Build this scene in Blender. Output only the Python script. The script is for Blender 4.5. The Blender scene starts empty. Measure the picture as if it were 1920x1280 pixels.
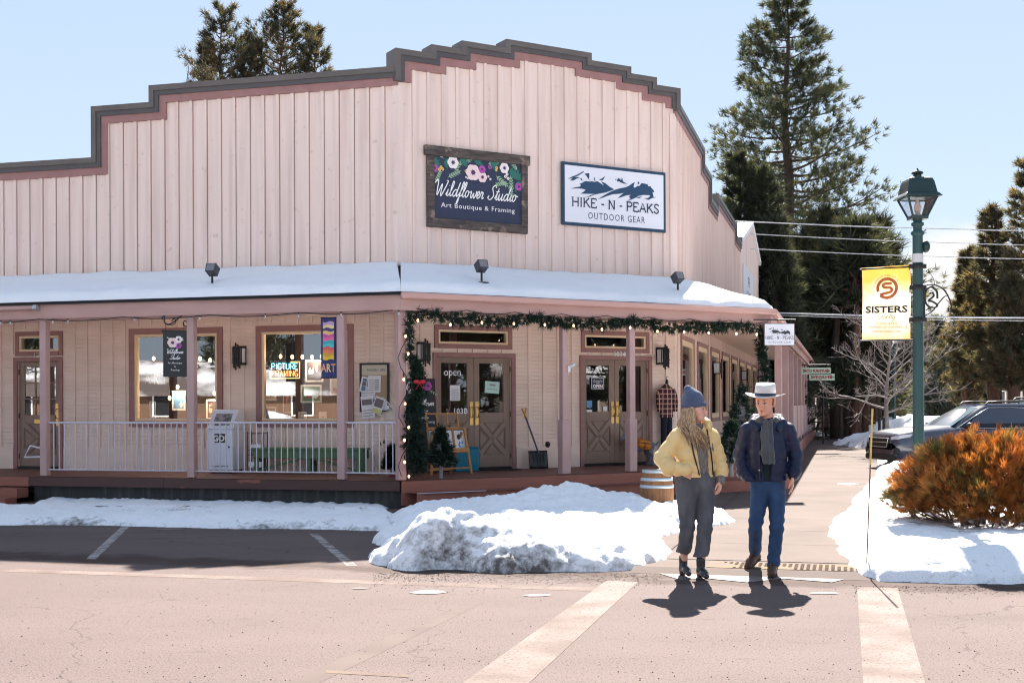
import bpy, bmesh, math, random
import numpy as np
from mathutils import Vector, Matrix, noise
from mathutils.geometry import tessellate_polygon
rad = math.radians
sc = bpy.context.scene
COL = sc.collection
# ---------------------------------------------------------------- camera
FPX, V0, ROLL, CH = 2330.0, 757.5, rad(-.24), 1.70
cd = bpy.data.cameras.new('camera'); cam = bpy.data.objects.new('camera', cd); COL.objects.link(cam)
cd.sensor_width = 36; cd.lens = FPX/1920*36; cd.shift_y = (V0-640)/1920; cd.clip_end = 3000; cd.clip_start = .1
cam.matrix_world = Matrix.Translation((0, 0, CH)) @ Matrix.Rotation(rad(90), 4, 'X') @ Matrix.Rotation(ROLL, 4, 'Z')
sc.camera = cam
# ---------------------------------------------------------------- sky, sun, exposure
SUN_AZ, SUN_EL = rad(10.6), rad(39.5)
w = bpy.data.worlds.new('World'); sc.world = w; w.use_nodes = True
nt = w.node_tree; N = nt.nodes; L = nt.links
sky = N.new('ShaderNodeTexSky'); sky.sky_type = 'NISHITA'; sky.sun_disc = False
sky.sun_elevation = SUN_EL; sky.sun_rotation = SUN_AZ; sky.altitude = 900; sky.air_density = 1.0; sky.dust_density = .0; sky.ozone_density = 1.2
bg = N['Background']; bg.inputs[1].default_value = .13
# a bank of white cumulus low over the street, built on the view direction in the world
tc = N.new('ShaderNodeTexCoord'); mp = N.new('ShaderNodeMapping'); mp.inputs['Scale'].default_value = (7, 7, 13)
nz = N.new('ShaderNodeTexNoise'); nz.inputs['Scale'].default_value = 1.0; nz.inputs['Detail'].default_value = 7; nz.inputs['Roughness'].default_value = .55
L.new(tc.outputs['Generated'], mp.inputs['Vector']); L.new(mp.outputs[0], nz.inputs['Vector'])
dst = N.new('ShaderNodeVectorMath'); dst.operation = 'DISTANCE'
dst.inputs[1].default_value = Vector((.36, 1, .068)).normalized()
L.new(tc.outputs['Generated'], dst.inputs[0])
m1 = N.new('ShaderNodeMath'); m1.operation = 'MULTIPLY_ADD'; m1.inputs[1].default_value = -8.5; m1.inputs[2].default_value = .62
L.new(dst.outputs['Value'], m1.inputs[0])
m2 = N.new('ShaderNodeMath'); m2.operation = 'ADD'; L.new(m1.outputs[0], m2.inputs[0]); L.new(nz.outputs['Fac'], m2.inputs[1])
cr = N.new('ShaderNodeMapRange'); cr.inputs['From Min'].default_value = .5; cr.inputs['From Max'].default_value = .72; cr.interpolation_type = 'SMOOTHSTEP'
L.new(m2.outputs[0], cr.inputs['Value'])
gm = N.new('ShaderNodeGamma'); gm.inputs['Gamma'].default_value = .25; L.new(sky.outputs[0], gm.inputs['Color'])   # compresses sky highlights; unseen overhead and rear sky lifted for added fill
tn = N.new('ShaderNodeMix'); tn.data_type = 'RGBA'; tn.blend_type = 'MULTIPLY'; tn.inputs['Factor'].default_value = 1; tn.inputs['B'].default_value = (.81, .91, 1.06, 1); L.new(gm.outputs[0], tn.inputs['A'])
cm = N.new('ShaderNodeMix'); cm.data_type = 'RGBA'; cm.inputs['B'].default_value = (1.75, 1.72, 1.7, 1)
L.new(cr.outputs[0], cm.inputs['Factor']); L.new(tn.outputs['Result'], cm.inputs['A']); L.new(cm.outputs['Result'], bg.inputs[0])
sd = bpy.data.lights.new('sun', 'SUN'); sun = bpy.data.objects.new('sun', sd); COL.objects.link(sun)
sd.energy = 4.5; sd.angle = rad(.53); sd.color = (1, .93, .84)
SUN_DIR = Vector((math.sin(SUN_AZ)*math.cos(SUN_EL), math.cos(SUN_AZ)*math.cos(SUN_EL), math.sin(SUN_EL)))
sun.rotation_euler = SUN_DIR.to_track_quat('Z', 'Y').to_euler()
sc.view_settings.view_transform = 'Standard'; sc.view_settings.look = 'None'; sc.view_settings.gamma = 1
sc.view_settings.exposure = 2.2
sc.cycles.use_denoising = True; sc.cycles.max_bounces = 8; sc.cycles.transparent_max_bounces = 12
sc.cycles.filter_width = 1.1; sc.cycles.sample_clamp_indirect = 6; sc.cycles.caustics_reflective = False; sc.cycles.caustics_refractive = False
# ---------------------------------------------------------------- where things stand
def ray(u, v):
    dx, dy = u-960, v-V0
    px = dx*math.cos(ROLL)+dy*math.sin(ROLL); py = -dx*math.sin(ROLL)+dy*math.cos(ROLL)
    return Vector((px/FPX, 1, -py/FPX))
def gnd(u, v, z=0.):
    r = ray(u, v); return Vector((0, 0, CH))+r*((z-CH)/r.z)
def dep(u, v, Y): return Vector((0, 0, CH))+ray(u, v)*Y
class Fr:                                                # a facade: origin, direction along it, outward normal; local x along, -y outward, z up
    def __init__(s, o, a):
        a = rad(a); s.o = Vector((o[0], o[1], 0)); s.e = Vector((math.sin(a), math.cos(a), 0)); s.n = Vector((s.e.y, -s.e.x, 0))
        s.M = Matrix(((s.e.x, -s.n.x, 0, s.o.x), (s.e.y, -s.n.y, 0, s.o.y), (0, 0, 1, 0), (0, 0, 0, 1)))
    def on(s, u, v, off=0):
        r = ray(u, v); k = ((s.o+s.n*off-Vector((0, 0, CH)))@s.n)/(r@s.n) if False else (s.o+s.n*off-Vector((0, 0, CH))).dot(s.n)/r.dot(s.n)
        P = Vector((0, 0, CH))+r*k; return (P-s.o).dot(s.e), P.z
    def at(s, x, off, z): return s.o+s.e*x+s.n*off+Vector((0, 0, z))
    def mat(s, x, off, z): return Matrix.Translation(s.e*x+s.n*off+Vector((0, 0, z))) @ s.M
FA = Fr((-2.059, 22.641), 105); FB = Fr((-2.059, 22.641), 60); FC = Fr((3.389, 25.786), 15)
DA, DB, DC, TB = 2.15, 2.10, 1.87, 6.291
DECK = .46
# ---------------------------------------------------------------- mesh helpers
class MB:
    def __init__(s): s.v = []; s.f = []; s.m = []; s.s = []; s.M = Matrix()
    def add(s, vs, fs, m=0, smooth=False):
        b = len(s.v); s.v += [tuple(s.M @ Vector(v)) for v in vs]
        for f in fs: s.f.append(tuple(i+b for i in f)); s.m.append(m); s.s.append(smooth)
        return s
    def box(s, x0, x1, y0, y1, z0, z1, m=0):
        return s.add([(x0,y0,z0),(x1,y0,z0),(x1,y1,z0),(x0,y1,z0),(x0,y0,z1),(x1,y0,z1),(x1,y1,z1),(x0,y1,z1)],
                     [(0,3,2,1),(4,5,6,7),(0,1,5,4),(1,2,6,5),(2,3,7,6),(3,0,4,7)], m)
    def cbox(s, c, d, m=0): return s.box(c[0]-d[0]/2, c[0]+d[0]/2, c[1]-d[1]/2, c[1]+d[1]/2, c[2]-d[2]/2, c[2]+d[2]/2, m)
    def bar(s, p, q, wx, wy=None, m=0, up=(0, 0, 1)):                # a square bar from p to q
        p, q = Vector(p), Vector(q); d = (q-p).normalized(); u = Vector(up)
        if abs(d.dot(u)) > .95: u = Vector((0, 1, 0))
        a = d.cross(u).normalized()*wx/2; b = a.normalized().cross(d)*((wy or wx)/2)
        vs = [p-a-b, p+a-b, p+a+b, p-a+b, q-a-b, q+a-b, q+a+b, q-a+b]
        return s.add(vs, [(0,3,2,1),(4,5,6,7),(0,1,5,4),(1,2,6,5),(2,3,7,6),(3,0,4,7)], m)
    def poly(s, pts, y=0., m=0):                                      # flat polygon of (x, z) facing -y
        t = tessellate_polygon([[Vector((p[0], p[1], 0)) for p in pts]])
        out = []
        for a, b, c in t:
            A, B, C = pts[a], pts[b], pts[c]
            out.append((a, b, c) if (B[0]-A[0])*(C[1]-A[1])-(B[1]-A[1])*(C[0]-A[0]) > 0 else (a, c, b))
        return s.add([(p[0], y, p[1]) for p in pts], out, m)
    def prism(s, pts, y0, y1, m=0):                                   # polygon of (x, z) extruded from y0 (front) to y1
        n = len(pts); ar = sum(pts[i][0]*pts[(i+1) % n][1]-pts[(i+1) % n][0]*pts[i][1] for i in range(n))
        if ar < 0: pts = pts[::-1]
        s.poly(pts, y0, m)
        t = tessellate_polygon([[Vector((p[0], p[1], 0)) for p in pts]]); out = []
        for a, b, c in t:
            A, B, C = pts[a], pts[b], pts[c]
            out.append((a, c, b) if (B[0]-A[0])*(C[1]-A[1])-(B[1]-A[1])*(C[0]-A[0]) > 0 else (a, b, c))
        s.add([(p[0], y1, p[1]) for p in pts], out, m)
        vs = [(p[0], y0, p[1]) for p in pts]+[(p[0], y1, p[1]) for p in pts]
        return s.add(vs, [(i, i+n, (i+1) % n+n, (i+1) % n) for i in range(n)], m)
    def tube(s, pts, r, n=8, m=0, cap=True, smooth=True):
        pts = [Vector(p) for p in pts]; k = len(pts); rs = r if isinstance(r, (list, tuple)) else [r]*k
        vs = []; pu = None
        for i in range(k):
            d = (pts[min(i+1, k-1)]-pts[max(i-1, 0)])
            d = d.normalized() if d.length > 1e-9 else Vector((0, 0, 1))
            if pu is None: pu = d.orthogonal().normalized()
            u = pu-d*pu.dot(d); u = u.normalized() if u.length > 1e-6 else d.orthogonal().normalized(); pu = u
            wv = d.cross(u)
            for j in range(n):
                a = 2*math.pi*j/n; vs.append(pts[i]+(u*math.cos(a)+wv*math.sin(a))*rs[i])
        fs = [(i*n+j, i*n+(j+1) % n, (i+1)*n+(j+1) % n, (i+1)*n+j) for i in range(k-1) for j in range(n)]
        s.add(vs, fs, m, smooth)
        if cap: s.add(vs[:n], [tuple(range(n))[::-1]], m); s.add(vs[-n:], [tuple(range(n))], m)
        return s
    def lathe(s, prof, n=24, c=(0, 0, 0), m=0, sx=1., sy=1., smooth=True):
        vs = []; k = len(prof)
        for r, z in prof:
            for j in range(n):
                a = 2*math.pi*j/n; vs.append((c[0]+r*math.cos(a)*sx, c[1]+r*math.sin(a)*sy, c[2]+z))
        s.add(vs, [(i*n+j, i*n+(j+1) % n, (i+1)*n+(j+1) % n, (i+1)*n+j) for i in range(k-1) for j in range(n)], m, smooth)
        if prof[0][0] > 1e-6: s.add(vs[:n], [tuple(range(n))[::-1]], m)
        if prof[-1][0] > 1e-6: s.add(vs[-n:], [tuple(range(n))], m)
        return s
    def grid(s, rows, m=0, smooth=True):
        k, n = len(rows), len(rows[0])
        return s.add([p for r in rows for p in r], [(i*n+j, i*n+j+1, (i+1)*n+j+1, (i+1)*n+j) for i in range(k-1) for j in range(n-1)], m, smooth)
    def ball(s, c, r, m=0, n=12):
        rr = r if isinstance(r, (tuple, list)) else (r, r, r); k = n//2+1; vs = []
        for i in range(k+1):
            t = math.pi*i/k
            for j in range(n):
                a = 2*math.pi*j/n; vs.append((c[0]+rr[0]*math.sin(t)*math.cos(a), c[1]+rr[1]*math.sin(t)*math.sin(a), c[2]-rr[2]*math.cos(t)))
        return s.add(vs, [(i*n+j, i*n+(j+1) % n, (i+1)*n+(j+1) % n, (i+1)*n+j) for i in range(k) for j in range(n)], m, True)
    def mesh(s, name, mats):
        me = bpy.data.meshes.new(name); me.from_pydata(s.v, [], s.f)
        for m in (mats if isinstance(mats, (list, tuple)) else [mats]): me.materials.append(m)
        me.polygons.foreach_set('material_index', s.m); me.polygons.foreach_set('use_smooth', s.s); me.update()
        return me
def tag(o, label=None, cat=None, group=None, kind=None):
    if label: o['label'] = label
    if cat: o['category'] = cat
    if group: o['group'] = group
    if kind: o['kind'] = kind
    return o
def thing(name, label, cat, M=None, group=None):                      # an Empty at the thing's base
    o = bpy.data.objects.new(name, None); COL.objects.link(o); o.empty_display_size = .1
    if M is not None: o.matrix_world = M
    return tag(o, label, cat, group)
def part(name, mb, mats, parent, bev=0, label=None, seg=1):
    o = bpy.data.objects.new(name, mb.mesh(name, mats) if isinstance(mb, MB) else mb); COL.objects.link(o); o.parent = parent
    if bev:
        b = o.modifiers.new('bevel', 'BEVEL'); b.width = bev; b.segments = seg; b.limit_method = 'ANGLE'; b.angle_limit = rad(40)
    if label: o['label'] = label
    return o
def single(name, mb, mats, label, cat, M=None, group=None, bev=0):     # a thing that is one mesh
    o = part(name, mb, mats, None, bev)
    if M is not None: o.matrix_world = M
    return tag(o, label, cat, group)
def struct(name, mb, mats):
    o = part(name, mb, mats, None); o['kind'] = 'structure'; return o
def copy_tree(o, parent=None):
    c = o.copy(); COL.objects.link(c); c.parent = parent
    for ch in KIDS(o): copy_tree(ch, c)
    return c
def KIDS(o): return [x for x in bpy.data.objects if x.parent == o]
def TR(x, y, z, rz=0): return Matrix.Translation((x, y, z)) @ Matrix.Rotation(rz, 4, 'Z')
# ---------------------------------------------------------------- materials
MATS = {}
def mat(name, col, rough=.6, metal=0., spec=.4, col2=None, sc_=8., st=(1, 1, 1), mixr=(.35, .65), bump=None, bst=(1, 1, 1), emit=0., coat=0., det=4., col3=None, sc3=40., mix3=(.55, .7), trans=0., sheen=0., subs=0., attr=None, world=False, bd=.02):
    if name in MATS: return MATS[name]
    m = bpy.data.materials.new(name); m.use_nodes = True; t = m.node_tree; n = t.nodes; l = t.links
    p = n['Principled BSDF']; c4 = lambda c: (c[0], c[1], c[2], 1)
    p.inputs['Roughness'].default_value = rough; p.inputs['Metallic'].default_value = metal; p.inputs['Specular IOR Level'].default_value = spec
    p.inputs['Base Color'].default_value = c4(col)
    if coat: p.inputs['Coat Weight'].default_value = coat; p.inputs['Coat Roughness'].default_value = .05
    if sheen: p.inputs['Sheen Weight'].default_value = sheen
    if trans: p.inputs['Transmission Weight'].default_value = trans
    if subs: p.inputs['Subsurface Weight'].default_value = subs; p.inputs['Subsurface Radius'].default_value = (.02, .008, .004); p.inputs['Subsurface Scale'].default_value = .6
    if emit: p.inputs['Emission Color'].default_value = c4(col); p.inputs['Emission Strength'].default_value = emit
    if world: co = n.new('ShaderNodeNewGeometry').outputs['Position']
    else: co = n.new('ShaderNodeTexCoord').outputs['Object']
    def nse(scale, stv, d=det):
        mp = n.new('ShaderNodeMapping'); mp.inputs['Scale'].default_value = stv; l.new(co, mp.inputs['Vector'])
        x = n.new('ShaderNodeTexNoise'); x.inputs['Scale'].default_value = scale; x.inputs['Detail'].default_value = d; l.new(mp.outputs[0], x.inputs['Vector']); return x.outputs['Fac']
    def mixc(fac, a, b, lo, hi):
        r = n.new('ShaderNodeMapRange'); r.inputs['From Min'].default_value = lo; r.inputs['From Max'].default_value = hi; l.new(fac, r.inputs['Value'])
        x = n.new('ShaderNodeMix'); x.data_type = 'RGBA'; l.new(r.outputs[0], x.inputs['Factor'])
        for s_, k in ((a, 'A'), (b, 'B')):
            if isinstance(s_, (tuple, list)): x.inputs[k].default_value = c4(s_)
            else: l.new(s_, x.inputs[k])
        return x.outputs['Result']
    cur = col
    if attr:
        a = n.new('ShaderNodeAttribute'); a.attribute_name = attr; cur = a.outputs['Color']; l.new(cur, p.inputs['Base Color'])
    if col2 is not None: cur = mixc(nse(sc_, st), cur, col2, *mixr); l.new(cur, p.inputs['Base Color'])
    if col3 is not None: cur = mixc(nse(sc3, (1, 1, 1), 2), cur, col3, *mix3); l.new(cur, p.inputs['Base Color'])
    if bump:
        b = n.new('ShaderNodeBump'); b.inputs['Strength'].default_value = bump[1]; b.inputs['Distance'].default_value = bd
        l.new(nse(bump[0], bst, 5), b.inputs['Height']); l.new(b.outputs[0], p.inputs['Normal'])
    MATS[name] = m; return m
def glass(name, tint=(.75, .8, .82), refl=.35):
    if name in MATS: return MATS[name]
    m = bpy.data.materials.new(name); m.use_nodes = True; t = m.node_tree; n = t.nodes; l = t.links; n.remove(n['Principled BSDF'])
    tr = n.new('ShaderNodeBsdfTransparent'); tr.inputs[0].default_value = (*tint, 1)
    gl = n.new('ShaderNodeBsdfGlossy'); gl.inputs['Roughness'].default_value = .004; gl.inputs['Color'].default_value = (.95, .97, 1, 1)
    lw = n.new('ShaderNodeFresnel'); lw.inputs[0].default_value = 1.5
    a = n.new('ShaderNodeMath'); a.operation = 'MULTIPLY_ADD'; a.inputs[1].default_value = 1.-refl; a.inputs[2].default_value = refl; a.use_clamp = True
    l.new(lw.outputs[0], a.inputs[0]); mx = n.new('ShaderNodeMixShader'); l.new(a.outputs[0], mx.inputs[0]); l.new(tr.outputs[0], mx.inputs[1]); l.new(gl.outputs[0], mx.inputs[2])
    l.new(mx.outputs[0], n['Material Output'].inputs[0]); MATS[name] = m; return m
cream = mat('cream_siding', (.80, .645, .585), .62, col2=(.67, .52, .465), sc_=1.2, st=(5, 5, .3), mixr=(.42, .75), bump=(14, .12), bst=(4, 4, .4), col3=(.62, .47, .42), sc3=7, mix3=(.66, .8))
lap_lit = mat('porch_lit_lap_siding', (.83, .67, .585), .6, col2=(.76, .60, .515), sc_=1.5, st=(1, 1, 2.5), bump=(30, .1), bst=(.6, .6, 6))  # upper walls' paint, brightened: light under the porch put into the colour
mauve = mat('mauve_trim', (.33, .175, .165), .55, col2=(.29, .15, .142), sc_=2.5, st=(2, 2, 2), bump=(40, .08))
postm = mat('mauve_post_paint', (.50, .335, .325), .5, col2=(.45, .295, .285), sc_=3, bump=(30, .06))
fascm = mat('fascia_paint', (.50, .315, .285), .5, col2=(.44, .27, .245), sc_=1.6, st=(1, 1, 3), bump=(30, .05))
capm = mat('dark_metal_cap', (.135, .115, .105), .45, col2=(.11, .095, .09), sc_=2.5, bump=(20, .04))
cap2 = mat('dark_metal_cap_band', (.075, .07, .075), .5, col2=(.095, .085, .083), sc_=2)
creamf = mat('cream_window_frame', (.78, .62, .42), .5)
taupe = mat('taupe_door_paint', (.27, .19, .15), .42, col2=(.24, .165, .13), sc_=3, bump=(40, .04))
taupe2 = mat('taupe_panel_mould', (.19, .13, .10), .45)
deckm = mat('deck_stain', (.20, .092, .075), .6, col2=(.155, .076, .064), sc_=3, st=(.4, 4, 1), bump=(10, .15), bst=(.3, 6, 6))
deckr = mat('deck_riser_stain', (.32, .12, .085), .55, col2=(.27, .10, .072), sc_=2.5, st=(.5, 1, 4), bump=(12, .1), bst=(.3, 1, 6), col3=(.30, .12, .08), sc3=3, mix3=(.6, .75))
found = mat('damp_foundation', (.035, .037, .036), .8, col2=(.075, .075, .072), sc_=3, st=(4, 1, .5), mixr=(.45, .75), bump=(10, .2))
roofm = mat('dark_shingle', (.03, .03, .032), .85, bump=(25, .4))
ceilm = mat('porch_soffit', (.76, .60, .49), .7)
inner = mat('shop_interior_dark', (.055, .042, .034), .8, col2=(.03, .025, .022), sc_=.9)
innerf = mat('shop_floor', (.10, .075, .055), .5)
pane = glass('window_pane_glass', (.84, .86, .86), .22)
paned = glass('door_pane_glass', (.7, .72, .72), .14)
steelw = mat('pale_painted_steel', (.58, .55, .62), .35, spec=.5)
brass = mat('brass', (.62, .42, .16), .3, metal=1.)
black = mat('black_iron', (.012, .012, .014), .45)
white = mat('white_paint', (.78, .78, .78), .5)
# ================================================================ the corner shop
bld = thing('storefront_building', 'cream board-and-batten shop building with stepped parapets, chamfered corner and porch', 'building', Matrix.Translation((FA.o.x, FA.o.y, 0)))
BI = Matrix.Translation((-FA.o.x, -FA.o.y, 0))
def bm(F=None):
    m = MB(); m.M = BI @ (F.M if F else Matrix()); return m
ZA1, ZA2, ZA3, ZC = 6.53, 7.52, 7.84, 8.16
PA = [(-16, ZA1), (-6.297, ZA1), (-6.297, ZA2), (-5.033, ZA2), (-5.033, ZA3), (0.02, ZA3)]
PB = [(-.09, ZA3-.26), (-.09, ZC), (.634, ZC), (.634, 8.325), (1.268, 8.325), (1.268, 8.485), (2.223, 8.485), (2.223, 8.65), (4.176, 8.65), (4.176, 8.505), (5.134, 8.505), (5.134, 8.37), (5.775, 8.37), (5.775, 8.22), (6.38, 8.22), (6.38, 7.80)]
PC = [(-.02, 7.95), (4.95, 7.95), (4.95, 7.57), (6.6, 7.57), (6.6, 7.0), (8.3, 7.0), (8.3, 7.40), (14.5, 7.40), (14.5, 7.05), (16.2, 7.05), (16.2, 7.25)]
PC2 = [(16.2, 7.25), (20.9, 8.4), (25.3, 7.40)]
PC3 = [(25.3, 7.40), (25.3, 7.75), (31.4, 7.75), (31.4, 7.1), (36, 7.1)]
def offs(p, d):                                           # inset of a stepped roof line
    out = []
    for i, q in enumerate(p):
        ns = []
        for a, b in ((i-1, i), (i, i+1)):
            if a < 0 or b >= len(p): continue
            dx, dz = p[b][0]-p[a][0], p[b][1]-p[a][1]; l_ = math.hypot(dx, dz); ns.append((dz/l_, -dx/l_))
        if len(ns) == 1: n_ = ns[0]; k = d
        else:
            n_ = (ns[0][0]+ns[1][0], ns[0][1]+ns[1][1]); h = n_[0]**2+n_[1]**2; n_ = (n_[0]/h*2, n_[1]/h*2); k = d
        out.append((q[0]+n_[0]*k, q[1]+n_[1]*k))
    return out
def band(mb, p, d0, d1, y0, y1, m=0):
    a, b = offs(p, d0), offs(p, d1)
    for i in range(len(p)-1):
        q = [a[i], a[i+1], b[i+1], b[i]]
        vs = [(x, y0, z) for x, z in q]+[(x, y1, z) for x, z in q]
        mb.add(vs, [(3, 2, 1, 0), (4, 5, 6, 7), (0, 1, 5, 4), (2, 3, 7, 6)]+([(3, 0, 4, 7)] if i == 0 else [])+([(1, 2, 6, 5)] if i == len(p)-2 else []), m)
def ztop(p, x):
    z = min(q[1] for q in p)
    for i in range(len(p)-1):
        a, b = p[i], p[i+1]
        if a[0]-1e-6 <= x <= b[0]+1e-6 and b[0] > a[0]: z = max(z if False else -1, a[1]+(b[1]-a[1])*(x-a[0])/(b[0]-a[0])); return z
    return z
ZB0 = 3.9
batten_shade = mat('batten_shadow_line', (.22, .15, .135), .8)  # dark strip on one side of each batten, painting its shadow line
def upper(F, p, x0, x1, spacing=.30, phase=.12):
    wl = bm(F)
    prof = []
    for x, z in offs(p, .05):
        q = (max(x0, min(x1, x)), z)
        if not prof or math.dist(q, prof[-1]) > 1e-5: prof.append(q)
    pts = [(prof[0][0], ZB0)]+prof+[(prof[-1][0], ZB0)]
    wl.prism(pts, 0, .25)
    x = x0+phase
    while x < x1-.03:
        zt = min(ztop(p, x-.03), ztop(p, x+.03))-.3
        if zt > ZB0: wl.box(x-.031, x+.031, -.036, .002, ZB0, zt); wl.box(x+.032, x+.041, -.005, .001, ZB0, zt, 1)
        x += spacing
    return wl
wl = upper(FA, PA, -16, 0.0)
wl.box(-.10, .012, -.03, .002, ZB0, ZA3-.28)
part('upper_wall', wl, [cream, batten_shade], bld)
wl = upper(FB, [(0, ZC)]+PB[2:-1], 0.0, TB, .30, .31)
wl.box(-.012, .10, -.028, .002, ZB0, ZC-.6); wl.box(TB-.13, TB+.012, -.03, .002, ZB0, 7.7)
for k in range(0, 21):
    if k % 3 != 1: wl.box(.14+k*.3-.1, .14+k*.3+.16, -.004, .002, 7.32, 7.335)
part('upper_wall', wl, [cream, batten_shade], bld)
wl = upper(FC, [(0, 7.95)]+PC[1:], 0.0, 16.2, .24, .2); wl.box(-.012, .12, -.03, .002, ZB0, 7.7)
part('upper_wall', wl, [cream, batten_shade], bld)
g = bm(FC); g.prism([(16.2, ZB0), (16.2, 7.2), (20.9, 8.35), (25.3, 7.35), (25.3, ZB0)], -.05, .2); g.prism([(25.3, ZB0), (25.3, 7.7), (31.4, 7.7), (31.4, 7.05), (36, 7.05), (36, ZB0)], -.02, .2)
part('upper_wall', g, cream, bld)
for F, p in ((FA, PA), (FB, PB), (FC, PC), (FC, PC3)):
    c = bm(F); band(c, p, 0, .105, -.11, .30, 0); band(c, p, .1051, .195, -.085, .02, 1)
    part('parapet_cap', c, [capm, cap2], bld)
    t = bm(F); band(t, p, .1952, .335 if F is not FC else .30, -.055, .02); part('parapet_trim', t, mauve, bld)
c = bm(FC); band(c, PC2, 0, .16, -.16, .4); part('gable_cap', c, mat('gable_snow_cap', (.8, .8, .82), .7), bld)
# flat roof, back walls and floors close the building
roof = bm(); A0 = FA.at(-16, -.02, 0); E_ = FC.at(36, -.02, 0); bk = E_-FA.e*(16+4.6); Bl = A0+FC.e*38
foot = [FA.at(-16, -.12, 0), FA.at(0, -.12, 0), FB.at(TB, -.12, 0), FC.at(36, -.12, 0), FC.at(36, -.12, 0)-FA.e*14, A0+FC.e*14]
foot = [(p.x, p.y) for p in foot]
t_ = tessellate_polygon([[Vector((x, y, 0)) for x, y in foot]])
for z in (6.1, DECK-.01): roof.add([(x, y, z) for x, y in foot], [tuple(f) for f in t_])
part('flat_roof', roof, roofm, bld)
bw = bm()
def vwall(mb, a, b, z0, z1, m=0): mb.add([(a[0], a[1], z0), (b[0], b[1], z0), (b[0], b[1], z1), (a[0], a[1], z1)], [(0, 1, 2, 3)], m)
for i in (3, 4, 5): vwall(bw, foot[i], foot[(i+1) % 6], 0, 6.1)
part('rear_wall', bw, cream, bld)
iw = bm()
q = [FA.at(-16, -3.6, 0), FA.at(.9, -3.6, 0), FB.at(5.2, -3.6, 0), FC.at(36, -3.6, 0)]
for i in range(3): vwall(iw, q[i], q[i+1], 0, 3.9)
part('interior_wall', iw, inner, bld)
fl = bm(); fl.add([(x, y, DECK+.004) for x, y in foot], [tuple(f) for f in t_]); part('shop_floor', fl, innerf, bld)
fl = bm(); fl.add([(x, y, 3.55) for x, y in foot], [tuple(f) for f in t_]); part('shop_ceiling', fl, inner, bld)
# ---------------- lower walls with openings
def lower(F, x0, x1, holes, batten, skirt=True, m=lap_lit, zt=3.95):
    wl = bm(F); xs = sorted({x0, x1}|{h[0] for h in holes}|{h[1] for h in holes})
    for a, b in zip(xs, xs[1:]):
        hs = sorted([h for h in holes if h[0] <= a+1e-6 and h[1] >= b-1e-6], key=lambda h: h[2]); z = 0.
        for h in hs:
            if h[2] > z: wl.box(a, b, 0, .16, z, h[2])
            z = h[3]
        wl.box(a, b, 0, .16, z, zt)
    z = DECK+.5                                          # shallow lap lines of the siding
    while z < 3.4:
        for a, b in zip(xs, xs[1:]):
            if not any(h[0] <= a+1e-6 and h[1] >= b-1e-6 and h[2]-.02 < z < h[3]+.02 for h in holes): wl.add([(a, -.002, z), (b, -.002, z), (b, -.009, z+.012), (a, -.009, z+.012), (a, -.002, z+.014), (b, -.002, z+.014)], [(0, 1, 2, 3), (3, 2, 5, 4)])
        z += .075
    for x in batten:
        z0 = DECK+.42; segs = [(z0, 3.5)]
        for h in holes:
            if h[0]-.16 < x < h[1]+.16:
                new = []
                for a, b in segs:
                    if h[2]-.14 > a: new.append((a, min(b, h[2]-.14)))
                    if h[3]+.14 < b: new.append((max(a, h[3]+.14), b))
                segs = [s_ for s_ in new if s_[1]-s_[0] > .04]
        for a, b in segs: wl.box(x-.03, x+.03, -.026, .002, a, b)
    if skirt:
        free = [(x0, x1)]
        for h in holes:
            if h[2] < DECK+.4:
                free = [s_ for a, b in free for s_ in ((a, min(b, h[0]-.1)), (max(a, h[1]+.1), b)) if s_[1] > s_[0]]
        for a, b in free: wl.box(a, b, -.03, .002, DECK, DECK+.42)
    return part('lower_wall', wl, m, bld)
D1 = (-8.04, -7.095, DECK, 2.585); T1 = (-8.0, -7.09, 2.78, 3.09)
W1 = (-5.42, -3.65, 1.405, 3.072); W2 = (-2.728, -.992, 1.405, 3.072)
lower(FA, -16, 0, [D1, T1, W1, W2], [-16+.28*k for k in range(58)])
E1 = (.765, 2.36, DECK, 2.58); U1 = (.80, 2.29, 2.83, 3.09); E2 = (4.005, 5.595, DECK, 2.58); U2 = (4.04, 5.53, 2.81, 3.07)
lower(FB, 0, TB, [E1, U1, E2, U2], [.12+.33*k for k in range(19)])
CW = [(.95+3.05*k, .95+3.05*k+2.15, 1.32, 3.08) for k in range(9)]
lower(FC, 0, 36, CW, [.3]+[3.55+3.05*k for k in range(10)], skirt=False)
cs = bm(FC)
for k in range(118): cs.box(.1+.3*k-.03, .1+.3*k+.03, -.024, .001, DECK, 1.2) if k < 100 else None
x = .1
while x < 28: cs.box(x-.025, x+.025, -.024, .001, 3.2, 3.6); x += .22
part('wall_batten', cs, cream, bld)
def casing(mb, h, wd, y0=-.035, m=0, bottom=True):
    x0, x1, z0, z1 = h
    mb.box(x0-wd, x0, y0, .0, z0-(wd if bottom else 0), z1+wd, m); mb.box(x1, x1+wd, y0, .0, z0-(wd if bottom else 0), z1+wd, m)
    mb.box(x0, x1, y0, .0, z1, z1+wd, m)
    if bottom: mb.box(x0, x1, y0-.01, .0, z0-wd, z0, m)
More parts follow.
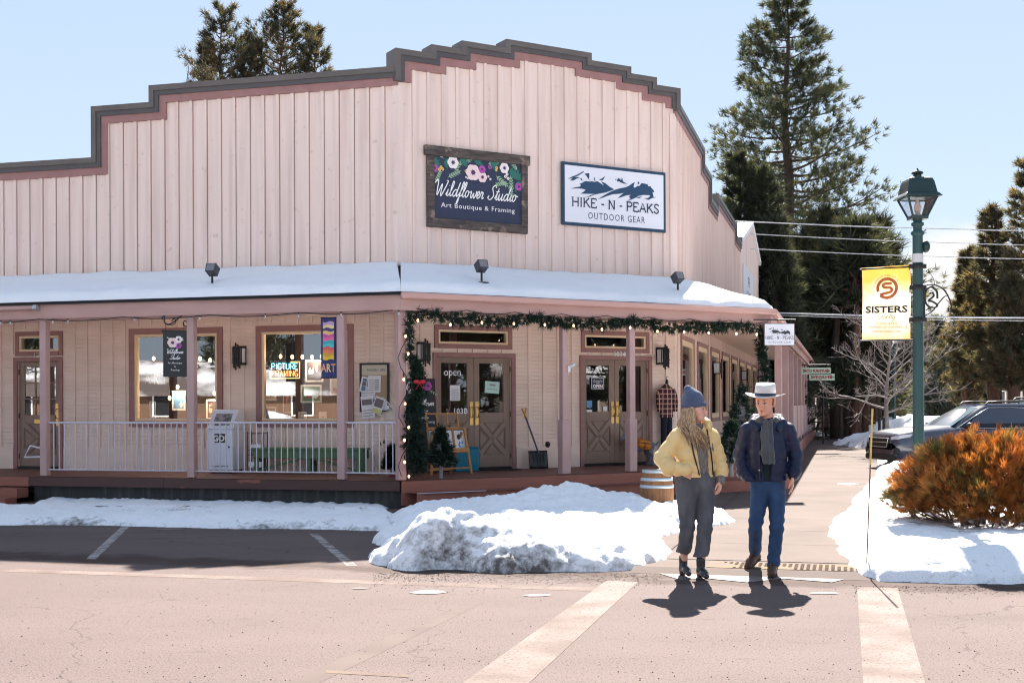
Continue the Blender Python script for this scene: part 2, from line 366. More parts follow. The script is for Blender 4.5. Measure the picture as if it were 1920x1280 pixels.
def window(F, h, wd=.115, name='window', fw=.045, gm=pane, mull=()):
    x0, x1, z0, z1 = h
    c = bm(F); casing(c, h, wd); wo = part(name, c, mauve, bld, .004)
    f = bm(F); f.box(x0, x0+fw, -.015, .07, z0, z1); f.box(x1-fw, x1, -.015, .07, z0, z1); f.box(x0+fw, x1-fw, -.015, .07, z0, z0+fw); f.box(x0+fw, x1-fw, -.015, .07, z1-fw, z1)
    for x in mull: f.box(x-.02, x+.02, -.01, .05, z0+fw, z1-fw)
    part('frame', f, creamf, wo)
    g = bm(F); g.add([(x0+fw, .03, z0+fw), (x1-fw, .03, z0+fw), (x1-fw, .03, z1-fw), (x0+fw, .03, z1-fw)], [(0, 1, 2, 3)])
    part('pane', g, gm, wo); return wo
win1 = window(FA, W1); win2 = window(FA, W2)
window(FA, T1, .085, 'transom_window'); window(FB, U1, .085, 'transom_window', .04, paned); window(FB, U2, .085, 'transom_window', .04, paned)
for h in CW[:8]: window(FC, h, .1, 'window', .12)
def door(F, x0, x1, z0, z1, glz, hinge, mull=None, hz=1.55, plate=True):
    """one leaf: stiles, rails, crossed lower panel, pane, handle"""
    gx0, gx1, gz0, gz1 = glz; d = bm(F); Y0, Y1 = .03, .075
    d.box(x0, gx0, Y0, Y1, z0, z1); d.box(gx1, x1, Y0, Y1, z0, z1); d.box(gx0, gx1, Y0, Y1, gz1, z1); d.box(gx0, gx1, Y0, Y1, z0, gz0)
    o = part('door', d, taupe, bld, .004)
    px0, px1, pz0, pz1 = x0+.12, x1-.12, z0+.25, z0+.84
    p = bm(F)
    for a, b in (((px0, pz0), (px1, pz1)), ((px0, pz1), (px1, pz0))):
        p.bar((a[0], .022, a[1]), (b[0], .022, b[1]), .085, .02, 0, (0, 1, 0))
    cx, cz = (px0+px1)/2, (pz0+pz1)/2
    for tri in ([(px0+.1, pz1), (px1-.1, pz1), (cx, cz+.085)], [(px0+.1, pz0), (px1-.1, pz0), (cx, cz-.085)], [(px0, pz0+.1), (px0, pz1-.1), (cx-.085, cz)], [(px1, pz0+.1), (px1, pz1-.1), (cx+.085, cz)]):
        for i in range(3): p.bar((tri[i][0], .026, tri[i][1]), (tri[(i+1) % 3][0], .026, tri[(i+1) % 3][1]), .022, .022, 1, (0, 1, 0))
    part('crossed_panel', p, [taupe, taupe2], o)
    g = bm(F); g.add([(gx0, .05, gz0), (gx1, .05, gz0), (gx1, .05, gz1), (gx0, .05, gz1)], [(0, 1, 2, 3)]); part('pane', g, paned if mull is None else pane, o)
    if mull:
        mm = bm(F)
        for k in range(1, mull[0]): x = gx0+(gx1-gx0)*k/mull[0]; mm.box(x-.012, x+.012, .035, .065, gz0, gz1)
        for k in range(1, mull[1]): z = gz0+(gz1-gz0)*k/mull[1]; mm.box(gx0, gx1, .036, .064, z-.012, z+.012)
        part('glazing_bars', mm, taupe, o)
    hx = x1-.055 if hinge == 'l' else x0+.055
    hb = bm(F)
    if plate: hb.box(hx-.035, hx+.035, .018, .03, hz-.24, hz+.2, 0)
    hb.tube([(hx, .02, hz+.1), (hx, -.03, hz+.09), (hx, -.045, hz), (hx, -.03, hz-.09), (hx, .02, hz-.1)], .011, 8, 0)
    part('handle', hb, brass, o)
    hg = bm(F); xx = x0 if hinge == 'l' else x1
    for z in (z0+.2, z0+1.0, z1-.2): hg.box(xx-.015, xx+.015, .01, .03, z-.05, z+.05)
    part('hinge', hg, mat('dull_hinge', (.2, .15, .1), .4, metal=.8), o)
    return o
dA_ = door(FA, -8.035, -7.1, DECK+.05, 2.58, (-7.91, -7.20, 1.53, 2.475), 'l', (3, 3))
b = bm(FA); b.box(-7.68, -7.46, .015, .03, 1.36, 1.44); part('mail_slot', b, brass, dA_)
d1l = door(FB, .77, 1.562, DECK+.05, 2.577, (.877, 1.425, 1.54, 2.475), 'l'); d1r = door(FB, 1.568, 2.357, DECK+.05, 2.577, (1.683, 2.208, 1.54, 2.475), 'r')
d2l = door(FB, 4.01, 4.782, DECK+.05, 2.577, (4.107, 4.65, 1.54, 2.465), 'l'); d2r = door(FB, 4.788, 5.59, DECK+.05, 2.577, (4.893, 5.444, 1.54, 2.465), 'r')
for F, h in ((FA, D1), (FB, E1), (FB, E2)):
    c = bm(F); casing(c, h, .085, -.04, 0, False); c.box(h[0], h[1], -.02, .1, DECK+.002, DECK+.045, 1); part('door_casing', c, [mauve, black], bld, .004)
    c = bm(F)
    for k in range(5): x = h[0]+(h[1]-h[0])*(k+.5)/5; c.box(x-.05, x+.05, -.03, 0, h[3]+.1, h[3]+.155)
    part('frieze_block', c, cream, bld)
# ---------------- porch: roof, soffit, fascia, gutter, posts, deck
def ceave(d_): # corner points of lines parallel to the walls
    def inter(F, d1, G, d2):
        p, q_ = F.at(0, d1, 0), G.at(0, d2, 0); den = F.e.x*G.e.y-F.e.y*G.e.x
        s_ = ((q_.x-p.x)*G.e.y-(q_.y-p.y)*G.e.x)/den; return p+F.e*s_
    return inter(FA, DA+d_, FB, DB+d_), inter(FB, DB+d_, FC, DC+d_)
ZE, ZW = 3.53, 4.23
def panel(F, x0, x1, d0, d1, cl, cr, z0, z1):
    """roof panel corners: wall line at d0 height z0, eave at d1 height z1; cl/cr are mitred eave corners or None"""
    a, b = F.at(x0, d0, z0), F.at(x1, d0, z0); c = F.at(x1, d1, z1) if cr is None else Vector((cr.x, cr.y, z1)); d = F.at(x0, d1, z1) if cl is None else Vector((cl.x, cl.y, z1)); return a, b, c, d
ov = .2
c1, c2 = ceave(ov)
CEND = 38
for nm, (F, x0, x1, d1, cl, cr) in dict(a=(FA, -16, 0, DA+ov, None, c1), b=(FB, 0, TB, DB+ov, c1, c2), c=(FC, 0, CEND, DC+ov, c2, None)).items():
    a, b, c, d = panel(F, x0, x1, 0, d1, cl, cr, ZW, ZE)
    r = bm(); dn = Vector((0, 0, -.05)); vs = [a, b, c, d, a+dn, b+dn, c+dn, d+dn]
    r.add(vs, [(3, 2, 1, 0), (4, 5, 6, 7), (2, 3, 7, 6), (0, 4, 7, 3), (1, 2, 6, 5)]); part('porch_roof', r, roofm, bld)
    a, b, c, d = panel(F, x0, x1, 0, d1-.06, None if cl is None else ceave(ov-.06)[0] if cl is c1 else ceave(ov-.06)[1], None if cr is None else ceave(ov-.06)[0] if cr is c1 else ceave(ov-.06)[1], 3.47, 3.34)
    s_ = bm(); s_.add([a, b, c, d], [(0, 1, 2, 3)]); part('porch_ceiling', s_, ceilm, bld)
def rail3(d0, d1, z0, z1, name, m, segs='ABC', bev=.004):
    """a board following the eaves between offsets d0 (inner) and d1 (outer)"""
    (i1, i2), (o1, o2) = ceave(d0), ceave(d1)
    ends = dict(A=(FA.at(-16, DA+d0, 0), FA.at(-16, DA+d1, 0), i1, o1), B=(i1, o1, i2, o2), C=(i2, o2, FC.at(CEND, DC+d0, 0), FC.at(CEND, DC+d1, 0)))
    for k in segs:
        a, b, c, d = ends[k]; mb = bm(); vs = [(p.x, p.y, z0) for p in (a, b, d, c)]+[(p.x, p.y, z1) for p in (a, b, d, c)]
        mb.add(vs, [(0, 3, 2, 1), (4, 5, 6, 7), (0, 1, 5, 4), (1, 2, 6, 5), (2, 3, 7, 6), (3, 0, 4, 7)]); part(name, mb, m, bld, bev)
rail3(.10, .15, 3.235, 3.50, 'fascia', fascm)
rail3(-.06, .06, 3.20, 3.42, 'porch_beam', fascm)
rail3(.16, .27, 3.415, 3.525, 'gutter', mat('gutter_paint', (.55, .33, .29), .4), 'BC', .02)
rail3(.15, .20, 3.50, 3.535, 'drip_edge', black, 'A')
b = bm(FA); b.tube([(-9, -DA-.22, 3.43), (-5.95, -DA-.22, 3.43)], .04, 10, 0); b.tube([(-5.95, -DA-.22, 3.43), (-5.87, -DA-.22, 3.43)], .055, 10, 1); part('conduit', b, [fascm, mat('galvanised', (.5, .52, .55), .3, metal=.7)], bld)
for F, d, xs, wd in ((FA, DA, (-8.9, -5.885, -2.978, -.213), .135), (FB, DB, (2.225, 3.668), .125)):
    for x in xs:
        p = bm(F); p.box(x-wd/2, x+wd/2, -d-wd/2, -d+wd/2, DECK+.004, 3.22)
        if F is FB: p.box(x-.085, x+.085, -d-.085, -d+.085, DECK+.006, 1.42)
        part('porch_post', p, postm, bld, .01)
k1, k2 = ceave(0)
for kk, F in ((k1, FB), (k2, FB)):
    p = bm(); R_ = F.M.to_3x3().to_4x4(); p.M = BI @ Matrix.Translation((kk.x, kk.y, 0)) @ R_
    p.box(-.07, .07, -.07, .07, DECK+.004, 3.22); part('porch_post', p, postm, bld, .01)
for k, x in enumerate((4.4, 7.9, 11.3, 14.7, 18.1, 21.5, 24.9, 28.3, 31.7, 35.1, 37.9)):
    p = bm(FC); p.box(x-.085, x+.085, -DC-.085, -DC+.085, DECK+.004, 3.22); part('porch_post', p, postm, bld, .01)
for k in range(9):
    x0 = 11.5+k*3.0; p = bm(FC); p.box(x0, x0+2.9, -DC-.03, -DC+.03, DECK+.25, DECK+.37); p.box(x0, x0+2.9, -DC-.03, -DC+.03, DECK+1.02, DECK+1.1)
    for j in range(17): p.box(x0+.05+j*.17, x0+.05+j*.17+.11, -DC-.06, -DC-.031, DECK+.12, DECK+1.16)
    part('board_railing', p, mat('pale_mauve_boards', (.55, .38, .36), .5), bld)
b = bm(); pts = [FA.at(-16, .02, 0), FA.at(0, .02, 0), FB.at(TB, .02, 0), FC.at(16, .02, 0)]
for a_, c_ in zip(pts, pts[1:]):
    d_ = (c_-a_).normalized(); n_ = Vector((d_.y, -d_.x, 0)); q_ = [a_, c_, c_+n_*.09, a_+n_*.09]
    b.add([(p.x, p.y, 4.245) for p in q_[:2]]+[(p.x, p.y, 4.20) for p in q_[2:]], [(0, 1, 2, 3)[::-1]]); b.add([(p.x, p.y, 4.245) for p in q_[:2]]+[(p.x, p.y, 4.1) for p in q_[:2][::-1]], [(0, 1, 2, 3)])
part('roof_flashing', b, black, bld)
# deck
e1, e2 = ceave(.12); eC = FC.at(38, DC+.12, 0)
dk = bm(); pts = [FA.at(-16, 0, 0), FA.at(0, 0, 0), FB.at(TB, 0, 0), FC.at(38, 0, 0), eC, e2, e1, FA.at(-16, DA+.12, 0)]
t2_ = tessellate_polygon([[Vector((p.x, p.y, 0)) for p in pts]])
dk.add([(p.x, p.y, DECK) for p in pts], [tuple(f)[::-1] for f in t2_]); part('deck', dk, deckm, bld)
def strip(pts, z0, z1, name, m, out=.04, bev=.004):
    for a, b in zip(pts, pts[1:]):
        d = (b-a).normalized(); n_ = Vector((d.y, -d.x, 0)); mb = bm(); vs = []
        for z in (z0, z1):
            for p in (a, b, b-n_*out, a-n_*out): vs.append((p.x, p.y, z))
        mb.add(vs, [(0, 3, 2, 1), (4, 5, 6, 7), (0, 1, 5, 4), (1, 2, 6, 5), (2, 3, 7, 6), (3, 0, 4, 7)]); part(name, mb, m, bld, bev)
a0 = FA.at(-6.12, DA+.14, 0); am = FA.at(-3.45, DA+.14, 0)
darkb = mat('worn_skirt_board', (.085, .042, .038), .6, col2=(.27, .10, .07), sc_=1.3, st=(1, 1, 2.5), mixr=(.62, .67), bump=(12, .1))
strip([a0, am-FA.e*.004], .29, .453, 'deck_skirt_board', darkb); strip([am, e1-FA.e*.03], .29, .453, 'deck_skirt_board', darkb)
strip([e1+FB.e*.01, FB.at(2.0, DB+.12, 0), FB.at(5.0, DB+.12, 0), e2, FC.at(38, DC+.12, 0)], .05, .453, 'deck_riser', deckr)
strip([FA.at(-6.1, DA+.02, 0), ceave(.02)[0]], -.05, .288, 'foundation', found, .2)
s1, s2 = ceave(.5)
st = bm(); pts = [e1-FB.n*.1, e2-FB.n*.1, s2, FB.at(-.75, DB+.5, 0)+FB.e*0]; st.add([(p.x, p.y, .265) for p in pts], [(3, 2, 1, 0)]); part('porch_step', st, deckm, bld)
strip([FB.at(-.86, DB+.46, 0), FB.at(-.1, DB+.46, 0), FB.at(3.5, DB+.46, 0), s2, FC.at(-.2, DC+.3, 0)], .0, .26, 'step_riser', deckr)
strip([FB.at(-.86, DB+.47, 0), FB.at(.4, DB+.47, 0)], .262, .275, 'step_nosing', steelw)
for k, (o_, zz) in enumerate(((.14, .453), (.42, .26), (.70, .11))):
    strip([FA.at(-16, DA+o_, 0), FA.at(-6.13-.03*k, DA+o_, 0)], zz-.17, zz, 'entry_step', deckr, .32)
# railings
def railing(xa, xb):
    R_ = bm(FA); y = -DA
    R_.tube([(xa, y, 1.405), (xb, y, 1.405)], .018, 8); R_.tube([(xa, y, .575), (xb, y, .575)], .014, 8)
    ro = part('railing', R_, steelw, bld); n_ = round((xb-xa)/.113)
    bb = MB(); bb.M = BI @ FA.M; bb.tube([(0, 0, .58), (0, 0, 1.395)], .0105, 6, cap=False); me = None
    for k in range(1, n_):
        x = xa+(xb-xa)*k/n_
        q_ = MB(); q_.M = BI @ FA.M; q_.tube([(x, y, .58), (x, y, 1.395)], .0105, 6, cap=False); part('baluster', q_, steelw, ro)
    return ro
railing(-5.82, -3.05); railing(-2.91, -.285); r3 = railing(-.145, .80)
h = bm(FA); h.tube([(-5.95, -DA, .95), (-6.12, -DA-.1, 1.0), (-6.2, -DA-.15, .80), (-5.95, -DA-.05, .80)], .02, 8); part('handrail_end', h, steelw, r3)
# house numbers
def text(s, size=1., align='CENTER', sx=1., bold=0., sp=1., mono=False):
    c = bpy.data.curves.new('lettering', 'FONT'); c.body = s; c.size = size; c.align_x = align; c.resolution_u = 2; c.offset = bold; c.space_character = sp
    o = bpy.data.objects.new('lettering', c); me = bpy.data.meshes.new_from_object(o)
    vs = [(v.co.x*sx, 0, v.co.y) for v in me.vertices]; fs = [tuple(p.vertices) for p in me.polygons]
    bpy.data.objects.remove(o); bpy.data.curves.remove(c); bpy.data.meshes.remove(me); return vs, fs
def put(mb, s, x, y, z, size, m=0, **k):
    vs, fs = text(s, size, **k); mb.add([(x+a, y, z+c_) for a, b_, c_ in vs], fs, m); return mb
for F, s, x, z in ((FA, '123', -7.55, 2.665), (FB, '103B', 1.27, 1.53), (FB, '1034', 4.86, 2.655)):
    n_ = bm(F); put(n_, s, x, -.045 if s != '103B' else .022, z, .14, bold=.004, sp=1.1); part('house_number', n_, white, bld)
# ================================================================ ground
def asphalt_mat():
    m = bpy.data.materials.new('asphalt'); m.use_nodes = True; t = m.node_tree; n = t.nodes; l = t.links; p = n['Principled BSDF']
    g = n.new('ShaderNodeNewGeometry').outputs['Position']
    def nse(s, d=4, st=(1, 1, 1), r=.55):
        mp = n.new('ShaderNodeMapping'); mp.inputs['Scale'].default_value = st; mp.inputs['Rotation'].default_value = (0, 0, rad(15)); l.new(g, mp.inputs[0])
        x = n.new('ShaderNodeTexNoise'); x.inputs['Scale'].default_value = s; x.inputs['Detail'].default_value = d; x.inputs['Roughness'].default_value = r; l.new(mp.outputs[0], x.inputs[0]); return x.outputs['Fac']
    def mr(f, a, b, lo=0, hi=1):
        r = n.new('ShaderNodeMapRange'); r.inputs['From Min'].default_value = a; r.inputs['From Max'].default_value = b; r.inputs['To Min'].default_value = lo; r.inputs['To Max'].default_value = hi; l.new(f, r.inputs['Value']); return r.outputs[0]
    def mix(f, a, b):
        x = n.new('ShaderNodeMix'); x.data_type = 'RGBA'; l.new(f, x.inputs['Factor'])
        for s_, k in ((a, 'A'), (b, 'B')):
            if isinstance(s_, tuple): x.inputs[k].default_value = (*s_, 1)
            else: l.new(s_, x.inputs[k])
        return x.outputs['Result']
    c = mix(mr(nse(.5, 5, (1, 2.2, 1)), .35, .68), (.136, .106, .100), (.108, .083, .078))
    c = mix(mr(nse(90, 2), .42, .62), c, (.175, .138, .13))
    c = mix(mr(nse(55, 3), .575, .67, 0, .9), c, (.055, .042, .04))
    c = mix(mr(nse(2.2, 6, (1, 3, 1), .7), .60, .74, 0, .6), c, (.08, .06, .056))
    c = mix(mr(nse(.16, 4, (.35, 2.5, 1)), .54, .66, 0, .55), c, (.092, .072, .069))
    dt = n.new('ShaderNodeVectorMath'); dt.operation = 'DOT_PRODUCT'; l.new(g, dt.inputs[0]); dt.inputs[1].default_value = (.259, .966, 0)      # damp grit washed along the kerb line
    ad = n.new('ShaderNodeMath'); ad.operation = 'MULTIPLY_ADD'; l.new(nse(1.3, 6, (1, 1.5, 1), .65), ad.inputs[0]); ad.inputs[1].default_value = 1.7; l.new(dt.outputs['Value'], ad.inputs[2])
    sb = n.new('ShaderNodeMath'); sb.operation = 'SUBTRACT'; sb.inputs[1].default_value = 13.0; l.new(ad.outputs[0], sb.inputs[0]); ab_ = n.new('ShaderNodeMath'); ab_.operation = 'ABSOLUTE'; l.new(sb.outputs[0], ab_.inputs[0])
    c = mix(mr(ab_.outputs[0], .12, .5, .75, 0), c, (.062, .043, .037))
    # a few thin cracks
    v = n.new('ShaderNodeTexVoronoi'); v.feature = 'DISTANCE_TO_EDGE'; v.inputs['Scale'].default_value = .23
    dm = n.new('ShaderNodeVectorMath'); dm.operation = 'MULTIPLY_ADD'; nn_ = n.new('ShaderNodeTexNoise'); nn_.inputs['Scale'].default_value = 2.5; nn_.inputs['Detail'].default_value = 6; l.new(g, nn_.inputs[0])
    l.new(nn_.outputs['Color'], dm.inputs[0]); dm.inputs[1].default_value = (.7, .7, 0); l.new(g, dm.inputs[2]); l.new(dm.outputs[0], v.inputs['Vector'])
    c = mix(mr(v.outputs['Distance'], .0006, .0018, .42, 0), c, (.03, .024, .022))
    l.new(c, p.inputs['Base Color']); p.inputs['Roughness'].default_value = .9; p.inputs['Specular IOR Level'].default_value = .06
    b = n.new('ShaderNodeBump'); b.inputs['Strength'].default_value = .35; b.inputs['Distance'].default_value = .008; l.new(nse(120, 3), b.inputs['Height']); l.new(b.outputs[0], p.inputs['Normal'])
    return m
asph = asphalt_mat()
g = MB(); g.add([(-600, -300, 0), (600, -300, 0), (600, 1500, 0), (-600, 1500, 0)], [(0, 1, 2, 3)]); struct('street', g, asph)
eC_, eA_ = FC.e, FA.e
def SW(a, b, z=.0):                                        # street grid point: a along the front street (to the right), b away along the side street, from the ramp corner
    p = Vector((2.1, 12.25, 0))+eA_*a+eC_*b; return Vector((p.x, p.y, z))
conc = mat('sidewalk_concrete', (.145, .114, .103), .85, spec=.05, col2=(.118, .092, .083), sc_=.8, world=True, bump=(60, .25), bd=.004, col3=(.12, .09, .08), sc3=30, mix3=(.6, .72))
sw = MB()
XR = 1.98
y = .85
def quadz(mb, pts, z, m=0): mb.add([(p.x, p.y, z) for p in pts], [tuple(range(len(pts)))], m)
while y < 95:
    stp = 1.62
    quadz(sw, [SW(-.75, y+.006), SW(XR, y+.006), SW(XR, y+stp-.006), SW(-.75, y+stp-.006)], .05)
    y += stp
quadz(sw, [SW(-.9, .55), SW(XR+.02, .55), SW(XR+.02, 96), SW(-.76, 96), SW(-.76, .55)], .035, 1)
quadz(sw, [SW(-2.2, 1.2), SW(-.768, .95), SW(-.768, 12.5), SW(-3.6, 12.5), SW(-3.2, 6)], .045)
struct('sidewalk', sw, [conc, mat('joint_dirt', (.06, .048, .042), .9)])
rm = MB(); rm.add([tuple(SW(-.95, -.02, .002)), tuple(SW(2.1, -.02, .002)), tuple(SW(2.1, .2, .046)), tuple(SW(2.1, .84, .046)), tuple(SW(-.95, .84, .046)), tuple(SW(-.95, .2, .046))], [(0, 1, 2, 5), (5, 2, 3, 4)])
struct('curb_ramp', rm, conc)
tp = MB()
tp.M = Matrix()
for i in range(30):
    for j in range(8):
        c = SW(-.18+i*.06, .28+j*.055, .05)
        if noise.noise((c.x*1.7, c.y*1.7, 3.)) > -.28: tp.lathe([(.021, 0), (.018, .006), (.0, .008)], 6, tuple(c), 0)
quadz(tp, [SW(-.22, .24), SW(1.66, .24), SW(1.66, .74), SW(-.22, .74)], .051)
struct('tactile_paving', tp, mat('worn_yellow_tactile', (.185, .135, .09), .85, spec=.05, col2=(.15, .115, .097), sc_=3, world=True, mixr=(.4, .6)))
wp = mat('worn_road_paint', (.225, .18, .165), .85, spec=.05, col2=(.155, .12, .11), sc_=1.6, world=True, mixr=(.42, .64), col3=(.12, .09, .082), sc3=45, mix3=(.57, .66), bump=(120, .3), bd=.004)
wpf = mat('faded_road_paint', (.21, .165, .15), .85, spec=.05, col2=(.15, .112, .10), sc_=1.6, world=True, mixr=(.4, .6), col3=(.1, .075, .07), sc3=45, mix3=(.55, .68), bump=(120, .3), bd=.004)
def stripe(px, m, name='crosswalk_stripe', z=.004):
    s_ = MB(); quadz(s_, [gnd(*p) for p in px], z); struct(name, s_, m)
def xline(p, q, wd): # ground quad along p->q
    a, b = gnd(*p), gnd(*q); d = (b-a).normalized(); n_ = Vector((d.y, -d.x, 0))*wd/2; return [a-n_, b-n_, b+n_, a+n_]
s_ = MB(); quadz(s_, [gnd(1138, 1088), gnd(862, 1284), gnd(988, 1284), gnd(1196, 1091)], .0026); struct('crosswalk_stripe', s_, wp)
s_ = MB(); quadz(s_, [gnd(1607, 1100), gnd(1619, 1284), gnd(1736, 1284), gnd(1683, 1102)], .0026); struct('crosswalk_stripe', s_, wp)
s_ = MB(); quadz(s_, [gnd(-40, 1070), gnd(1176, 1110), gnd(1178, 1103), gnd(-40, 1064)], .0016); struct('edge_line', s_, wpf)
for p, q in (((237, 985), (170, 1048)), ((588, 1000), (660, 1060))):
    s_ = MB(); quadz(s_, xline(p, q, .11), .0014); struct('parking_line', s_, mat('chalky_parking_paint', (.36, .33, .32), .85, spec=.05, col2=(.15, .12, .11), sc_=6, world=True, mixr=(.45, .62)))
s_ = MB(); quadz(s_, [gnd(525, 1284), gnd(870, 1130), gnd(905, 1130), gnd(590, 1284)], .0012); struct('faded_marking', s_, mat('ghost_paint', (.15, .118, .109), .88, spec=.05, col2=(.128, .099, .092), sc_=2, world=True))
s_ = MB(); quadz(s_, [gnd(612, 1256), gnd(765, 1264), gnd(768, 1270), gnd(610, 1261)], .0022); struct('yellow_marking', s_, mat('ghost_yellow_paint', (.185, .135, .105), .88, spec=.05, col2=(.13, .1, .092), sc_=3, world=True))
# thin ice film and melt water patches by the curb
icem = mat('ice_film', (.24, .215, .21), .7, spec=.08, col2=(.15, .125, .12), sc_=4, world=True)
rng = random.Random(5)
def puddle(u, v, w_, h_, z=.005):
    c = gnd(u, v); mb = MB(); pts = []
    for k in range(18):
        a = 2*math.pi*k/18; r = 1+.3*noise.noise((u*.1+math.cos(a)*1.3, v*.1+math.sin(a)*1.3, 0)); pts.append(c+Vector((math.cos(a)*w_*r, math.sin(a)*h_*r, 0)))
    quadz(mb, pts, z); return mb
for u, v, w_, h_ in ((803, 1110, .16, .12), (1005, 1116, .12, .07), (1545, 1112, .13, .06), (675, 1103, .08, .04), (315, 992, .22, .1)):
    struct('ice_patch', puddle(u, v, w_, h_), icem)
s_ = MB(); pts = [gnd(u, v) for u, v in ((1235, 1075), (1330, 1071), (1560, 1071), (1600, 1082), (1560, 1092), (1470, 1085), (1400, 1092), (1330, 1085), (1275, 1087))]; quadz(s_, pts, .006); struct('ice_patch', s_, icem)
# gritty dirt along the curb
gr = MB(); rg = random.Random(8)
for k in range(2600):
    if k % 5 < 3: u, v = rg.uniform(700, 1240), 1073+abs(rg.gauss(0, 13))
    elif k % 5 < 4: u, v = rg.uniform(1600, 1920), 1098+abs(rg.gauss(0, 8))
    else: u, v = rg.uniform(0, 1920), rg.uniform(1085, 1280)
    c = gnd(u, v); r = rg.uniform(.003, .008) if k % 5 < 4 else rg.uniform(.003, .008)
    a = rg.uniform(0, 6.3); pts = [(c.x+r*math.cos(a+t)*rg.uniform(.7, 1.3), c.y+r*math.sin(a+t)*rg.uniform(.7, 1.3), .001) for t in (0, 1.57, 3.14, 4.71)]
    gr.add(pts+[(c.x, c.y, r*.9)], [(0, 1, 4), (1, 2, 4), (2, 3, 4), (3, 0, 4)])
o = part('grit', gr, mat('road_grit', (.10, .07, .06), .9), None); o['kind'] = 'stuff'
# ================================================================ snow
def snow_mat(name, dirt):
    m = bpy.data.materials.new(name); m.use_nodes = True; t = m.node_tree; n = t.nodes; l = t.links; p = n['Principled BSDF']
    p.inputs['Roughness'].default_value = .7; p.inputs['Specular IOR Level'].default_value = .12
    geo = n.new('ShaderNodeNewGeometry').outputs['Position']; at = n.new('ShaderNodeAttribute'); at.attribute_name = 'dirt'
    a = n.new('ShaderNodeTexNoise'); a.inputs['Scale'].default_value = 9; a.inputs['Detail'].default_value = 8; a.inputs['Roughness'].default_value = .7; l.new(geo, a.inputs[0])
    s_ = n.new('ShaderNodeMath'); s_.operation = 'MULTIPLY_ADD'; s_.inputs[1].default_value = .55; l.new(at.outputs['Fac'], s_.inputs[0]); l.new(a.outputs['Fac'], s_.inputs[2])
    r = n.new('ShaderNodeMapRange'); r.inputs['From Min'].default_value = .68; r.inputs['From Max'].default_value = .98; r.inputs['To Max'].default_value = dirt; l.new(s_.outputs[0], r.inputs[0])
    x = n.new('ShaderNodeMix'); x.data_type = 'RGBA'; x.inputs['A'].default_value = (.90, .905, .925, 1); x.inputs['B'].default_value = (.07, .05, .042, 1); l.new(r.outputs[0], x.inputs['Factor']); l.new(x.outputs['Result'], p.inputs['Base Color'])
    sp_ = n.new('ShaderNodeTexNoise'); sp_.inputs['Scale'].default_value = 70; sp_.inputs['Detail'].default_value = 3; l.new(geo, sp_.inputs[0]); sr = n.new('ShaderNodeMapRange'); sr.inputs['From Min'].default_value = .66; sr.inputs['From Max'].default_value = .72; sr.inputs['To Max'].default_value = dirt; l.new(sp_.outputs['Fac'], sr.inputs[0]); x2 = n.new('ShaderNodeMix'); x2.data_type = 'RGBA'; x2.inputs['B'].default_value = (.09, .065, .055, 1); l.new(sr.outputs[0], x2.inputs['Factor']); l.new(x.outputs['Result'], x2.inputs['A']); l.new(x2.outputs['Result'], p.inputs['Base Color'])
    b = n.new('ShaderNodeBump'); b.inputs['Strength'].default_value = .5; b.inputs['Distance'].default_value = .025
    c = n.new('ShaderNodeTexNoise'); c.inputs['Scale'].default_value = 22; c.inputs['Detail'].default_value = 6; c.inputs['Roughness'].default_value = .65; l.new(geo, c.inputs[0]); l.new(c.outputs['Fac'], b.inputs['Height']); l.new(b.outputs[0], p.inputs['Normal'])
    return m
snowm = snow_mat('plowed_snow', .92); snowc = snow_mat('clean_snow', .0)
def inpoly(P, x, y):
    n_ = len(P); x1 = P[:, 0]; y1 = P[:, 1]; x2 = np.roll(x1, -1); y2 = np.roll(y1, -1)
    ins = np.zeros(x.shape, bool); dmin = np.full(x.shape, 1e9)
    for a, b, c, d in zip(x1, y1, x2, y2):
        cond = ((b > y) != (d > y)) & (x < (c-a)*(y-b)/((d-b) if d != b else 1e-9)+a); ins ^= cond
        L2 = (c-a)**2+(d-b)**2+1e-12; t = np.clip(((x-a)*(c-a)+(y-b)*(d-b))/L2, 0, 1); dmin = np.minimum(dmin, np.hypot(x-a-t*(c-a), y-b-t*(d-b)))
    return np.where(ins, dmin, -dmin)
def vnoise(x, y, seed):                                    # smooth value noise, vectorised
    xi = np.floor(x).astype(int); yi = np.floor(y).astype(int); fx = x-xi; fy = y-yi; fx = fx*fx*(3-2*fx); fy = fy*fy*(3-2*fy)
    h = lambda a, b: np.modf(np.abs(np.sin(a*127.1+b*311.7+seed*74.7)*43758.5453))[0]
    return (h(xi, yi)*(1-fx)+h(xi+1, yi)*fx)*(1-fy)+(h(xi, yi+1)*(1-fx)+h(xi+1, yi+1)*fx)*fy
def fbm(x, y, seed, o=5, g=.55):
    s_ = 0; a = 1; t = 0
    for k in range(o): s_ = s_+a*(vnoise(x*2**k, y*2**k, seed+k*3.3)-.5); t += a; a *= g
    return s_/t
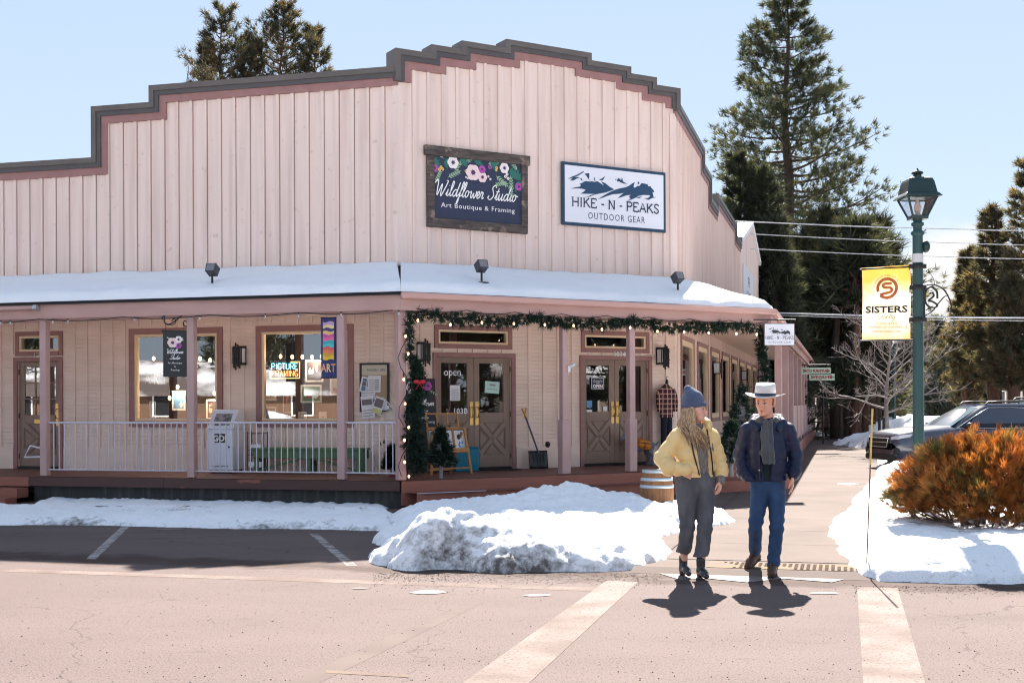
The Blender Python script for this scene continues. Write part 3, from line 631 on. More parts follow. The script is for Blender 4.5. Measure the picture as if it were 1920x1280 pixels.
def snow_heap(name, poly, hmax, wid, bumps, seed, res, mt, label=None, cat='snow bank', ragged=.25, pw=.55, rough=.16, z0=.0, lumps=.06, dirtedge=.5):
    P = np.array([(p[0], p[1]) for p in poly]); lo = P.min(0)-.4; hi = P.max(0)+.4
    xs = np.arange(lo[0], hi[0], res); ys = np.arange(lo[1], hi[1], res); X, Y = np.meshgrid(xs, ys)
    d = inpoly(P, X, Y)+ragged*2*fbm(X*1.3, Y*1.3, seed, 5, .6)
    base = np.clip(d/wid, 0, 1); H = hmax*np.power(base, pw)
    for bx, by, bh, br in bumps: H = H+bh*np.exp(-((X-bx)**2+(Y-by)**2)/br**2)*np.clip(d/.25, 0, 1)**.6
    H = H*(1+rough*4*fbm(X*1.1, Y*1.1, seed+9, 5, .55))+lumps*np.clip(d/.2, 0, 1)*(np.abs(fbm(X*4, Y*4, seed+20, 4, .6))*2-.2)
    H = H+np.clip(d/.15, 0, 1)*(.028*np.clip(fbm(X*6, Y*6, seed+50, 3, .5)*2.2, -.1, 1)+.018*np.clip(1-np.abs(fbm(X*2.2, Y*2.2, seed+60, 4, .6))*9, 0, 1))*(1 if lumps > .05 else .25)
    H = np.where(d > 0, np.maximum(H, .004), -.03)
    n0, n1 = X.shape; keep = d > -res*1.5
    idx = -np.ones(X.shape, int); q = keep[:-1, :-1] | keep[1:, :-1] | keep[:-1, 1:] | keep[1:, 1:]
    used = np.zeros(X.shape, bool); used[:-1, :-1] |= q; used[1:, :-1] |= q; used[:-1, 1:] |= q; used[1:, 1:] |= q
    idx[used] = np.arange(used.sum()); V = np.stack([X[used], Y[used], H[used]+z0], 1)
    fa = np.stack([idx[:-1, :-1][q], idx[:-1, 1:][q], idx[1:, 1:][q], idx[1:, :-1][q]], 1)
    me = bpy.data.meshes.new(name); me.from_pydata(V.tolist(), [], fa.tolist()); me.materials.append(mt); me.polygons.foreach_set('use_smooth', [True]*len(fa))
    at = me.attributes.new('dirt', 'FLOAT', 'POINT'); gx, gy = np.gradient(H, res); slope = np.clip(np.hypot(gx, gy)/1.6, 0, 1)
    dv = np.clip(1-d/.32, 0, 1)*dirtedge*np.clip(.5+2.2*fbm(X*.9, Y*.9, seed+4, 3), 0, 1.5)+slope*.12+np.clip(fbm(X*.8, Y*.8, seed+31, 4)*2.2-.15, 0, .6)
    at.data.foreach_set('value', dv[used].astype(np.float32)); me.update()
    o = bpy.data.objects.new(name, me); COL.objects.link(o)
    if label: tag(o, label, cat)
    else: o['kind'] = 'structure'
    return o
G = lambda *px: [gnd(u, v) for u, v in px]
snow_heap('snow_bank', G((712, 1048), (716, 1062), (760, 1070), (860, 1068), (890, 1073), (990, 1070), (1090, 1074), (1165, 1072), (1222, 1070), (1255, 1046), (1245, 1018), (1285, 1000), (1340, 992), (1378, 984), (1345, 970), (1250, 966), (1180, 962), (900, 960), (755, 968), (710, 985)),
          .27, .55, [(-.85, 13.25, .26, .42), (-.3, 13.35, .16, .35), (.2, 13.1, .1, .4), (.33, 18.2, .10, .75), (.75, 18.0, .06, .8), (1.3, 18.6, .15, .8), (.25, 15, .02, 1.2), (-.4, 14.6, .08, .7), (1.15, 12.9, -.02, .5)], 3, .03, snowm,
          'large lumpy plowed snow bank in front of the double doors beside the walking woman', dirtedge=.34, lumps=.08, rough=.2, ragged=.3)
snow_heap('snow_bank', G((1562, 985), (1552, 1010), (1575, 1052), (1606, 1082), (1650, 1090), (1760, 1094), (1930, 1092), (2120, 1092), (2200, 1000), (2100, 960), (1900, 900), (1720, 872), (1650, 868), (1640, 900), (1600, 940)),
          .26, .5, [(4.2, 12.6, .06, .5), (4.9, 16, .05, 1.2), (5.4, 12.4, .05, .8)], 12, .04, snowm, 'smooth snow bank under the orange bush and lamp post beside the sidewalk', ragged=.16, dirtedge=.45, rough=.11, lumps=.05)
snow_heap('snow_bank', G((-420, 992), (0, 984), (200, 984), (400, 990), (600, 992), (745, 996), (770, 985), (745, 968), (560, 963), (300, 960), (0, 956), (-420, 956)),
          .125, .35, [], 21, .045, snowm, 'long low ridge of gritty snow along the back edge of the parking bays', ragged=.16, rough=.2, dirtedge=.5, lumps=.055)
snow_heap('snow_bank', G((60, 946), (250, 949), (500, 951), (725, 955), (735, 950), (600, 945), (480, 941), (250, 938), (90, 940)), .07, .22, [], 33, .045, snowc, 'thin strip of clean snow against the dark foundation under the porch railing', ragged=.1, dirtedge=0)
# ---------------- snow lying on the porch roof
def roof_snow():
    mb = MB()
    defs = [(FA, -16, 0.0, DA+ov, None, c1, 160, 22), (FB, 0.0, TB, DB+ov, c1, c2, 80, 22), (FC, 0, 2.2, DC+ov, c2, None, 24, 22)]
    for F, x0, x1, d1, cl, cr_, nu, nv in defs:
        a, b, c, d = panel(F, x0, x1, .10, d1, cl, cr_, ZW-.03, ZE)
        rows = []
        for j in range(nv+1):
            s_ = j/nv; r = []
            for i in range(nu+1):
                t = i/nu; p = (a*(1-t)+b*t)*(1-s_)+(d*(1-t)+c*t)*s_
                fr = noise.noise((p.x*1.1, p.y*1.1, 2.))*.5+noise.noise((p.x*3, p.y*3, 5.))*.25
                lim = .975+fr*.05; edge = min(1., max(0., (lim-s_)/.06)); up = min(1., max(0., (s_-.0-max(0, fr)*.03)/.05))
                if F is FC: edge *= min(1., max(0., (1.0-t+.02)/.3))
                th = .12*(edge**.5)*(up**.5)*(1+.7*fr)
                r.append((p.x, p.y, p.z+th-.002 if th > .003 else p.z-.03))
            rows.append(r)
        mb.grid(rows[::-1] if True else rows)
    me = mb.mesh('roof_snow', snowc); at = me.attributes.new('dirt', 'FLOAT', 'POINT')
    o = bpy.data.objects.new('roof_snow', me); COL.objects.link(o); tag(o, 'smooth blanket of white snow lying on the porch roof of the corner shop', 'snow')
roof_snow()
# ================================================================ trees and shrubs
def leafmat(name, warm=(1.15, 1.0, .55), tr=.35):
    if name in MATS: return MATS[name]
    m = bpy.data.materials.new(name); m.use_nodes = True; t = m.node_tree; n = t.nodes; l = t.links; n.remove(n['Principled BSDF'])
    a = n.new('ShaderNodeAttribute'); a.attribute_name = 'tone'
    d = n.new('ShaderNodeBsdfDiffuse'); l.new(a.outputs['Color'], d.inputs[0])
    x = n.new('ShaderNodeMix'); x.data_type = 'RGBA'; x.blend_type = 'MULTIPLY'; x.inputs['Factor'].default_value = 1; x.inputs['B'].default_value = (*[c*1.6 for c in warm], 1); l.new(a.outputs['Color'], x.inputs['A'])
    b = n.new('ShaderNodeBsdfTranslucent'); l.new(x.outputs['Result'], b.inputs[0])
    g = n.new('ShaderNodeBsdfGlossy'); g.inputs['Roughness'].default_value = .45; g.inputs['Color'].default_value = (.5, .5, .45, 1)
    mx = n.new('ShaderNodeMixShader'); mx.inputs[0].default_value = tr; l.new(d.outputs[0], mx.inputs[1]); l.new(b.outputs[0], mx.inputs[2])
    m2 = n.new('ShaderNodeMixShader'); m2.inputs[0].default_value = .06; l.new(mx.outputs[0], m2.inputs[1]); l.new(g.outputs[0], m2.inputs[2])
    l.new(m2.outputs[0], n['Material Output'].inputs[0]); MATS[name] = m; return m
needle = leafmat('pine_needles'); needle2 = leafmat('bush_needles', (1.2, .9, .5), .25)
bark = mat('grey_brown_bark', (.09, .062, .05), .9, col2=(.05, .036, .03), sc_=3, st=(3, 3, .5), bump=(6, .5), bst=(3, 3, .6))
barkr = mat('red_brown_bark', (.17, .085, .055), .9, col2=(.07, .04, .03), sc_=2, st=(3, 3, .5), bump=(6, .5), bst=(3, 3, .6))
barkp = mat('pale_grey_bark', (.34, .30, .28), .85, col2=(.23, .20, .185), sc_=4, st=(3, 3, .6), bump=(8, .3))
def npmesh(name, V, k, tones, mt):
    """V: (n, k, 3) array of polygons with k corners, tones (n, 3)"""
    n = len(V); me = bpy.data.meshes.new(name); me.vertices.add(n*k); me.vertices.foreach_set('co', V.reshape(-1).astype(np.float32))
    me.loops.add(n*k); me.loops.foreach_set('vertex_index', np.arange(n*k, dtype=np.int32)); me.polygons.add(n)
    me.polygons.foreach_set('loop_start', np.arange(0, n*k, k, dtype=np.int32)); me.update(calc_edges=True)
    at = me.attributes.new('tone', 'FLOAT_COLOR', 'POINT'); c = np.ones((n, k, 4), np.float32); c[:, :, :3] = tones[:, None, :]; at.data.foreach_set('color', c.reshape(-1))
    me.materials.append(mt); return me
def unit(a): return a/np.maximum(np.linalg.norm(a, axis=-1, keepdims=True), 1e-9)
def tufts(rng, C, D, S, blades, spread, wid, tones, bent=0.):
    """each tuft: blades thin triangles fanning out from C about direction D"""
    n = len(C); d = unit(np.repeat(D, blades, 0)+rng.normal(0, spread, (n*blades, 3))); c = np.repeat(C, blades, 0)+rng.normal(0, .12, (n*blades, 3))*np.repeat(S, blades)[:, None]
    s_ = (np.repeat(S, blades)*rng.uniform(.6, 1.15, n*blades))[:, None]; side = unit(np.cross(d, rng.normal(0, 1, d.shape)))*s_*wid
    V = np.stack([c-side, c+side, c+d*s_+side*.3, c+d*s_-side*.3], 1) if bent else np.stack([c-side, c+side, c+d*s_], 1)
    t = np.repeat(tones, blades, 0)*rng.uniform(.8, 1.2, (n*blades, 1)); return V, t
def pick_tones(rng, n, cols, jit=.18):
    a = np.array(cols)[rng.integers(0, len(cols), n)]; return a*rng.uniform(1-jit, 1+jit, (n, 1))
def limb_tubes(mb, paths, n=5):
    for pts, r in paths: mb.tube(pts, r, n, cap=False)
def conifer(name, label, pos, H, R, base, nb, seed, cols, trunk_r=.3, upturn=.35, tuft=.5, per=10, blades=12, droop=.15, conic=1.0, barkm=None, group=None, topw=.12, lean=0., gaps=.0, cat='tree', wid=.045, spread=.55, shape=None):
    rng = np.random.default_rng(seed); root = thing(name, label, cat, TR(*pos), group); barkm = barkm or bark
    tr = MB(); k = 14; ax = [Vector((lean*H*(i/k)**1.5+.006*H*math.sin(i*1.3+seed), .006*H*math.cos(i*1.7+seed), H*i/k)) for i in range(k+1)]; ax[0] = Vector((0, 0, -.3 if H > 4 else 0))
    def axis(h): q = max(0, min(k-1e-6, h/H*k)); i = int(q); return ax[i].lerp(ax[i+1], q-i)
    tr.tube(ax, [max(.02, trunk_r*(1-i/k)**.85+.015) for i in range(k+1)], 9); part('trunk', tr, barkm, root)
    lm = MB(); C = []; D = []; S = []
    for b in range(nb):
        f = ((b+rng.uniform(0, 1))/nb)**.9; h = base*H+(1-base)*H*f; az = b*2.399+rng.normal(0, .35)
        prof = (1-f)**.8*conic+topw if shape is None else shape(f)
        L_ = R*prof*rng.uniform(.65, 1.15); o = axis(h); dr = Vector((math.cos(az), math.sin(az), 0)); pts = []
        for q in range(6):
            s_ = q/5; pts.append(o+dr*(L_*s_)+Vector((0, 0, L_*(-droop*s_*(1-f)+upturn*s_*s_))))
        lm.tube(pts, [max(.012, .03+trunk_r*.22*(1-f))*(1-.85*q/5) for q in range(6)], 5, cap=False)
        if rng.uniform() < gaps: continue
        m_ = max(3, int(per*(.35+prof)))
        for j in range(m_):
            s_ = rng.uniform(.25, 1.03)**.75; q = min(4, int(s_*5)); p = pts[q].lerp(pts[q+1], min(1.1, s_*5-q))
            off = rng.normal(0, 1, 3)*np.array([1, 1, .55])*L_*.13*(1.15-s_*.5); C.append(np.array(p)+off); D.append(np.array([dr.x*.7, dr.y*.7, .45+upturn*.4])+off/(np.linalg.norm(off)+.1)*.5); S.append(tuft*rng.uniform(.7, 1.25))
    part('limbs', lm, barkm, root)
    for j in range(8): C.append(np.array(ax[-1])+rng.normal(0, .1, 3)-np.array([0, 0, j*.12*H/18])); D.append(np.array([0, 0, 1.])); S.append(tuft*.8)
    C, D, S = np.array(C), unit(np.array(D)), np.array(S); V, t = tufts(rng, C, D, S, blades, spread, wid, pick_tones(rng, len(C), cols))
    part('crown', npmesh('crown', V, 3, t, needle), [], root); return root
PINE = [(.038, .052, .034), (.046, .06, .037), (.032, .045, .031), (.075, .075, .045)]
DARK = [(.038, .048, .034), (.05, .058, .038), (.034, .042, .032)]
GOLD_BACKLIT = [(.15, .12, .075), (.17, .13, .085), (.10, .095, .06), (.07, .075, .05), (.06, .068, .045)]  # golden backlight and pale haze put into the needle colours
def base_at(u, Y): p = dep(u, 790, Y); return (p.x, p.y, 0)
def hgt(v, Y, u=1500): return dep(u, v, Y).z
conifer('ponderosa_pine', 'tallest pine behind the shop, bare grey trunk showing between tiers of airy branches', base_at(1478, 76), hgt(-14, 76), 7.3, .28, 112, 4, PINE, .56, .28, .43, 50, 15, .12, .95, group='pines along the side street', topw=.10, wid=.06)
for i, (u, v, R_) in enumerate(((1388, 292, 1.5), (1432, 326, 1.6), (1355, 400, 1.2), (1455, 430, 1.5))):
    conifer('juniper_tree', ['dark dense pointed juniper just behind the shop gable, rising first beside the tall pine', 'dark juniper with pointed top close against the tall pine trunk', 'low dark juniper peeking over the stepped side parapet', 'shorter dark juniper in front of the tall pine trunk'][i], base_at(u, 53-i*.7), hgt(v, 53), R_*1.35, .05, 130, 30+i, DARK, .2, .55, .36, 24, 12, .0, .8, group='junipers behind the shop', topw=.16, wid=.06, spread=.5)
for i, (u, v, R_, Y) in enumerate(((1545, 395, 4.6, 66), (1625, 455, 4.2, 70), (1500, 520, 3.6, 62), (1590, 560, 3.4, 60))):
    conifer('dense_pine', ['broad dark pine directly behind the tall pine and over the slatted porch', 'dark pine with golden sunlit edge standing behind the yellow banner', 'dark bushy pine low behind the gable end of the shop', 'dark low-crowned pine above the row of bare trunks by the far sidewalk'][i], base_at(u, Y), hgt(v, Y), R_*.92, .40, 80, 40+i, DARK+[(.09, .075, .03), (.05, .055, .03)], .35, .25, .46, 20, 13, .15, .9, group='dense pines behind the shop', topw=.3, wid=.06, shape=lambda f: (1-f**2.2)*.95+.12)
for i, (u, v, R_, Y, bs) in enumerate(((1862, 392, 1.9, 62, .22), (1932, 300, 2.4, 60, .2), (1815, 470, 1.35, 66, .15), (1985, 380, 2.6, 64, .15), (1900, 520, 1.6, 58, .3))):
    conifer('golden_pine', ['brown-green ponderosa with sun-gilded needles second from the right frame edge', 'tallest gilded ponderosa at the right frame edge', 'slimmer gilded pine nearest the lamp post', 'gilded pine cut by the right frame edge', 'lower gilded pine with reddish trunk above the parked car'][i], base_at(u, Y), hgt(v, Y), R_, bs, 85, 50+i, GOLD_BACKLIT, .34, .35, .36, 26, 14, .05, .9, barkm=barkr, group='gilded pines at the right', topw=.16, wid=.06, shape=lambda f: min(1, (f+.12)*3.2)*(1-f)**.8+.12)
for i, (u, v, Y) in enumerate(((1755, 598, 130), (1778, 628, 140), (1738, 640, 150), (1795, 640, 120), (1765, 660, 110))):
    conifer('fir_tree', ['far hazy fir spire just right of the lamp pole', 'far fir behind the scroll bracket of the lamp post', 'far small fir against the lamp pole', 'far fir between the lamp post and the gilded pines', 'far short fir above the parked car roof'][i], base_at(u, Y), hgt(v, Y), 3.4, .05, 70, 60+i, [(.085, .10, .085), (.075, .085, .075)], .25, .1, 1.0, 8, 10, .3, 1., group='distant firs', topw=.06, wid=.08)
for i, (u, v, R_) in enumerate(((421, 20, 2.1), (474, 75, 1.3), (530, 13, 2.4), (575, 55, 1.5), (392, 90, 1.4))):
    conifer('juniper_tree', ['left pair of junipers over the shop roof: the taller, with narrow tip', 'small juniper between the two big ones over the roof', 'tallest juniper over the shop roof with reddish trunk showing', 'slanting juniper on the outer side of the rooftop junipers beside open sky', 'short juniper top nearest the bare saplings over the roof'][i], base_at(u, 60+i), hgt(v, 60+i, 450), R_*1.45, .45, 120, 70+i, [(.055, .06, .04), (.045, .05, .038), (.10, .075, .04), (.04, .045, .035)], .22, .75, .32, 26, 13, -.1, .8, barkm=barkr, group='junipers over the roof', topw=.22, wid=.055, lean=.02*(i == 3), gaps=.2, shape=lambda f: .95*(1-f)**.55*(.75+.25*math.sin(f*19))+.12)
# ---- bare trees
def bare_tree(name, label, pos, H, R, seed, levels=4, r0=.13, mt=None, group=None, first=.35, nfirst=9, up=.35, cat='tree'):
    rg = random.Random(seed); root = thing(name, label, cat, TR(*pos), group); mt = mt or barkp
    tk = MB(); ax = [Vector((.03*H*math.sin(i*.9+seed)*i/6, .02*H*math.cos(i+seed)*i/6, H*i/6)) for i in range(7)]; tk.tube(ax, [r0*(1-.85*i/6) for i in range(7)], 8); part('trunk', tk, mt, root)
    lb = MB()
    def grow(p, d, L_, r, lv):
        pts = [p]; q = p; L_ = L_*rg.uniform(.8, 1.15)
        for s_ in range(4):
            d = (d+Vector((rg.gauss(0, .13), rg.gauss(0, .13), rg.gauss(.03, .1)))).normalized(); q = q+d*L_/4; pts.append(q)
        lb.tube(pts, [max(.006, r*(1-.6*s_/4)) for s_ in range(5)], 4 if lv < 2 else 5, cap=False)
        if lv <= 0: return
        for k in range(rg.randint(3, 5)):
            i = rg.randint(1, 3); nd = (d+Vector((rg.gauss(0, .6), rg.gauss(0, .6), rg.gauss(.1, .4)))).normalized(); grow(pts[i].lerp(pts[i+1], rg.random()), nd, L_*rg.uniform(.4, .68), r*.5, lv-1)
    for k in range(nfirst):
        f = first+(1-first)*(k/nfirst); i = min(5, int(f*6)); o = ax[i].lerp(ax[i+1], f*6-i); a = k*2.4+rg.uniform(-.4, .4)
        grow(o, Vector((math.cos(a), math.sin(a), up+f*.8)).normalized(), R*(1.15-.6*f), r0*.45*(1-f*.6), levels-1)
    part('limbs', lb, mt, root); return root
bare_tree('bare_tree', 'leafless pale tree with spreading frosty twigs beside the sidewalk behind the lamp post', base_at(1664, 40), 3.8, 2.2, 3, 4, .11, barkp, first=.36, nfirst=19, up=.02)
bare_tree('bare_tree', 'tall bare sapling poking above the low parapet left of the rooftop junipers', base_at(364, 48), hgt(72, 48, 364), .8, 9, 2, .07, bark, first=.8, nfirst=3, up=1.2, group='saplings over the roof')
bare_tree('bare_tree', 'shorter bare sapling poking above the low parapet, farthest from the junipers', base_at(345, 48), hgt(112, 48, 345), .8, 14, 2, .06, bark, first=.8, nfirst=3, up=1.2, group='saplings over the roof')
for i, (u, Y, r, mt_) in enumerate(((1569, 58, .24, bark), (1588, 62, .16, bark), (1606, 56, .22, barkr), (1622, 60, .14, barkr), (1633, 64, .16, bark), (1545, 66, .16, barkr), (1648, 66, .13, bark))):
    conifer('pine_trunk_tree', ['thick dark trunk on the near side of the trunk row beside the far sidewalk', 'thin dark trunk second in the row beside the far sidewalk', 'reddish thick trunk in the middle of the trunk row', 'thin reddish trunk just past the thick reddish one', 'dark trunk at the inner end of the trunk row by the bare tree', 'reddish trunk behind the sign post at the porch end', 'slim dark trunk directly behind the pale bare tree'][i], base_at(u, Y), 9+i*.4, 1.5, .6, 36, 90+i, DARK, r*1.3, .2, .7, 11, 11, .2, .8, barkm=mt_, group='row of trunks by the far sidewalk', topw=.3, wid=.06)
conifer('cedar_bush', 'low dark cedar bush at the foot of the trunk row by the far sidewalk', base_at(1577, 56), 3.3, 1.5, .5, 60, 99, DARK, .1, .5, .5, 10, 11, .0, .9, topw=.25, wid=.06, shape=lambda f: (1-f**3)*.9+.1)
# far wood closing the street
def far_wood():
    rng = np.random.default_rng(17); Cs = []; Ds = []; Ss = []; tn_ = []
    for i in range(300):
        u = rng.uniform(1250, 2150); Y = rng.uniform(110, 190); p = dep(u, 790, Y); Ht = rng.uniform(7, 13.5)*(1 if u < 1690 or u > 1800 else .8)*Y/150; n = 46
        f = rng.uniform(0, 1, n)**1.3; r = (1-f)*Ht*.2*rng.uniform(.3, 1, n); a = rng.uniform(0, 6.28, n)
        Cs.append(np.stack([p.x+r*np.cos(a), p.y+r*np.sin(a), f*Ht], 1)); Ds.append(np.stack([np.cos(a), np.sin(a), np.full(n, .3)], 1)); Ss.append(np.full(n, 1.7)); tn_.append(np.tile(np.array([[.06, .065, .045], [.085, .075, .05], [.05, .058, .048], [.12, .09, .055]])[rng.integers(0, 4)]*1.25, (n, 1)))
    V, t = tufts(rng, np.concatenate(Cs), unit(np.concatenate(Ds)), np.concatenate(Ss), 8, .5, .16, np.concatenate(tn_)); o = part('far_wood', npmesh('far_wood', V, 3, t, needle), [], None); o['kind'] = 'stuff'
far_wood()
# ---- the orange bush on the snow
def bush():
    rng = np.random.default_rng(5); root = thing('mugo_pine_bush', 'big rounded winter-burnt bush, orange and brown with green tips, on the snow bank', 'bush', TR(5.70, 14.75, .12))
    n = 7500; a = rng.uniform(0, 6.283, n); cz = rng.uniform(-.35, 1, n); rr = np.sqrt(1-np.clip(cz, -1, 1)**2); sc2 = rng.uniform(.35, 1., n)**.3
    lum = 1+.13*np.sin(a*5+cz*4)+.08*np.sin(a*11-cz*7)+rng.normal(0, .03, n)
    P = np.stack([np.cos(a)*rr*1.06*sc2*lum*(1-.25*np.clip(-cz, 0, 1)), np.sin(a)*rr*1.05*sc2*lum, .48+cz*.66*sc2*lum], 1); P[:, 2] = np.maximum(P[:, 2], .02+.25*rng.uniform(0, 1, n))
    low = P[:, 2] < .3; keep = ~low | (rng.uniform(0, 1, n) < .75); P = P[keep]; n = len(P)
    D = unit(np.stack([P[:, 0], P[:, 1], P[:, 2]*.8+.35], 1)); g = np.array([noise.noise((p[0]*3.2+3, p[1]*3.2, p[2]*3.6)) for p in P])+rng.normal(0, .13, n)-.16*(P[:, 0] < -.5)+.16
    cols = np.where((g > .2)[:, None], np.array([.40, .15, .038]), np.where((g > -.12)[:, None], np.array([.37, .18, .052]), np.where((g > -.30)[:, None], np.array([.24, .17, .055]), np.array([.085, .10, .03]))))*rng.uniform(.75, 1.25, (n, 1))
    br = (rng.uniform(0, 1, n) < .2); cols[br] = np.array([.10, .045, .018])
    V, t = tufts(rng, P, D, rng.uniform(.07, .125, n), 22, .38, .04, cols); part('foliage', npmesh('foliage', V, 3, t, needle2), [], root)
    st_ = MB(); rg = random.Random(4)
    for k in range(80):
        q = P[rng.integers(0, n)]; s0 = Vector((rg.gauss(0, .22), rg.gauss(0, .2), -.1)); e = Vector(q)*.96; mid = s0.lerp(e, .5)+Vector((0, 0, -.08+rg.gauss(0, .05))); st_.tube([s0, s0.lerp(mid, .55)+Vector((0, 0, .03)), mid, mid.lerp(e, .6), e], [.024, .02, .016, .01, .005], 5, cap=False)
    for k in range(8):
        a_ = math.pi+rg.uniform(-.8, .8); e = Vector((math.cos(a_)*rg.uniform(1.0, 1.25), math.sin(a_)*.9, rg.uniform(.1, .4))); st_.tube([(0, 0, 0), e*.5+Vector((0, 0, .02)), e], [.016, .01, .004], 4, cap=False)
    part('stems', st_, mat('grey_stems', (.20, .155, .13), .85, col2=(.12, .09, .075), sc_=5), root)
bush()
# ================================================================ signs
def ribbon(mb, pts, w_, y=0., m=0, M2=None):
    """flat stroke in the (x, z) plane facing -y"""
    P = [Vector((p[0], p[1], 0)) for p in pts]; vs = []; n = len(P)
    for i in range(n):
        d = (P[min(i+1, n-1)]-P[max(i-1, 0)]); d = d.normalized() if d.length > 1e-9 else Vector((1, 0, 0)); q = Vector((-d.y, d.x, 0))*w_/2
        vs += [(P[i].x+q.x, y, P[i].y+q.y), (P[i].x-q.x, y, P[i].y-q.y)]
    mb.add(vs, [(2*i, 2*i+1, 2*i+3, 2*i+2) for i in range(n-1)], m)
def smooth_pts(pts, k=6):
    out = []; n = len(pts)
    for i in range(n-1):
        a, b, c, d = pts[max(i-1, 0)], pts[i], pts[i+1], pts[min(i+2, n-1)]
        for j in range(k):
            t = j/k; out.append(tuple(.5*((2*b[q])+(-a[q]+c[q])*t+(2*a[q]-5*b[q]+4*c[q]-d[q])*t*t+(-a[q]+3*b[q]-3*c[q]+d[q])*t**3) for q in (0, 1)))
    out.append(pts[-1]); return out
SCR = {'W': (1.62, [[(-.45, 1.75), (-.3, 2.15), (.0, 2.1), (.12, 1.0), (.3, .0), (.72, 1.7), (.82, .2), (.98, .0), (1.4, 1.4), (1.55, 2.15), (1.3, 2.2)]]),
 'i': (.5, [[(0, .15), (.17, .6), (.26, 1), (.2, .2), (.34, 0), (.52, .25)], [(.3, 1.5), (.33, 1.56)]]),
 'l': (.52, [[(0, .15), (.35, 1.2), (.45, 2.05), (.26, 2.1), (.17, .8), (.26, 0), (.53, .25)]]),
 'd': (1.0, [[(.7, .85), (.42, 1.02), (.1, .5), (.28, 0), (.62, .4), (.92, 2.1)], [(.92, 2.1), (.72, .5), (.8, 0), (1.02, .25)]]),
 'f': (.55, [[(0, .15), (.4, 1.1), (.62, 2.0), (.42, 2.15), (.3, 1), (.18, -.8), (.02, -.85), (.2, -.1), (.57, .25)]]),
 'o': (.88, [[(.55, .95), (.22, .95), (.06, .4), (.28, 0), (.56, .4), (.52, .9), (.68, .78), (.9, .85)]]),
 'w': (1.08, [[(0, .85), (.1, .95), (.12, .2), (.3, 0), (.52, .75), (.56, .2), (.74, 0), (.94, .6), (.92, 1), (1.1, .85)]]),
 'e': (.55, [[(0, .2), (.36, .6), (.36, .98), (.18, 1), (.04, .4), (.24, 0), (.57, .25)]]),
 'r': (.66, [[(0, .25), (.16, 1.05), (.26, .86), (.46, .9), (.38, .3), (.48, 0), (.68, .25)]]),
 'S': (1.1, [[(1.05, 1.8), (.78, 2.15), (.4, 1.8), (.62, 1.2), (.82, .6), (.42, 0), (-.05, .25), (.12, .55)]]),
 't': (.56, [[(0, .2), (.28, 1.1), (.4, 1.8), (.24, .4), (.34, 0), (.58, .25)], [(0, 1.22), (.62, 1.3)]]),
 'u': (.9, [[(0, .3), (.14, .98), (.12, .2), (.3, 0), (.6, .6), (.64, 1)], [(.64, 1), (.6, .2), (.72, 0), (.92, .25)]]),
 'n': (.9, [[(0, .3), (.12, .95), (.1, 0)], [(.1, .4), (.4, 1), (.56, .8), (.58, .2), (.7, 0), (.92, .25)]]),
 'y': (.9, [[(0, .3), (.14, .98), (.12, .2), (.3, 0), (.6, .6), (.64, 1)], [(.64, 1), (.55, -.5), (.3, -.9), (.25, -.5), (.92, .25)]]),
 'C': (1.2, [[(1.1, 1.7), (.8, 2.1), (.2, 1.3), (.2, .3), (.6, 0), (1.2, .3)]]), ' ': (.75, [])}
def script(mb, s, x, z, h, y=0., m=0, wd=.16, slant=.28, align='c', up=.06):
    tw = sum(SCR[c][0] for c in s); cx = x-tw*h*.5 if align == 'c' else x
    for c in s:
        a, st_ = SCR[c]
        for q in st_: ribbon(mb, [(cx+(px+pz*slant)*h, z+pz*h) for px, pz in smooth_pts(q, 5)], wd*h, y, m); y -= .00015
        cx += a*h
SER = {'H': (.8, [[(.12, 0), (.12, 1)], [(.68, 0), (.68, 1)], [(.12, .5), (.68, .5)]], [(.12, 0), (.12, 1), (.68, 0), (.68, 1)]), 'I': (.4, [[(.2, 0), (.2, 1)]], [(.2, 0), (.2, 1)]),
 'K': (.8, [[(.12, 0), (.12, 1)], [(.14, .42), (.64, 1)], [(.3, .58), (.72, 0)]], [(.12, 0), (.12, 1), (.64, 1), (.72, 0)]), 'E': (.72, [[(.12, 0), (.12, 1)], [(.12, .02), (.62, .02), (.64, .22)], [(.12, .98), (.6, .98), (.62, .8)], [(.12, .52), (.46, .52)]], [(.06, 0), (.06, 1)]),
 'N': (.8, [[(.12, 0), (.12, 1)], [(.12, 1), (.66, 0)], [(.66, 0), (.66, 1)]], [(.12, 0), (.66, 1), (.1, 1)]), 'P': (.72, [[(.12, 0), (.12, 1)], [(.12, .98), (.46, .98), (.62, .86), (.62, .62), (.46, .5), (.12, .5)]], [(.12, 0), (.08, 1)]),
 'A': (.82, [[(.06, 0), (.4, 1), (.74, 0)], [(.2, .36), (.6, .36)]], [(.06, 0), (.74, 0)]), 'S': (.66, [[(.56, .8), (.5, .95), (.3, 1), (.12, .88), (.12, .68), (.3, .54), (.46, .44), (.56, .28), (.5, .08), (.3, 0), (.12, .06), (.06, .24)]], []),
 '-': (.5, [[(.1, .45), (.4, .45)]], []), ' ': (.34, [], [])}
def serif(mb, s, x, z, h, wtot, y=0., m=0, wd=.15):
    tw = sum(SER[c][0] for c in s); k = wtot/(tw*h); cx = x-wtot/2
    for c in s:
        a, st_, sf = SER[c]
        for q in st_: ribbon(mb, [(cx+p*h*k, z+r*h) for p, r in q], wd*h, y, m); y -= .0002
        for p, r in sf: ribbon(mb, [(cx+(p-.13)*h*k, z+r*h+(.02*h if r < .5 else -.02*h)), (cx+(p+.11)*h*k, z+r*h+(.02*h if r < .5 else -.02*h))], .045*h, y, m); y -= .0002
        cx += a*h*k
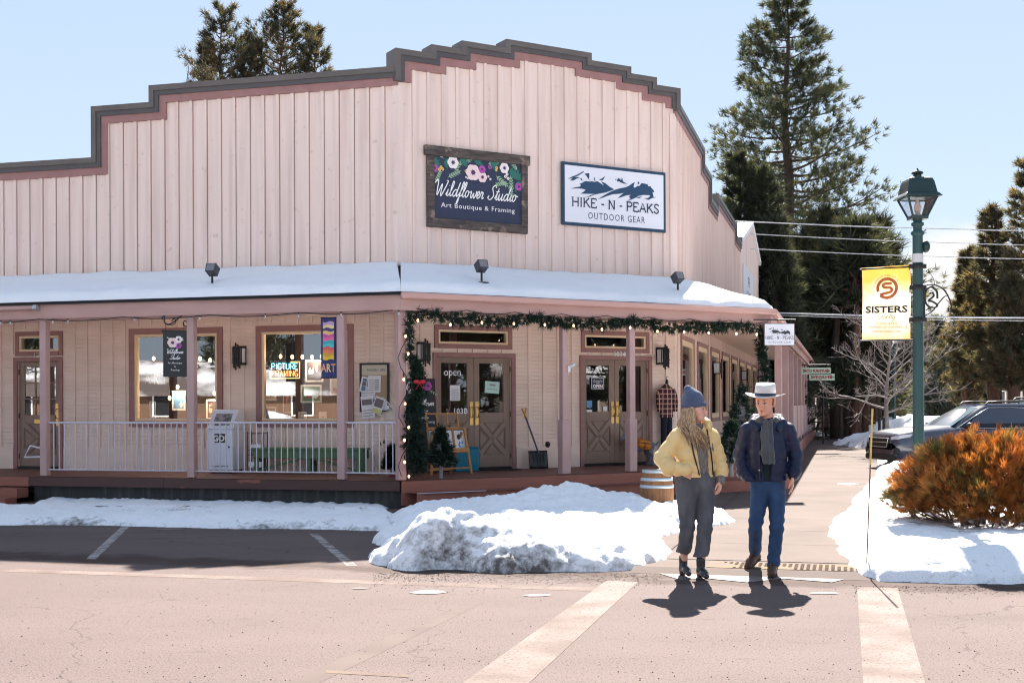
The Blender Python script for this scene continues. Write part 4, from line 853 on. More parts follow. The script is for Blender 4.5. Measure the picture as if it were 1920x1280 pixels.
def disc(mb, x, z, rx, rz=None, y=0., m=0, n=14, wob=0., ph=0.):
    rz = rz or rx; mb.poly([(x+rx*math.cos(2*math.pi*k/n)*(1+wob*math.sin(5*2*math.pi*k/n+ph)), z+rz*math.sin(2*math.pi*k/n)*(1+wob*math.sin(5*2*math.pi*k/n+ph))) for k in range(n)], y, m)
def leaf(mb, x, z, L_, a, y, m, w_=.32):
    c, s_ = math.cos(a), math.sin(a); pts = [(0, 0), (.3, w_/2), (.65, w_/2*.8), (1, 0), (.65, -w_/2*.8), (.3, -w_/2)]
    mb.poly([(x+(p*c-q*s_)*L_, z+(p*s_+q*c)*L_) for p, q in pts], y, m)
def sprig(mb, x, z, L_, a, y, m, n=5):
    c, s_ = math.cos(a), math.sin(a); ribbon(mb, [(x, z), (x+c*L_, z+s_*L_)], .008*L_/.2, y, m)
    for k in range(n):
        t = (k+.6)/n
        for sg in (-1, 1): leaf(mb, x+c*L_*t, z+s_*L_*t, L_*.3, a+sg*.75, y-.0006*(k+1), m)
    leaf(mb, x+c*L_, z+s_*L_, L_*.28, a, y-.004, m)
navy = mat('navy_sign_face', (.028, .036, .075), .45); wsign = mat('white_sign_face', (.74, .75, .82), .45); petal = mat('petal_blush', (.85, .66, .66), .6); petalw = mat('petal_white', (.85, .8, .78), .6); magen = mat('magenta_flower', (.42, .08, .38), .6); plum = mat('dark_plum', (.10, .03, .10), .6)
yel = mat('yellow_buds', (.8, .48, .12), .6); leafg = mat('painted_leaf', (.32, .48, .30), .6); teal = mat('painted_teal_leaf', (.03, .16, .13), .6); letw = mat('white_lettering', (.85, .85, .85), .5); navl = mat('navy_lettering', (.018, .035, .075), .45); barn = mat('weathered_barn_wood', (.12, .095, .085), .85, col2=(.055, .045, .043), sc_=4, st=(1, 2, 7), bump=(9, .6), bst=(1, 3, 9), col3=(.25, .19, .15), sc3=6, mix3=(.6, .72))
FLM = [navy, petal, petalw, magen, plum, yel, leafg, teal, letw]
def flower(mb, x, z, r, y, m=1, c=4, n=6, a0=0.):
    for k in range(n): a = a0+2*math.pi*k/n; disc(mb, x+math.cos(a)*r*.5, z+math.sin(a)*r*.5, r*.55, r*.55, y-.0007*k, m, 10)
    disc(mb, x, z, r*.3, None, y-.007, c, 10)
    for k in range(7): a = a0+2*math.pi*k/7; disc(mb, x+math.cos(a)*r*.36, z+math.sin(a)*r*.36, r*.06, None, y-.008, c, 5)
# --- the flower sign
T = thing('shop_sign', 'navy sign with painted flowers and white script, framed in weathered barn wood', 'sign', FB.mat(1.63, .03, 4.97))
ox, oz = 1.63, 4.97
b = MB(); b.box(-.99, .99, -.03, 0, .14, 1.33); part('panel', b, navy, T)
for nm, q in (('board', (-1.13, 1.12, -.075, 0, 1.32, 1.50)), ('board', (-1.08, 1.06, -.075, 0, .0, .165)), ('board', (-1.08, -.93, -.065, 0, .167, 1.318)), ('board', (.93, 1.07, -.065, 0, .167, 1.318))):
    b = MB(); b.box(*q); part('frame_board', b, barn, T, .006)
fl_ = MB(); SX = lambda u, v: (lambda q: (q[0]-ox, q[1]-oz))(FB.on(780+u/4., 260+v/4., .06)); y0 = -.033
for u, v, L_, a in ((205, 150, .22, 2.2), (150, 330, .22, 1.2), (240, 290, .24, .5), (290, 240, .2, .9), (420, 170, .2, 2.0), (330, 190, .2, .4), (600, 280, .26, -.6), (680, 330, .22, 3.4), (760, 240, .22, 2.3), (720, 400, .25, 1.7), (700, 350, .2, -1.3), (480, 170, .18, 1.2), (540, 190, .2, .2)):
    x, z = SX(u, v); sprig(fl_, x, z, L_, a, y0, 6)
for u, v, L_, a in ((130, 190, .2, .3), (210, 170, .2, -.4), (330, 170, .24, .2), (440, 180, .24, .6), (560, 180, .22, -.3), (740, 300, .25, .8), (750, 330, .25, -.9), (700, 270, .22, .3)):
    x, z = SX(u, v)
    for k in range(4): leaf(fl_, x, z, L_*.8, a+k*.5-.7, y0-.006-k*.0004, 7, .35)
for u, v, r, m, c in ((275, 180, .115, 2, 4), (425, 255, .15, 1, 4), (495, 290, .10, 1, 4), (660, 222, .10, 2, 4), (137, 222, .075, 3, 4), (493, 232, .075, 3, 4), (552, 215, .04, 3, 4), (768, 362, .075, 3, 4)):
    x, z = SX(u, v); flower(fl_, x, z, r, y0-.010, m, c)
for u, v, r, m in ((185, 215, .03, 5), (172, 232, .03, 5), (198, 230, .03, 5), (372, 245, .03, 5), (602, 220, .03, 5), (600, 238, .025, 5), (680, 268, .03, 2), (668, 285, .03, 2), (688, 300, .03, 2), (540, 285, .022, 2), (555, 305, .022, 2), (372, 290, .018, 2), (385, 300, .018, 2)):
    x, z = SX(u, v); disc(fl_, x, z, r, None, y0-.012, m, 10); disc(fl_, x, z, r*.35, None, y0-.0135, 4, 6)
part('painted_flowers', fl_, FLM, T)
lt = MB(); script(lt, 'Wildflower Studio', -.04, .60, .128, -.034, 0, .15); part('script_lettering', lt, letw, T)
lt = MB(); put(lt, 'Art Boutique & Framing', 0, -.034, .385, .125, sp=1.12, sx=1.15); part('small_lettering', lt, letw, T)
# --- the mountain sign
def mountain_art(mb, S2, y, m):
    for pts in ([(195, 370), (260, 330), (330, 305), (430, 250), (440, 262), (350, 318), (290, 345), (330, 335), (380, 345), (330, 360), (290, 385), (230, 393), (270, 350)],
                [(440, 290), (470, 285), (500, 280), (518, 278), (520, 330), (512, 360), (535, 395), (500, 360), (470, 310)], [(590, 345), (605, 350), (600, 380), (620, 420), (590, 385)], [(660, 370), (700, 365), (740, 335), (760, 318), (725, 385), (690, 388)],
                [(380, 365), (400, 350), (410, 380), (440, 400), (400, 385)], [(235, 515), (300, 492), (380, 480), (395, 458), (370, 440), (410, 425), (455, 398), (530, 405), (560, 400), (600, 412), (640, 400), (700, 440), (740, 465), (690, 400), (760, 430), (820, 480), (895, 525), (830, 545), (760, 570), (690, 582), (600, 600), (530, 630), (450, 648), (550, 605), (600, 590), (480, 588), (385, 585), (430, 560), (465, 530), (420, 515), (340, 505)],
                [(640, 672), (700, 635), (760, 600), (830, 560), (900, 530), (980, 505), (1060, 492), (1110, 470), (1160, 435), (1200, 412), (1180, 480), (1200, 500), (1240, 470), (1270, 470), (1300, 430), (1330, 432), (1390, 445), (1405, 480), (1430, 470), (1450, 500), (1480, 530), (1495, 568), (1465, 560), (1475, 600), (1480, 635), (1525, 642), (1470, 650), (1380, 690), (1400, 668), (1340, 668), (1420, 640), (1430, 610), (1330, 605), (1260, 620), (1200, 655), (1080, 700), (1140, 660), (1110, 640), (1140, 605), (1080, 610), (1010, 635), (945, 655), (990, 610), (1035, 575), (960, 590), (870, 595), (790, 620), (710, 650)],
                [(1215, 655), (1260, 635), (1310, 630), (1270, 655)], [(930, 385), (960, 350), (985, 380), (1010, 370), (1030, 410), (1060, 425), (1090, 440), (1030, 435), (990, 420), (960, 400), (940, 410)], [(990, 350), (1025, 365), (1010, 372)], [(820, 355), (834, 352), (830, 365)], [(1240, 420), (1260, 405), (1270, 430), (1250, 450)], [(905, 370), (925, 365), (915, 395)]):
        mb.poly([S2(u, v) for u, v in pts], y, m); y -= .0004
T = thing('shop_sign', 'white outdoor-gear sign with navy mountain drawing and navy border, high on the corner wall', 'sign', FB.mat(4.745, .03, 5.21))
b = MB(); b.box(-1.262, 1.262, -.05, 0, 0, 1.235); part('border', b, mat('navy_border', (.022, .055, .10), .4), T, .005)
b = MB(); b.box(-1.20, 1.20, -.054, -.0502, .06, 1.175); part('panel', b, wsign, T)
S2 = lambda u, v: (lambda q: (q[0]-4.745, q[1]-5.21))(FB.on(1040+u/8., 290+v/8., .085))
b = MB(); mountain_art(b, S2, -.057, 0); part('mountain_drawing', b, mat('navy_ink', (.022, .062, .13), .5), T)
lt = MB(); serif(lt, 'HIKE - N - PEAKS', .02, .375, .185, 2.13, -.057); put(lt, 'OUTDOOR GEAR', .03, -.057, .155, .19, sx=.80, sp=1.22); part('lettering', lt, navl, T)
# --- the small hanging copy of it at the porch corner
p = dep(1461, 648, 23.9)
T = thing('hanging_sign', 'small white hanging sign with mountains at the porch corner post', 'sign', Matrix.Translation(p) @ Matrix.Rotation(rad(4), 4, 'Z'))
b = MB(); b.box(-.30, .30, -.02, .02, 0, .43); part('panel', b, mat('dark_thin_frame', (.06, .05, .05), .5), T); b = MB(); b.box(-.288, .288, -.023, -.0202, .012, .418); part('face', b, wsign, T)
b = MB(); mountain_art(b, lambda u, v: ((u-850)/1330*.44, (1000-v)/1330*.44+.105), -.025, 0); part('mountain_drawing', b, mat('charcoal_ink', (.04, .045, .055), .6), T)
lt = MB(); serif(lt, 'HIKE - N - PEAKS', 0, .12, .065, .55, -.025, 0, .12); put(lt, 'OUTDOOR GEAR', 0, -.025, .045, .06, sx=.8, sp=1.2); part('lettering', lt, mat('grey_lettering', (.12, .12, .13), .6), T)
b = MB(); b.tube([(-.5, 0, .50), (.32, 0, .50)], .012, 6); part('bracket', b, black, T)
for x in (-.22, .22): b = MB(); b.tube([(x, 0, .43), (x, 0, .5)], .006, 5); part('hook', b, black, T)
# --- black blade sign on a scroll bracket
pp = FA.at(-3.05, DA, 0); Fs = Fr((pp.x, pp.y), 72)
T = thing('blade_sign', 'tall black hanging sign with pink flowers on a scrolled iron bracket on the porch post', 'sign', Fs.mat(-.22, .02, 2.19))
b = MB(); b.box(-.195, .195, -.015, .015, 0, .77); part('panel', b, mat('black_sign_face', (.012, .018, .022), .4), T, .004); b = MB(); b.box(-.215, .215, -.02, .02, .75, .80); part('top_rail', b, black, T)
b = MB()
for x, z, r, m in ((-.04, .585, .085, 1), (.06, .64, .06, 2), (.055, .54, .055, 3)): flower(b, x, z, r, -.017-r*.05, m, 4)
for x, z in ((-.12, .67), (-.1, .655), (.12, .66), (.13, .63)): disc(b, x, z, .012, None, -.018, 2, 6)
part('painted_flowers', b, FLM, T)
lt = MB(); script(lt, 'Wildflower', 0, .40, .034, -.017, 0, .2); script(lt, 'Studio', 0, .30, .034, -.017, 0, .2); put(lt, 'Art Boutique', 0, -.017, .225, .045); put(lt, '&', 0, -.017, .165, .04); put(lt, 'Framing', 0, -.017, .105, .045); part('lettering', lt, letw, T)
b = MB(); b.tube([Vector((x, 0, z)) for x, z in smooth_pts([(-.19, .98), (-.21, 1.02), (-.17, 1.03), (-.17, .93), (-.1, .90), (.0, .95), (.08, 1.02), (.16, 1.07), (.21, 1.05)])], .011, 6); b.tube([(x, 0, z) for x, z in smooth_pts([(-.14, .89), (-.02, .90), (.02, .96), (-.02, .99), (-.05, .95)])], .009, 6); b.tube([(x, 0, z) for x, z in smooth_pts([(.2, .86), (.14, .90), (.16, .96), (.2, .95)])], .009, 6); b.box(.2, .225, -.02, .02, .82, 1.1); part('scroll_bracket', b, black, T)
for x in (-.15, .15): b = MB(); b.tube([(x, 0, .8), (x, 0, .91)], .005, 5); part('hook', b, black, T)
# --- the ART banner
T = thing('art_banner', 'narrow blue cloth banner with bright stripes and the word ART on the porch post', 'banner', FA.mat(-.43, DA+.02, 2.13))
mt_blue = mat('banner_blue', (.045, .055, .17), .8)
b = MB(); rows = [[(-.145+.29*i/6, .012*math.sin(j*.9+i*.5), .02+1.0*j/14) for i in range(7)] for j in range(15)]; b.grid(rows); part('cloth', b, mt_blue, T)
cols = [(.5, .3, .6), (.75, .6, .3), (.08, .06, .15), (.75, .5, .2), (.6, .1, .3), (.7, .15, .3), (.05, .4, .42), (.1, .5, .5), (.65, .12, .12), (.75, .2, .1), (.6, .35, .05), (.75, .5, .05)]
b = MB(); z = .95
for i, c in enumerate(cols):
    h_ = .052; pts = [(-.10+.2*k/6, z-.012*math.sin(k*1.2+i)) for k in range(7)]+[(.10-.2*k/6, z-h_-.006-.012*math.sin((6-k)*1.2+i*1.0+1)) for k in range(7)]; b.poly(pts, -.022-.001*i, i); z -= h_
part('painted_stripes', b, [mat('banner_stripe_%d' % i, c, .8) for i, c in enumerate(cols)], T)
for i, (c, col) in enumerate(zip('ART', ((.75, .35, .25), (.75, .55, .25), (.7, .3, .1)))):
    lt = MB(); put(lt, c, -.085+.085*i, -.03, .12, .19, sx=.7, bold=.004); part('letter', lt, mat('banner_letter_%d' % i, col, .8), T)
for z in (1.02, .02): b = MB(); b.tube([(-.15, 0, z), (.22, 0, z)], .009, 6); part('arm', b, black, T)
# --- far porch signs and the white sign on the long wall
for i, (u, v, w_, s, l_) in enumerate(((1530, 695.5, 1.02, 'PATIO FURNITURE', 'upper pale green board with red letters sticking out from the slatted porch'), (1541, 707, .88, 'WE DELIVER', 'lower pale green board with red letters sticking out from the slatted porch'))):
    p = dep(u, v+6, 43.2); T = thing('hanging_board', l_, 'sign', Matrix.Translation(p), 'boards at the far porch end')
    b = MB(); b.box(-w_/2, w_/2, -.02, .02, 0, .235); part('board', b, mat('pale_green_board', (.45, .6, .47), .6), T); lt = MB(); put(lt, s, 0, -.025, .075, .125, sx=.85 if i == 0 else 1, bold=.005); part('lettering', lt, mat('dark_red_letters', (.35, .03, .06), .6), T)
    lt = MB()
    for x in (-w_/2+.1, w_/2-.1):
        for k in range(3): leaf(lt, x, .12, .08, k*2.1, -.024-.0005*k, 0, .6)
    part('leaf_mark', lt, mat('green_mark', (.03, .2, .07), .6), T)
    if i == 0: b = MB(); b.tube([(-.6, 0, .33), (.5, 0, .33)], .018, 6); b.tube([(-.4, 0, .23), (-.4, 0, .33)], .01, 5); b.tube([(.4, 0, .23), (.4, 0, .33)], .01, 5); part('bracket', b, black, T)
    else: b = MB(); b.tube([(-.3, 0, .23), (-.3, 0, .27)], .01, 5); b.tube([(.2, 0, .23), (.2, 0, .27)], .01, 5); part('hook', b, black, T)
xa, za = FC.on(1396, 484, .08); xb, zb = FC.on(1409, 562, .08)
T = thing('wall_sign', 'tall white sign with grey lettering on the sunny long side wall under the gable', 'sign', FC.mat((xa+xb)/2, .06, 4.75))
b = MB(); b.box(-2.1, 2.1, -.04, 0, 0, 1.7); part('panel', b, wsign, T, .01); lt = MB(); put(lt, 'THE', 0, -.043, 1.1, .45, bold=.01); put(lt, 'GALLERY', 0, -.043, .55, .5, bold=.01); put(lt, 'PATIO', 0, -.043, .15, .3); part('lettering', lt, mat('grey_lettering', (.12, .12, .13), .6), T)
# ================================================================ porch lanterns, floodlights, camera
frost = mat('frosted_glass', (.72, .74, .78), .5)
def lantern(F, x, z, label, group='wall lanterns under the porch'):
    T = thing('wall_lantern', label, 'wall lamp', F.mat(x, .02, z), group)
    b = MB(); b.box(-.09, .09, -.02, 0, -.16, .20); part('backplate', b, black, T)
    b = MB()
    for zz in (-.14, .15): b.box(-.11, .11, -.2, -.02, zz, zz+.02)
    for xx in (-.1, .085): b.box(xx, xx+.015, -.2, -.185, -.12, .15)
    for k, (xx, z0, z1) in enumerate(((-.07, -.22, .19), (-.03, -.26, .25), (.012, -.2, .22), (.05, -.23, .17))): b.box(xx, xx+.026, -.235, -.205, z0, z1)
    for zz in (-.08, .1): b.box(-.08, .085, -.245, -.236, zz, zz+.02)
    part('cage', b, black, T, .003); b = MB(); b.box(-.085, .085, -.17, -.03, -.12, .15); part('glass', b, frost, T); return T
for F, u, v, l_ in ((FA, 450, 668, 'black caged wall lantern between the two big porch windows'), (FB, 793, 661, 'black caged wall lantern just beside the first double door, above the chalkboard'), (FB, 1241, 669, 'black caged wall lantern above the hanging plaid shirt')):
    x, z = F.on(u, v, .1); lantern(F, x, z, l_)
for x, l_ in ((7.5, 'black wall lantern on the long side porch wall, nearest the corner'), (16.7, 'black wall lantern farther along the long side porch wall'), (3.4, 'black wall lantern between the first two side porch windows')):
    if x != 3.4: lantern(FC, x, 2.62, l_)
for (F, u, v, o_), l_ in (((FA, 398, 530, 1.75), 'black floodlight on the snowy porch roof above the parking bays'), ((FB, 903, 524, 1.6), 'black floodlight on the snowy porch roof below the flower sign'), ((FB, 1271, 545, 1.6), 'black floodlight at the sunlit end of the porch roof snow')):
    x, z = F.on(u, v, o_); z0 = ZW-(ZW-ZE)*o_/(DA+ov)+.02; z = z0+.27
    T = thing('floodlight', l_, 'floodlight', F.mat(x, o_, z0), 'floodlights on the porch roof')
    b = MB(); b.tube([(0, 0, 0), (0, 0, z-z0-.03)], .02, 8); b.lathe([(.16, 0), (.14, .05), (.05, .06)], 14); part('stem', b, black, T)
    b = MB(); b.M = Matrix.Translation((0, 0, z-z0+.06)) @ Matrix.Rotation(rad(-28), 4, 'X'); b.prism([(-.085, -.08), (.085, -.08), (.10, .09), (-.10, .09)], -.08, .08); part('housing', b, mat('dark_grey_metal', (.045, .045, .055), .4), T, .012)
    b = MB(); b.M = Matrix.Translation((0, 0, z-z0+.06)) @ Matrix.Rotation(rad(-28), 4, 'X'); b.box(-.075, .075, -.084, -.0805, -.06, .075); part('lens', b, mat('lamp_lens', (.2, .2, .22), .15), T)
x, z = FB.on(1062, 692, DB); T = thing('security_camera', 'small white security camera on the porch post', 'camera', FB.mat(x, DB+.07, z))
b = MB(); b.box(-.03, .03, -.03, .0, -.05, .05); part('mount', b, white, T, .004); b = MB(); b.tube([(.02, -.02, .03), (.1, -.06, .09)], .025, 8); part('body', b, white, T)
# ================================================================ things on the porch
def dk_(u, v): return gnd(u, v, DECK)
def stand(F, u, v, dz=.0): p = dk_(u, v); return (p-F.o).dot(F.e), (p-F.o).dot(F.n), DECK+dz
def fm(F, u, v): x, o_, z = stand(F, u, v); return F.mat(x, o_, z+.003)
paper = mat('white_paper', (.78, .77, .80), .7)
T = thing('newspaper_box', 'white newspaper vending box with slanted window top behind the railing', 'newspaper box', FA.mat(FA.on(424, 820, .55)[0], .55, DECK+.003))
b = MB(); b.box(-.25, .25, -.22, .22, .05, .80); part('cabinet', b, mat('pale_box_paint', (.70, .74, .84), .35), T, .012)
b = MB(); b.M = Matrix(((0, 1, 0, 0), (1, 0, 0, 0), (0, 0, 1, 0), (0, 0, 0, 1))); b.prism([(-.235, .802), (.22, .802), (.22, 1.16), (.0, 1.16)], -.255, .255); part('hood', b, MATS['pale_box_paint'], T, .008)
d = Vector((0, .235, .358)).normalized()
b = MB(); c_ = [Vector((s_*.17, -.235+.235*t, .802+.358*t))+Vector((0, -.006, .004)) for s_, t in ((-1, .18), (1, .18), (1, .78), (-1, .78))]; b.add(c_, [(0, 1, 2, 3)]); part('window', b, mat('newsprint', (.35, .33, .34), .25, col2=(.1, .1, .12), sc_=12), T)
b = MB(); b.box(-.12, .10, -.224, -.2202, .56, .72); part('logo_patch', b, black, T); lt = MB(); put(lt, 'GO!', -.01, -.226, .585, .15, bold=.006); part('lettering', lt, letw, T)
b = MB(); b.box(.2502, .254, -.14, .05, .86, .98); part('side_patch', b, black, T)
b = MB(); b.box(-.22, .22, -.2, .2, 0, .05); part('base', b, black, T); b = MB(); b.box(-.16, .16, -.225, -.2202, .12, .135); part('slot', b, mat('slot_grey', (.2, .19, .2), .5), T); b = MB(); b.lathe([(.018, 0), (.018, .01), (0, .012)], 10, (0, 0, 0)); 
o = part('coin_lock', b, black, T); o.matrix_local = Matrix.Translation((.17, -.22, .48)) @ Matrix.Rotation(rad(90), 4, 'X')
T = thing('wire_rack', 'black wire leaflet rack beside the newspaper box', 'rack', FA.mat(FA.on(483, 840, .45)[0], .45, DECK+.003))
b = MB()
for x in (-.16, .16):
    for y in (-.08, .08): b.tube([(x, y, 0), (x, y, .75)], .008, 6)
for z in (.1, .33, .42, .72):
    for y in (-.08, .08): b.tube([(-.16, y, z), (.16, y, z)], .006, 5)
    for x in (-.16, 0, .16): b.tube([(x, -.08, z), (x, .08, z)], .006, 5)
part('wire_frame', b, black, T)
for i, (x0, z0, w_, h_) in enumerate(((-.08, .42, .2, .1), (-.14, .1, .26, .1))): b = MB(); b.box(x0, x0+w_, -.1, -.04, z0, z0+h_); single('leaflet_stack', b, paper, ['upper white leaflet stack in the wire rack', 'lower white leaflet stack at the foot of the wire rack'][i], 'leaflets', T.matrix_world.copy(), 'leaflets in the wire rack', .003)
green = mat('sage_green_paint', (.10, .20, .095), .55, col2=(.085, .165, .08), sc_=3, bump=(30, .1))
T = thing('bench', 'long sage green wooden bench with diagonal braces under the second window', 'bench', FA.mat(-1.55, .42, DECK+.003))
b = MB(); b.box(-1.1, 1.08, -.2, .2, .42, .46); part('seat', b, green, T, .006)
for y in (-.17, .15): b = MB(); b.box(-1.08, 1.06, y, y+.03, .27, .418); part('apron', b, green, T, .004)
for x in (-1.02, 0, .98):
    b = MB(); b.box(x-.05, x+.05, -.138, .148, 0, .4198); part('leg', b, green, T, .006)
for s_, x in ((1, -.95), (-1, .92)): b = MB(); b.bar((x, -.1, .06), (x+s_*.8, -.1, .26), .07, .03); part('brace', b, green, T)
# notice board with flyers
x0, z0 = FA.on(676, 772, .03); x1, z1 = FA.on(730.5, 680, .03); w_, h_ = x1-x0, z1-z0
T = thing('notice_board', 'black-framed notice board on the wall near the garlanded corner post', 'notice board', FA.mat(x0, .03, z0))
b = MB(); b.box(0, w_, -.02, 0, 0, h_); part('backing', b, mat('kraft_board', (.42, .29, .19), .8), T)
b = MB()
for q in ((-.0, .035, 0, h_), (w_-.035, w_, 0, h_), (.035, w_-.035, 0, .035), (.035, w_-.035, h_-.035, h_)): b.box(q[0], q[1], -.045, -.005, q[2], q[3])
part('frame', b, black, T); b = MB(); b.box(.035, w_-.035, -.024, -.0202, h_-.22, h_-.035); part('header', b, mat('cream_header', (.62, .56, .46), .7), T); lt = MB(); put(lt, 'MASON : LIFE', w_/2+.03, -.026, h_-.15, .065, sx=.9); part('lettering', lt, navl, T)
pcol = [paper, mat('paper_photo', (.16, .13, .15), .5), mat('paper_yellow', (.62, .60, .25), .7), mat('paper_blue', (.12, .2, .32), .6), mat('paper_ink', (.3, .3, .32), .8)]
def flyer(F, u0, v0, u1, v1, rot, off, label, marks, group='flyers on the notice board', mt_=None, cat='flyer', name='flyer'):
    a, b_ = F.on(u0, v1, off); c, d = F.on(u1, v0, off); w_, h_ = c-a, d-b_; T = thing(name, label, cat, F.mat((a+c)/2, off, (b_+d)/2) @ Matrix.Rotation(rad(rot), 4, 'Y'), group)
    b = MB(); b.grid([[(-w_/2+w_*i/4, -.012*math.sin(j*.8)*(1-j/4), -h_/2+h_*j/4) for i in range(5)] for j in range(5)]); part('sheet', b, mt_ or paper, T)
    mb = MB()
    for x0, x1, z0, z1, m in marks: mb.add([(-w_/2+w_*x, -.0165, -h_/2+h_*z) for x, z in ((x0, z0), (x1, z0), (x1, z1), (x0, z1))], [(0, 1, 2, 3)], m)
    if marks: part('print', mb, pcol, T)
    return T
ln = [(.12, .88, .1+.12*k, .135+.12*k, 4) for k in range(6)]
for u0, v0, u1, v1, r, o_, l_, mk in ((690, 704, 714, 735, 2, .07, 'white flyer with headline at the middle of the notice board', ln), (702, 704, 713, 732, 0, .06, 'narrow typed sheet peeking from behind the middle flyers', ln), (676, 706, 688, 735, 12, .08, 'tilted leaflet with blue and red picture strip at the board edge', [(.3, .9, .1, .4, 3), (.3, .9, .42, .7, 1), (.3, .9, .72, .9, 3)]), (678, 742, 701, 784, -6, .09, 'white flyer with dark photo hanging below the board', [(.1, .9, .6, .85, 1)]+ln[:3]), (700, 744, 719, 776, 18, .1, 'tilted flyer with dark photo and yellow foot', [(.1, .9, .4, .9, 1), (.1, .95, .05, .3, 2)]), (716, 752, 730, 771, -4, .07, 'blank white sheet at the lower board corner', ln[:2]), (676.5, 724, 704, 748, 3, .065, 'white typed flyer below the tilted leaflet', ln)): flyer(FA, u0, v0, u1, v1, r, o_, l_, mk)
# twigs painted white in front of the board
T = thing('white_twigs', 'spray of bare white-painted twigs tied to the corner post beside the notice board', 'twigs', FA.mat(.80, DA-.12, 1.45)); b = MB(); rg = random.Random(3)
for k in range(16):
    a = rg.uniform(2.0, 3.6); L_ = rg.uniform(.3, .6); d = Vector((math.cos(a)*.8, rg.uniform(-.3, .3), math.sin(a)*.9)); b.tube([(0, 0, 0), d*L_*.5+Vector((0, 0, .03)), d*L_], [.006, .005, .003], 4, cap=False)
part('stems', b, mat('white_twig', (.7, .66, .6), .7), T)
# chalk board, easel, blue box, mat, shovel
T = thing('chalkboard_sign', 'tall black chalkboard sign with pink flowers leaning beside the first double door', 'chalkboard', FB.mat(.36, .22, DECK+.003) @ Matrix.Rotation(rad(-5), 4, 'X'))
b = MB(); b.box(-.33, .33, -.02, .01, 0, 1.72); part('frame', b, mat('dark_plum_frame', (.05, .025, .03), .5), T, .006); b = MB(); b.box(-.30, .30, -.024, -.0202, .04, 1.69); part('slate', b, mat('chalk_slate', (.035, .038, .045), .7), T)
b = MB(); flower(b, .02, 1.56, .13, -.026, 1); flower(b, .17, 1.58, .085, -.03, 3); flower(b, -.15, 1.55, .12, -.028, 2); sprig(b, .2, 1.5, .15, -.5, -.03, 6, 3); part('painted_flowers', b, FLM, T)
lt = MB(); script(lt, 'Wildflower', .06, 1.22, .055, -.026, 0, .18); script(lt, 'Studio', .02, 1.08, .05, -.026, 0, .18); put(lt, 'Art Boutique', -.02, -.026, .98, .07); put(lt, 'Framing', .17, -.026, .90, .07); part('lettering', lt, letw, T)
wood = mat('honey_easel_wood', (.48, .23, .075), .5, col2=(.38, .17, .055), sc_=4, st=(3, 3, 20))
x, o_, z = stand(FB, 842, 889); T = thing('display_easel', 'honey wood folding display easel with art prints in front of the first double door', 'easel', FB.mat(x, o_, z+.003)); ez = lambda q: q
b = MB()
for s_ in (-1, 1): b.bar((s_*.40, -.10, 0), (s_*.31, .0, .80), .04, .03)
part('front_legs', b, wood, T); b = MB()
for s_ in (-1, 1): b.bar((s_*.25, .42, 0), (s_*.27, .03, .74), .035, .025)
b.bar((-.26, .40, .06), (.26, .40, .06), .03); part('rear_legs', b, wood, T); b = MB(); b.bar((-.39, -.09, .11), (.39, -.09, .11), .03, .025); part('stretcher', b, wood, T)
b = MB(); b.M = Matrix.Translation((0, 0, .40)) @ Matrix.Rotation(rad(-14), 4, 'X')
for q in (((-.37, 0, 0), (.37, 0, 0)), ((-.37, 0, .42), (.37, 0, .42)), ((-.37, 0, 0), (-.37, 0, .42)), ((.37, 0, 0), (.37, 0, .42)), ((-.12, 0, 0), (-.12, 0, .42)), ((.12, 0, 0), (.12, 0, .42))): b.bar(q[0], q[1], .035, .03)
b.box(-.38, .38, -.07, -.016, -.03, .05); part('tray', b, wood, T)
b = MB(); b.M = Matrix.Translation((-.06, .11, .82)) @ Matrix.Rotation(rad(-14), 4, 'X')
for q in (((-.31, 0, .0), (.31, 0, 0)), ((-.31, 0, .26), (.31, 0, .26)), ((-.31, 0, 0), (-.31, 0, .26)), ((.31, 0, 0), (.31, 0, .26)), ((-.1, 0, 0), (-.1, 0, .26)), ((.1, 0, 0), (.1, 0, .26))): b.bar(q[0], q[1], .028, .025)
part('upper_rack', b, wood, T)
art = [mat('art_sky', (.12, .3, .55), .5), mat('art_white', (.75, .76, .78), .5), mat('art_dark', (.05, .04, .05), .5), mat('art_sand', (.5, .4, .28), .5), mat('art_green', (.1, .22, .1), .5), mat('art_red', (.42, .1, .1), .5)]
def picture(M, w_, h_, label, seed, frame=None, fw=.03, group=None, cat='art print', name='art_print', pal=(0, 1, 2, 3)):
    T = thing(name, label, cat, M, group); b = MB(); b.box(-w_/2, w_/2, -.012, .0, 0, h_); part('frame' if frame else 'card', b, frame or paper, T, .002)
    rg = random.Random(seed); b = MB(); iw_, ih = w_/2-fw, h_-2*fw; b.add([(-iw_, -.0135, fw), (iw_, -.0135, fw), (iw_, -.0135, fw+ih), (-iw_, -.0135, fw+ih)], [(0, 1, 2, 3)], pal[0])
    for k in range(5):
        cx, cz = rg.uniform(-iw_*.6, iw_*.6), fw+ih*rg.uniform(.2, .8); a, c = min(iw_-abs(cx), iw_*rg.uniform(.2, .6)), min(cz-fw, fw+ih-cz, ih*rg.uniform(.08, .3))
        b.poly([(cx+a*math.cos(t*.7854)*rg.uniform(.6, 1), cz+c*math.sin(t*.7854)*rg.uniform(.6, 1)) for t in range(8)], -.0142-.0005*k, rg.choice(pal))
    part('picture', b, art, T); return T
for i, xx in enumerate((-.245, 0, .245)):
    picture(T.matrix_world @ Matrix.Translation((xx, .03, .42)) @ Matrix.Rotation(rad(-14), 4, 'X'), .22, .36, ['blue-toned art print in the first slot of the easel tray', 'white art print in the middle slot of the easel tray', 'blue and dark art print in the last slot of the easel tray'][i], 20+i, None, .02, 'prints on the easel', pal=((0, 1), (1, 2, 0), (1, 0, 2))[i])
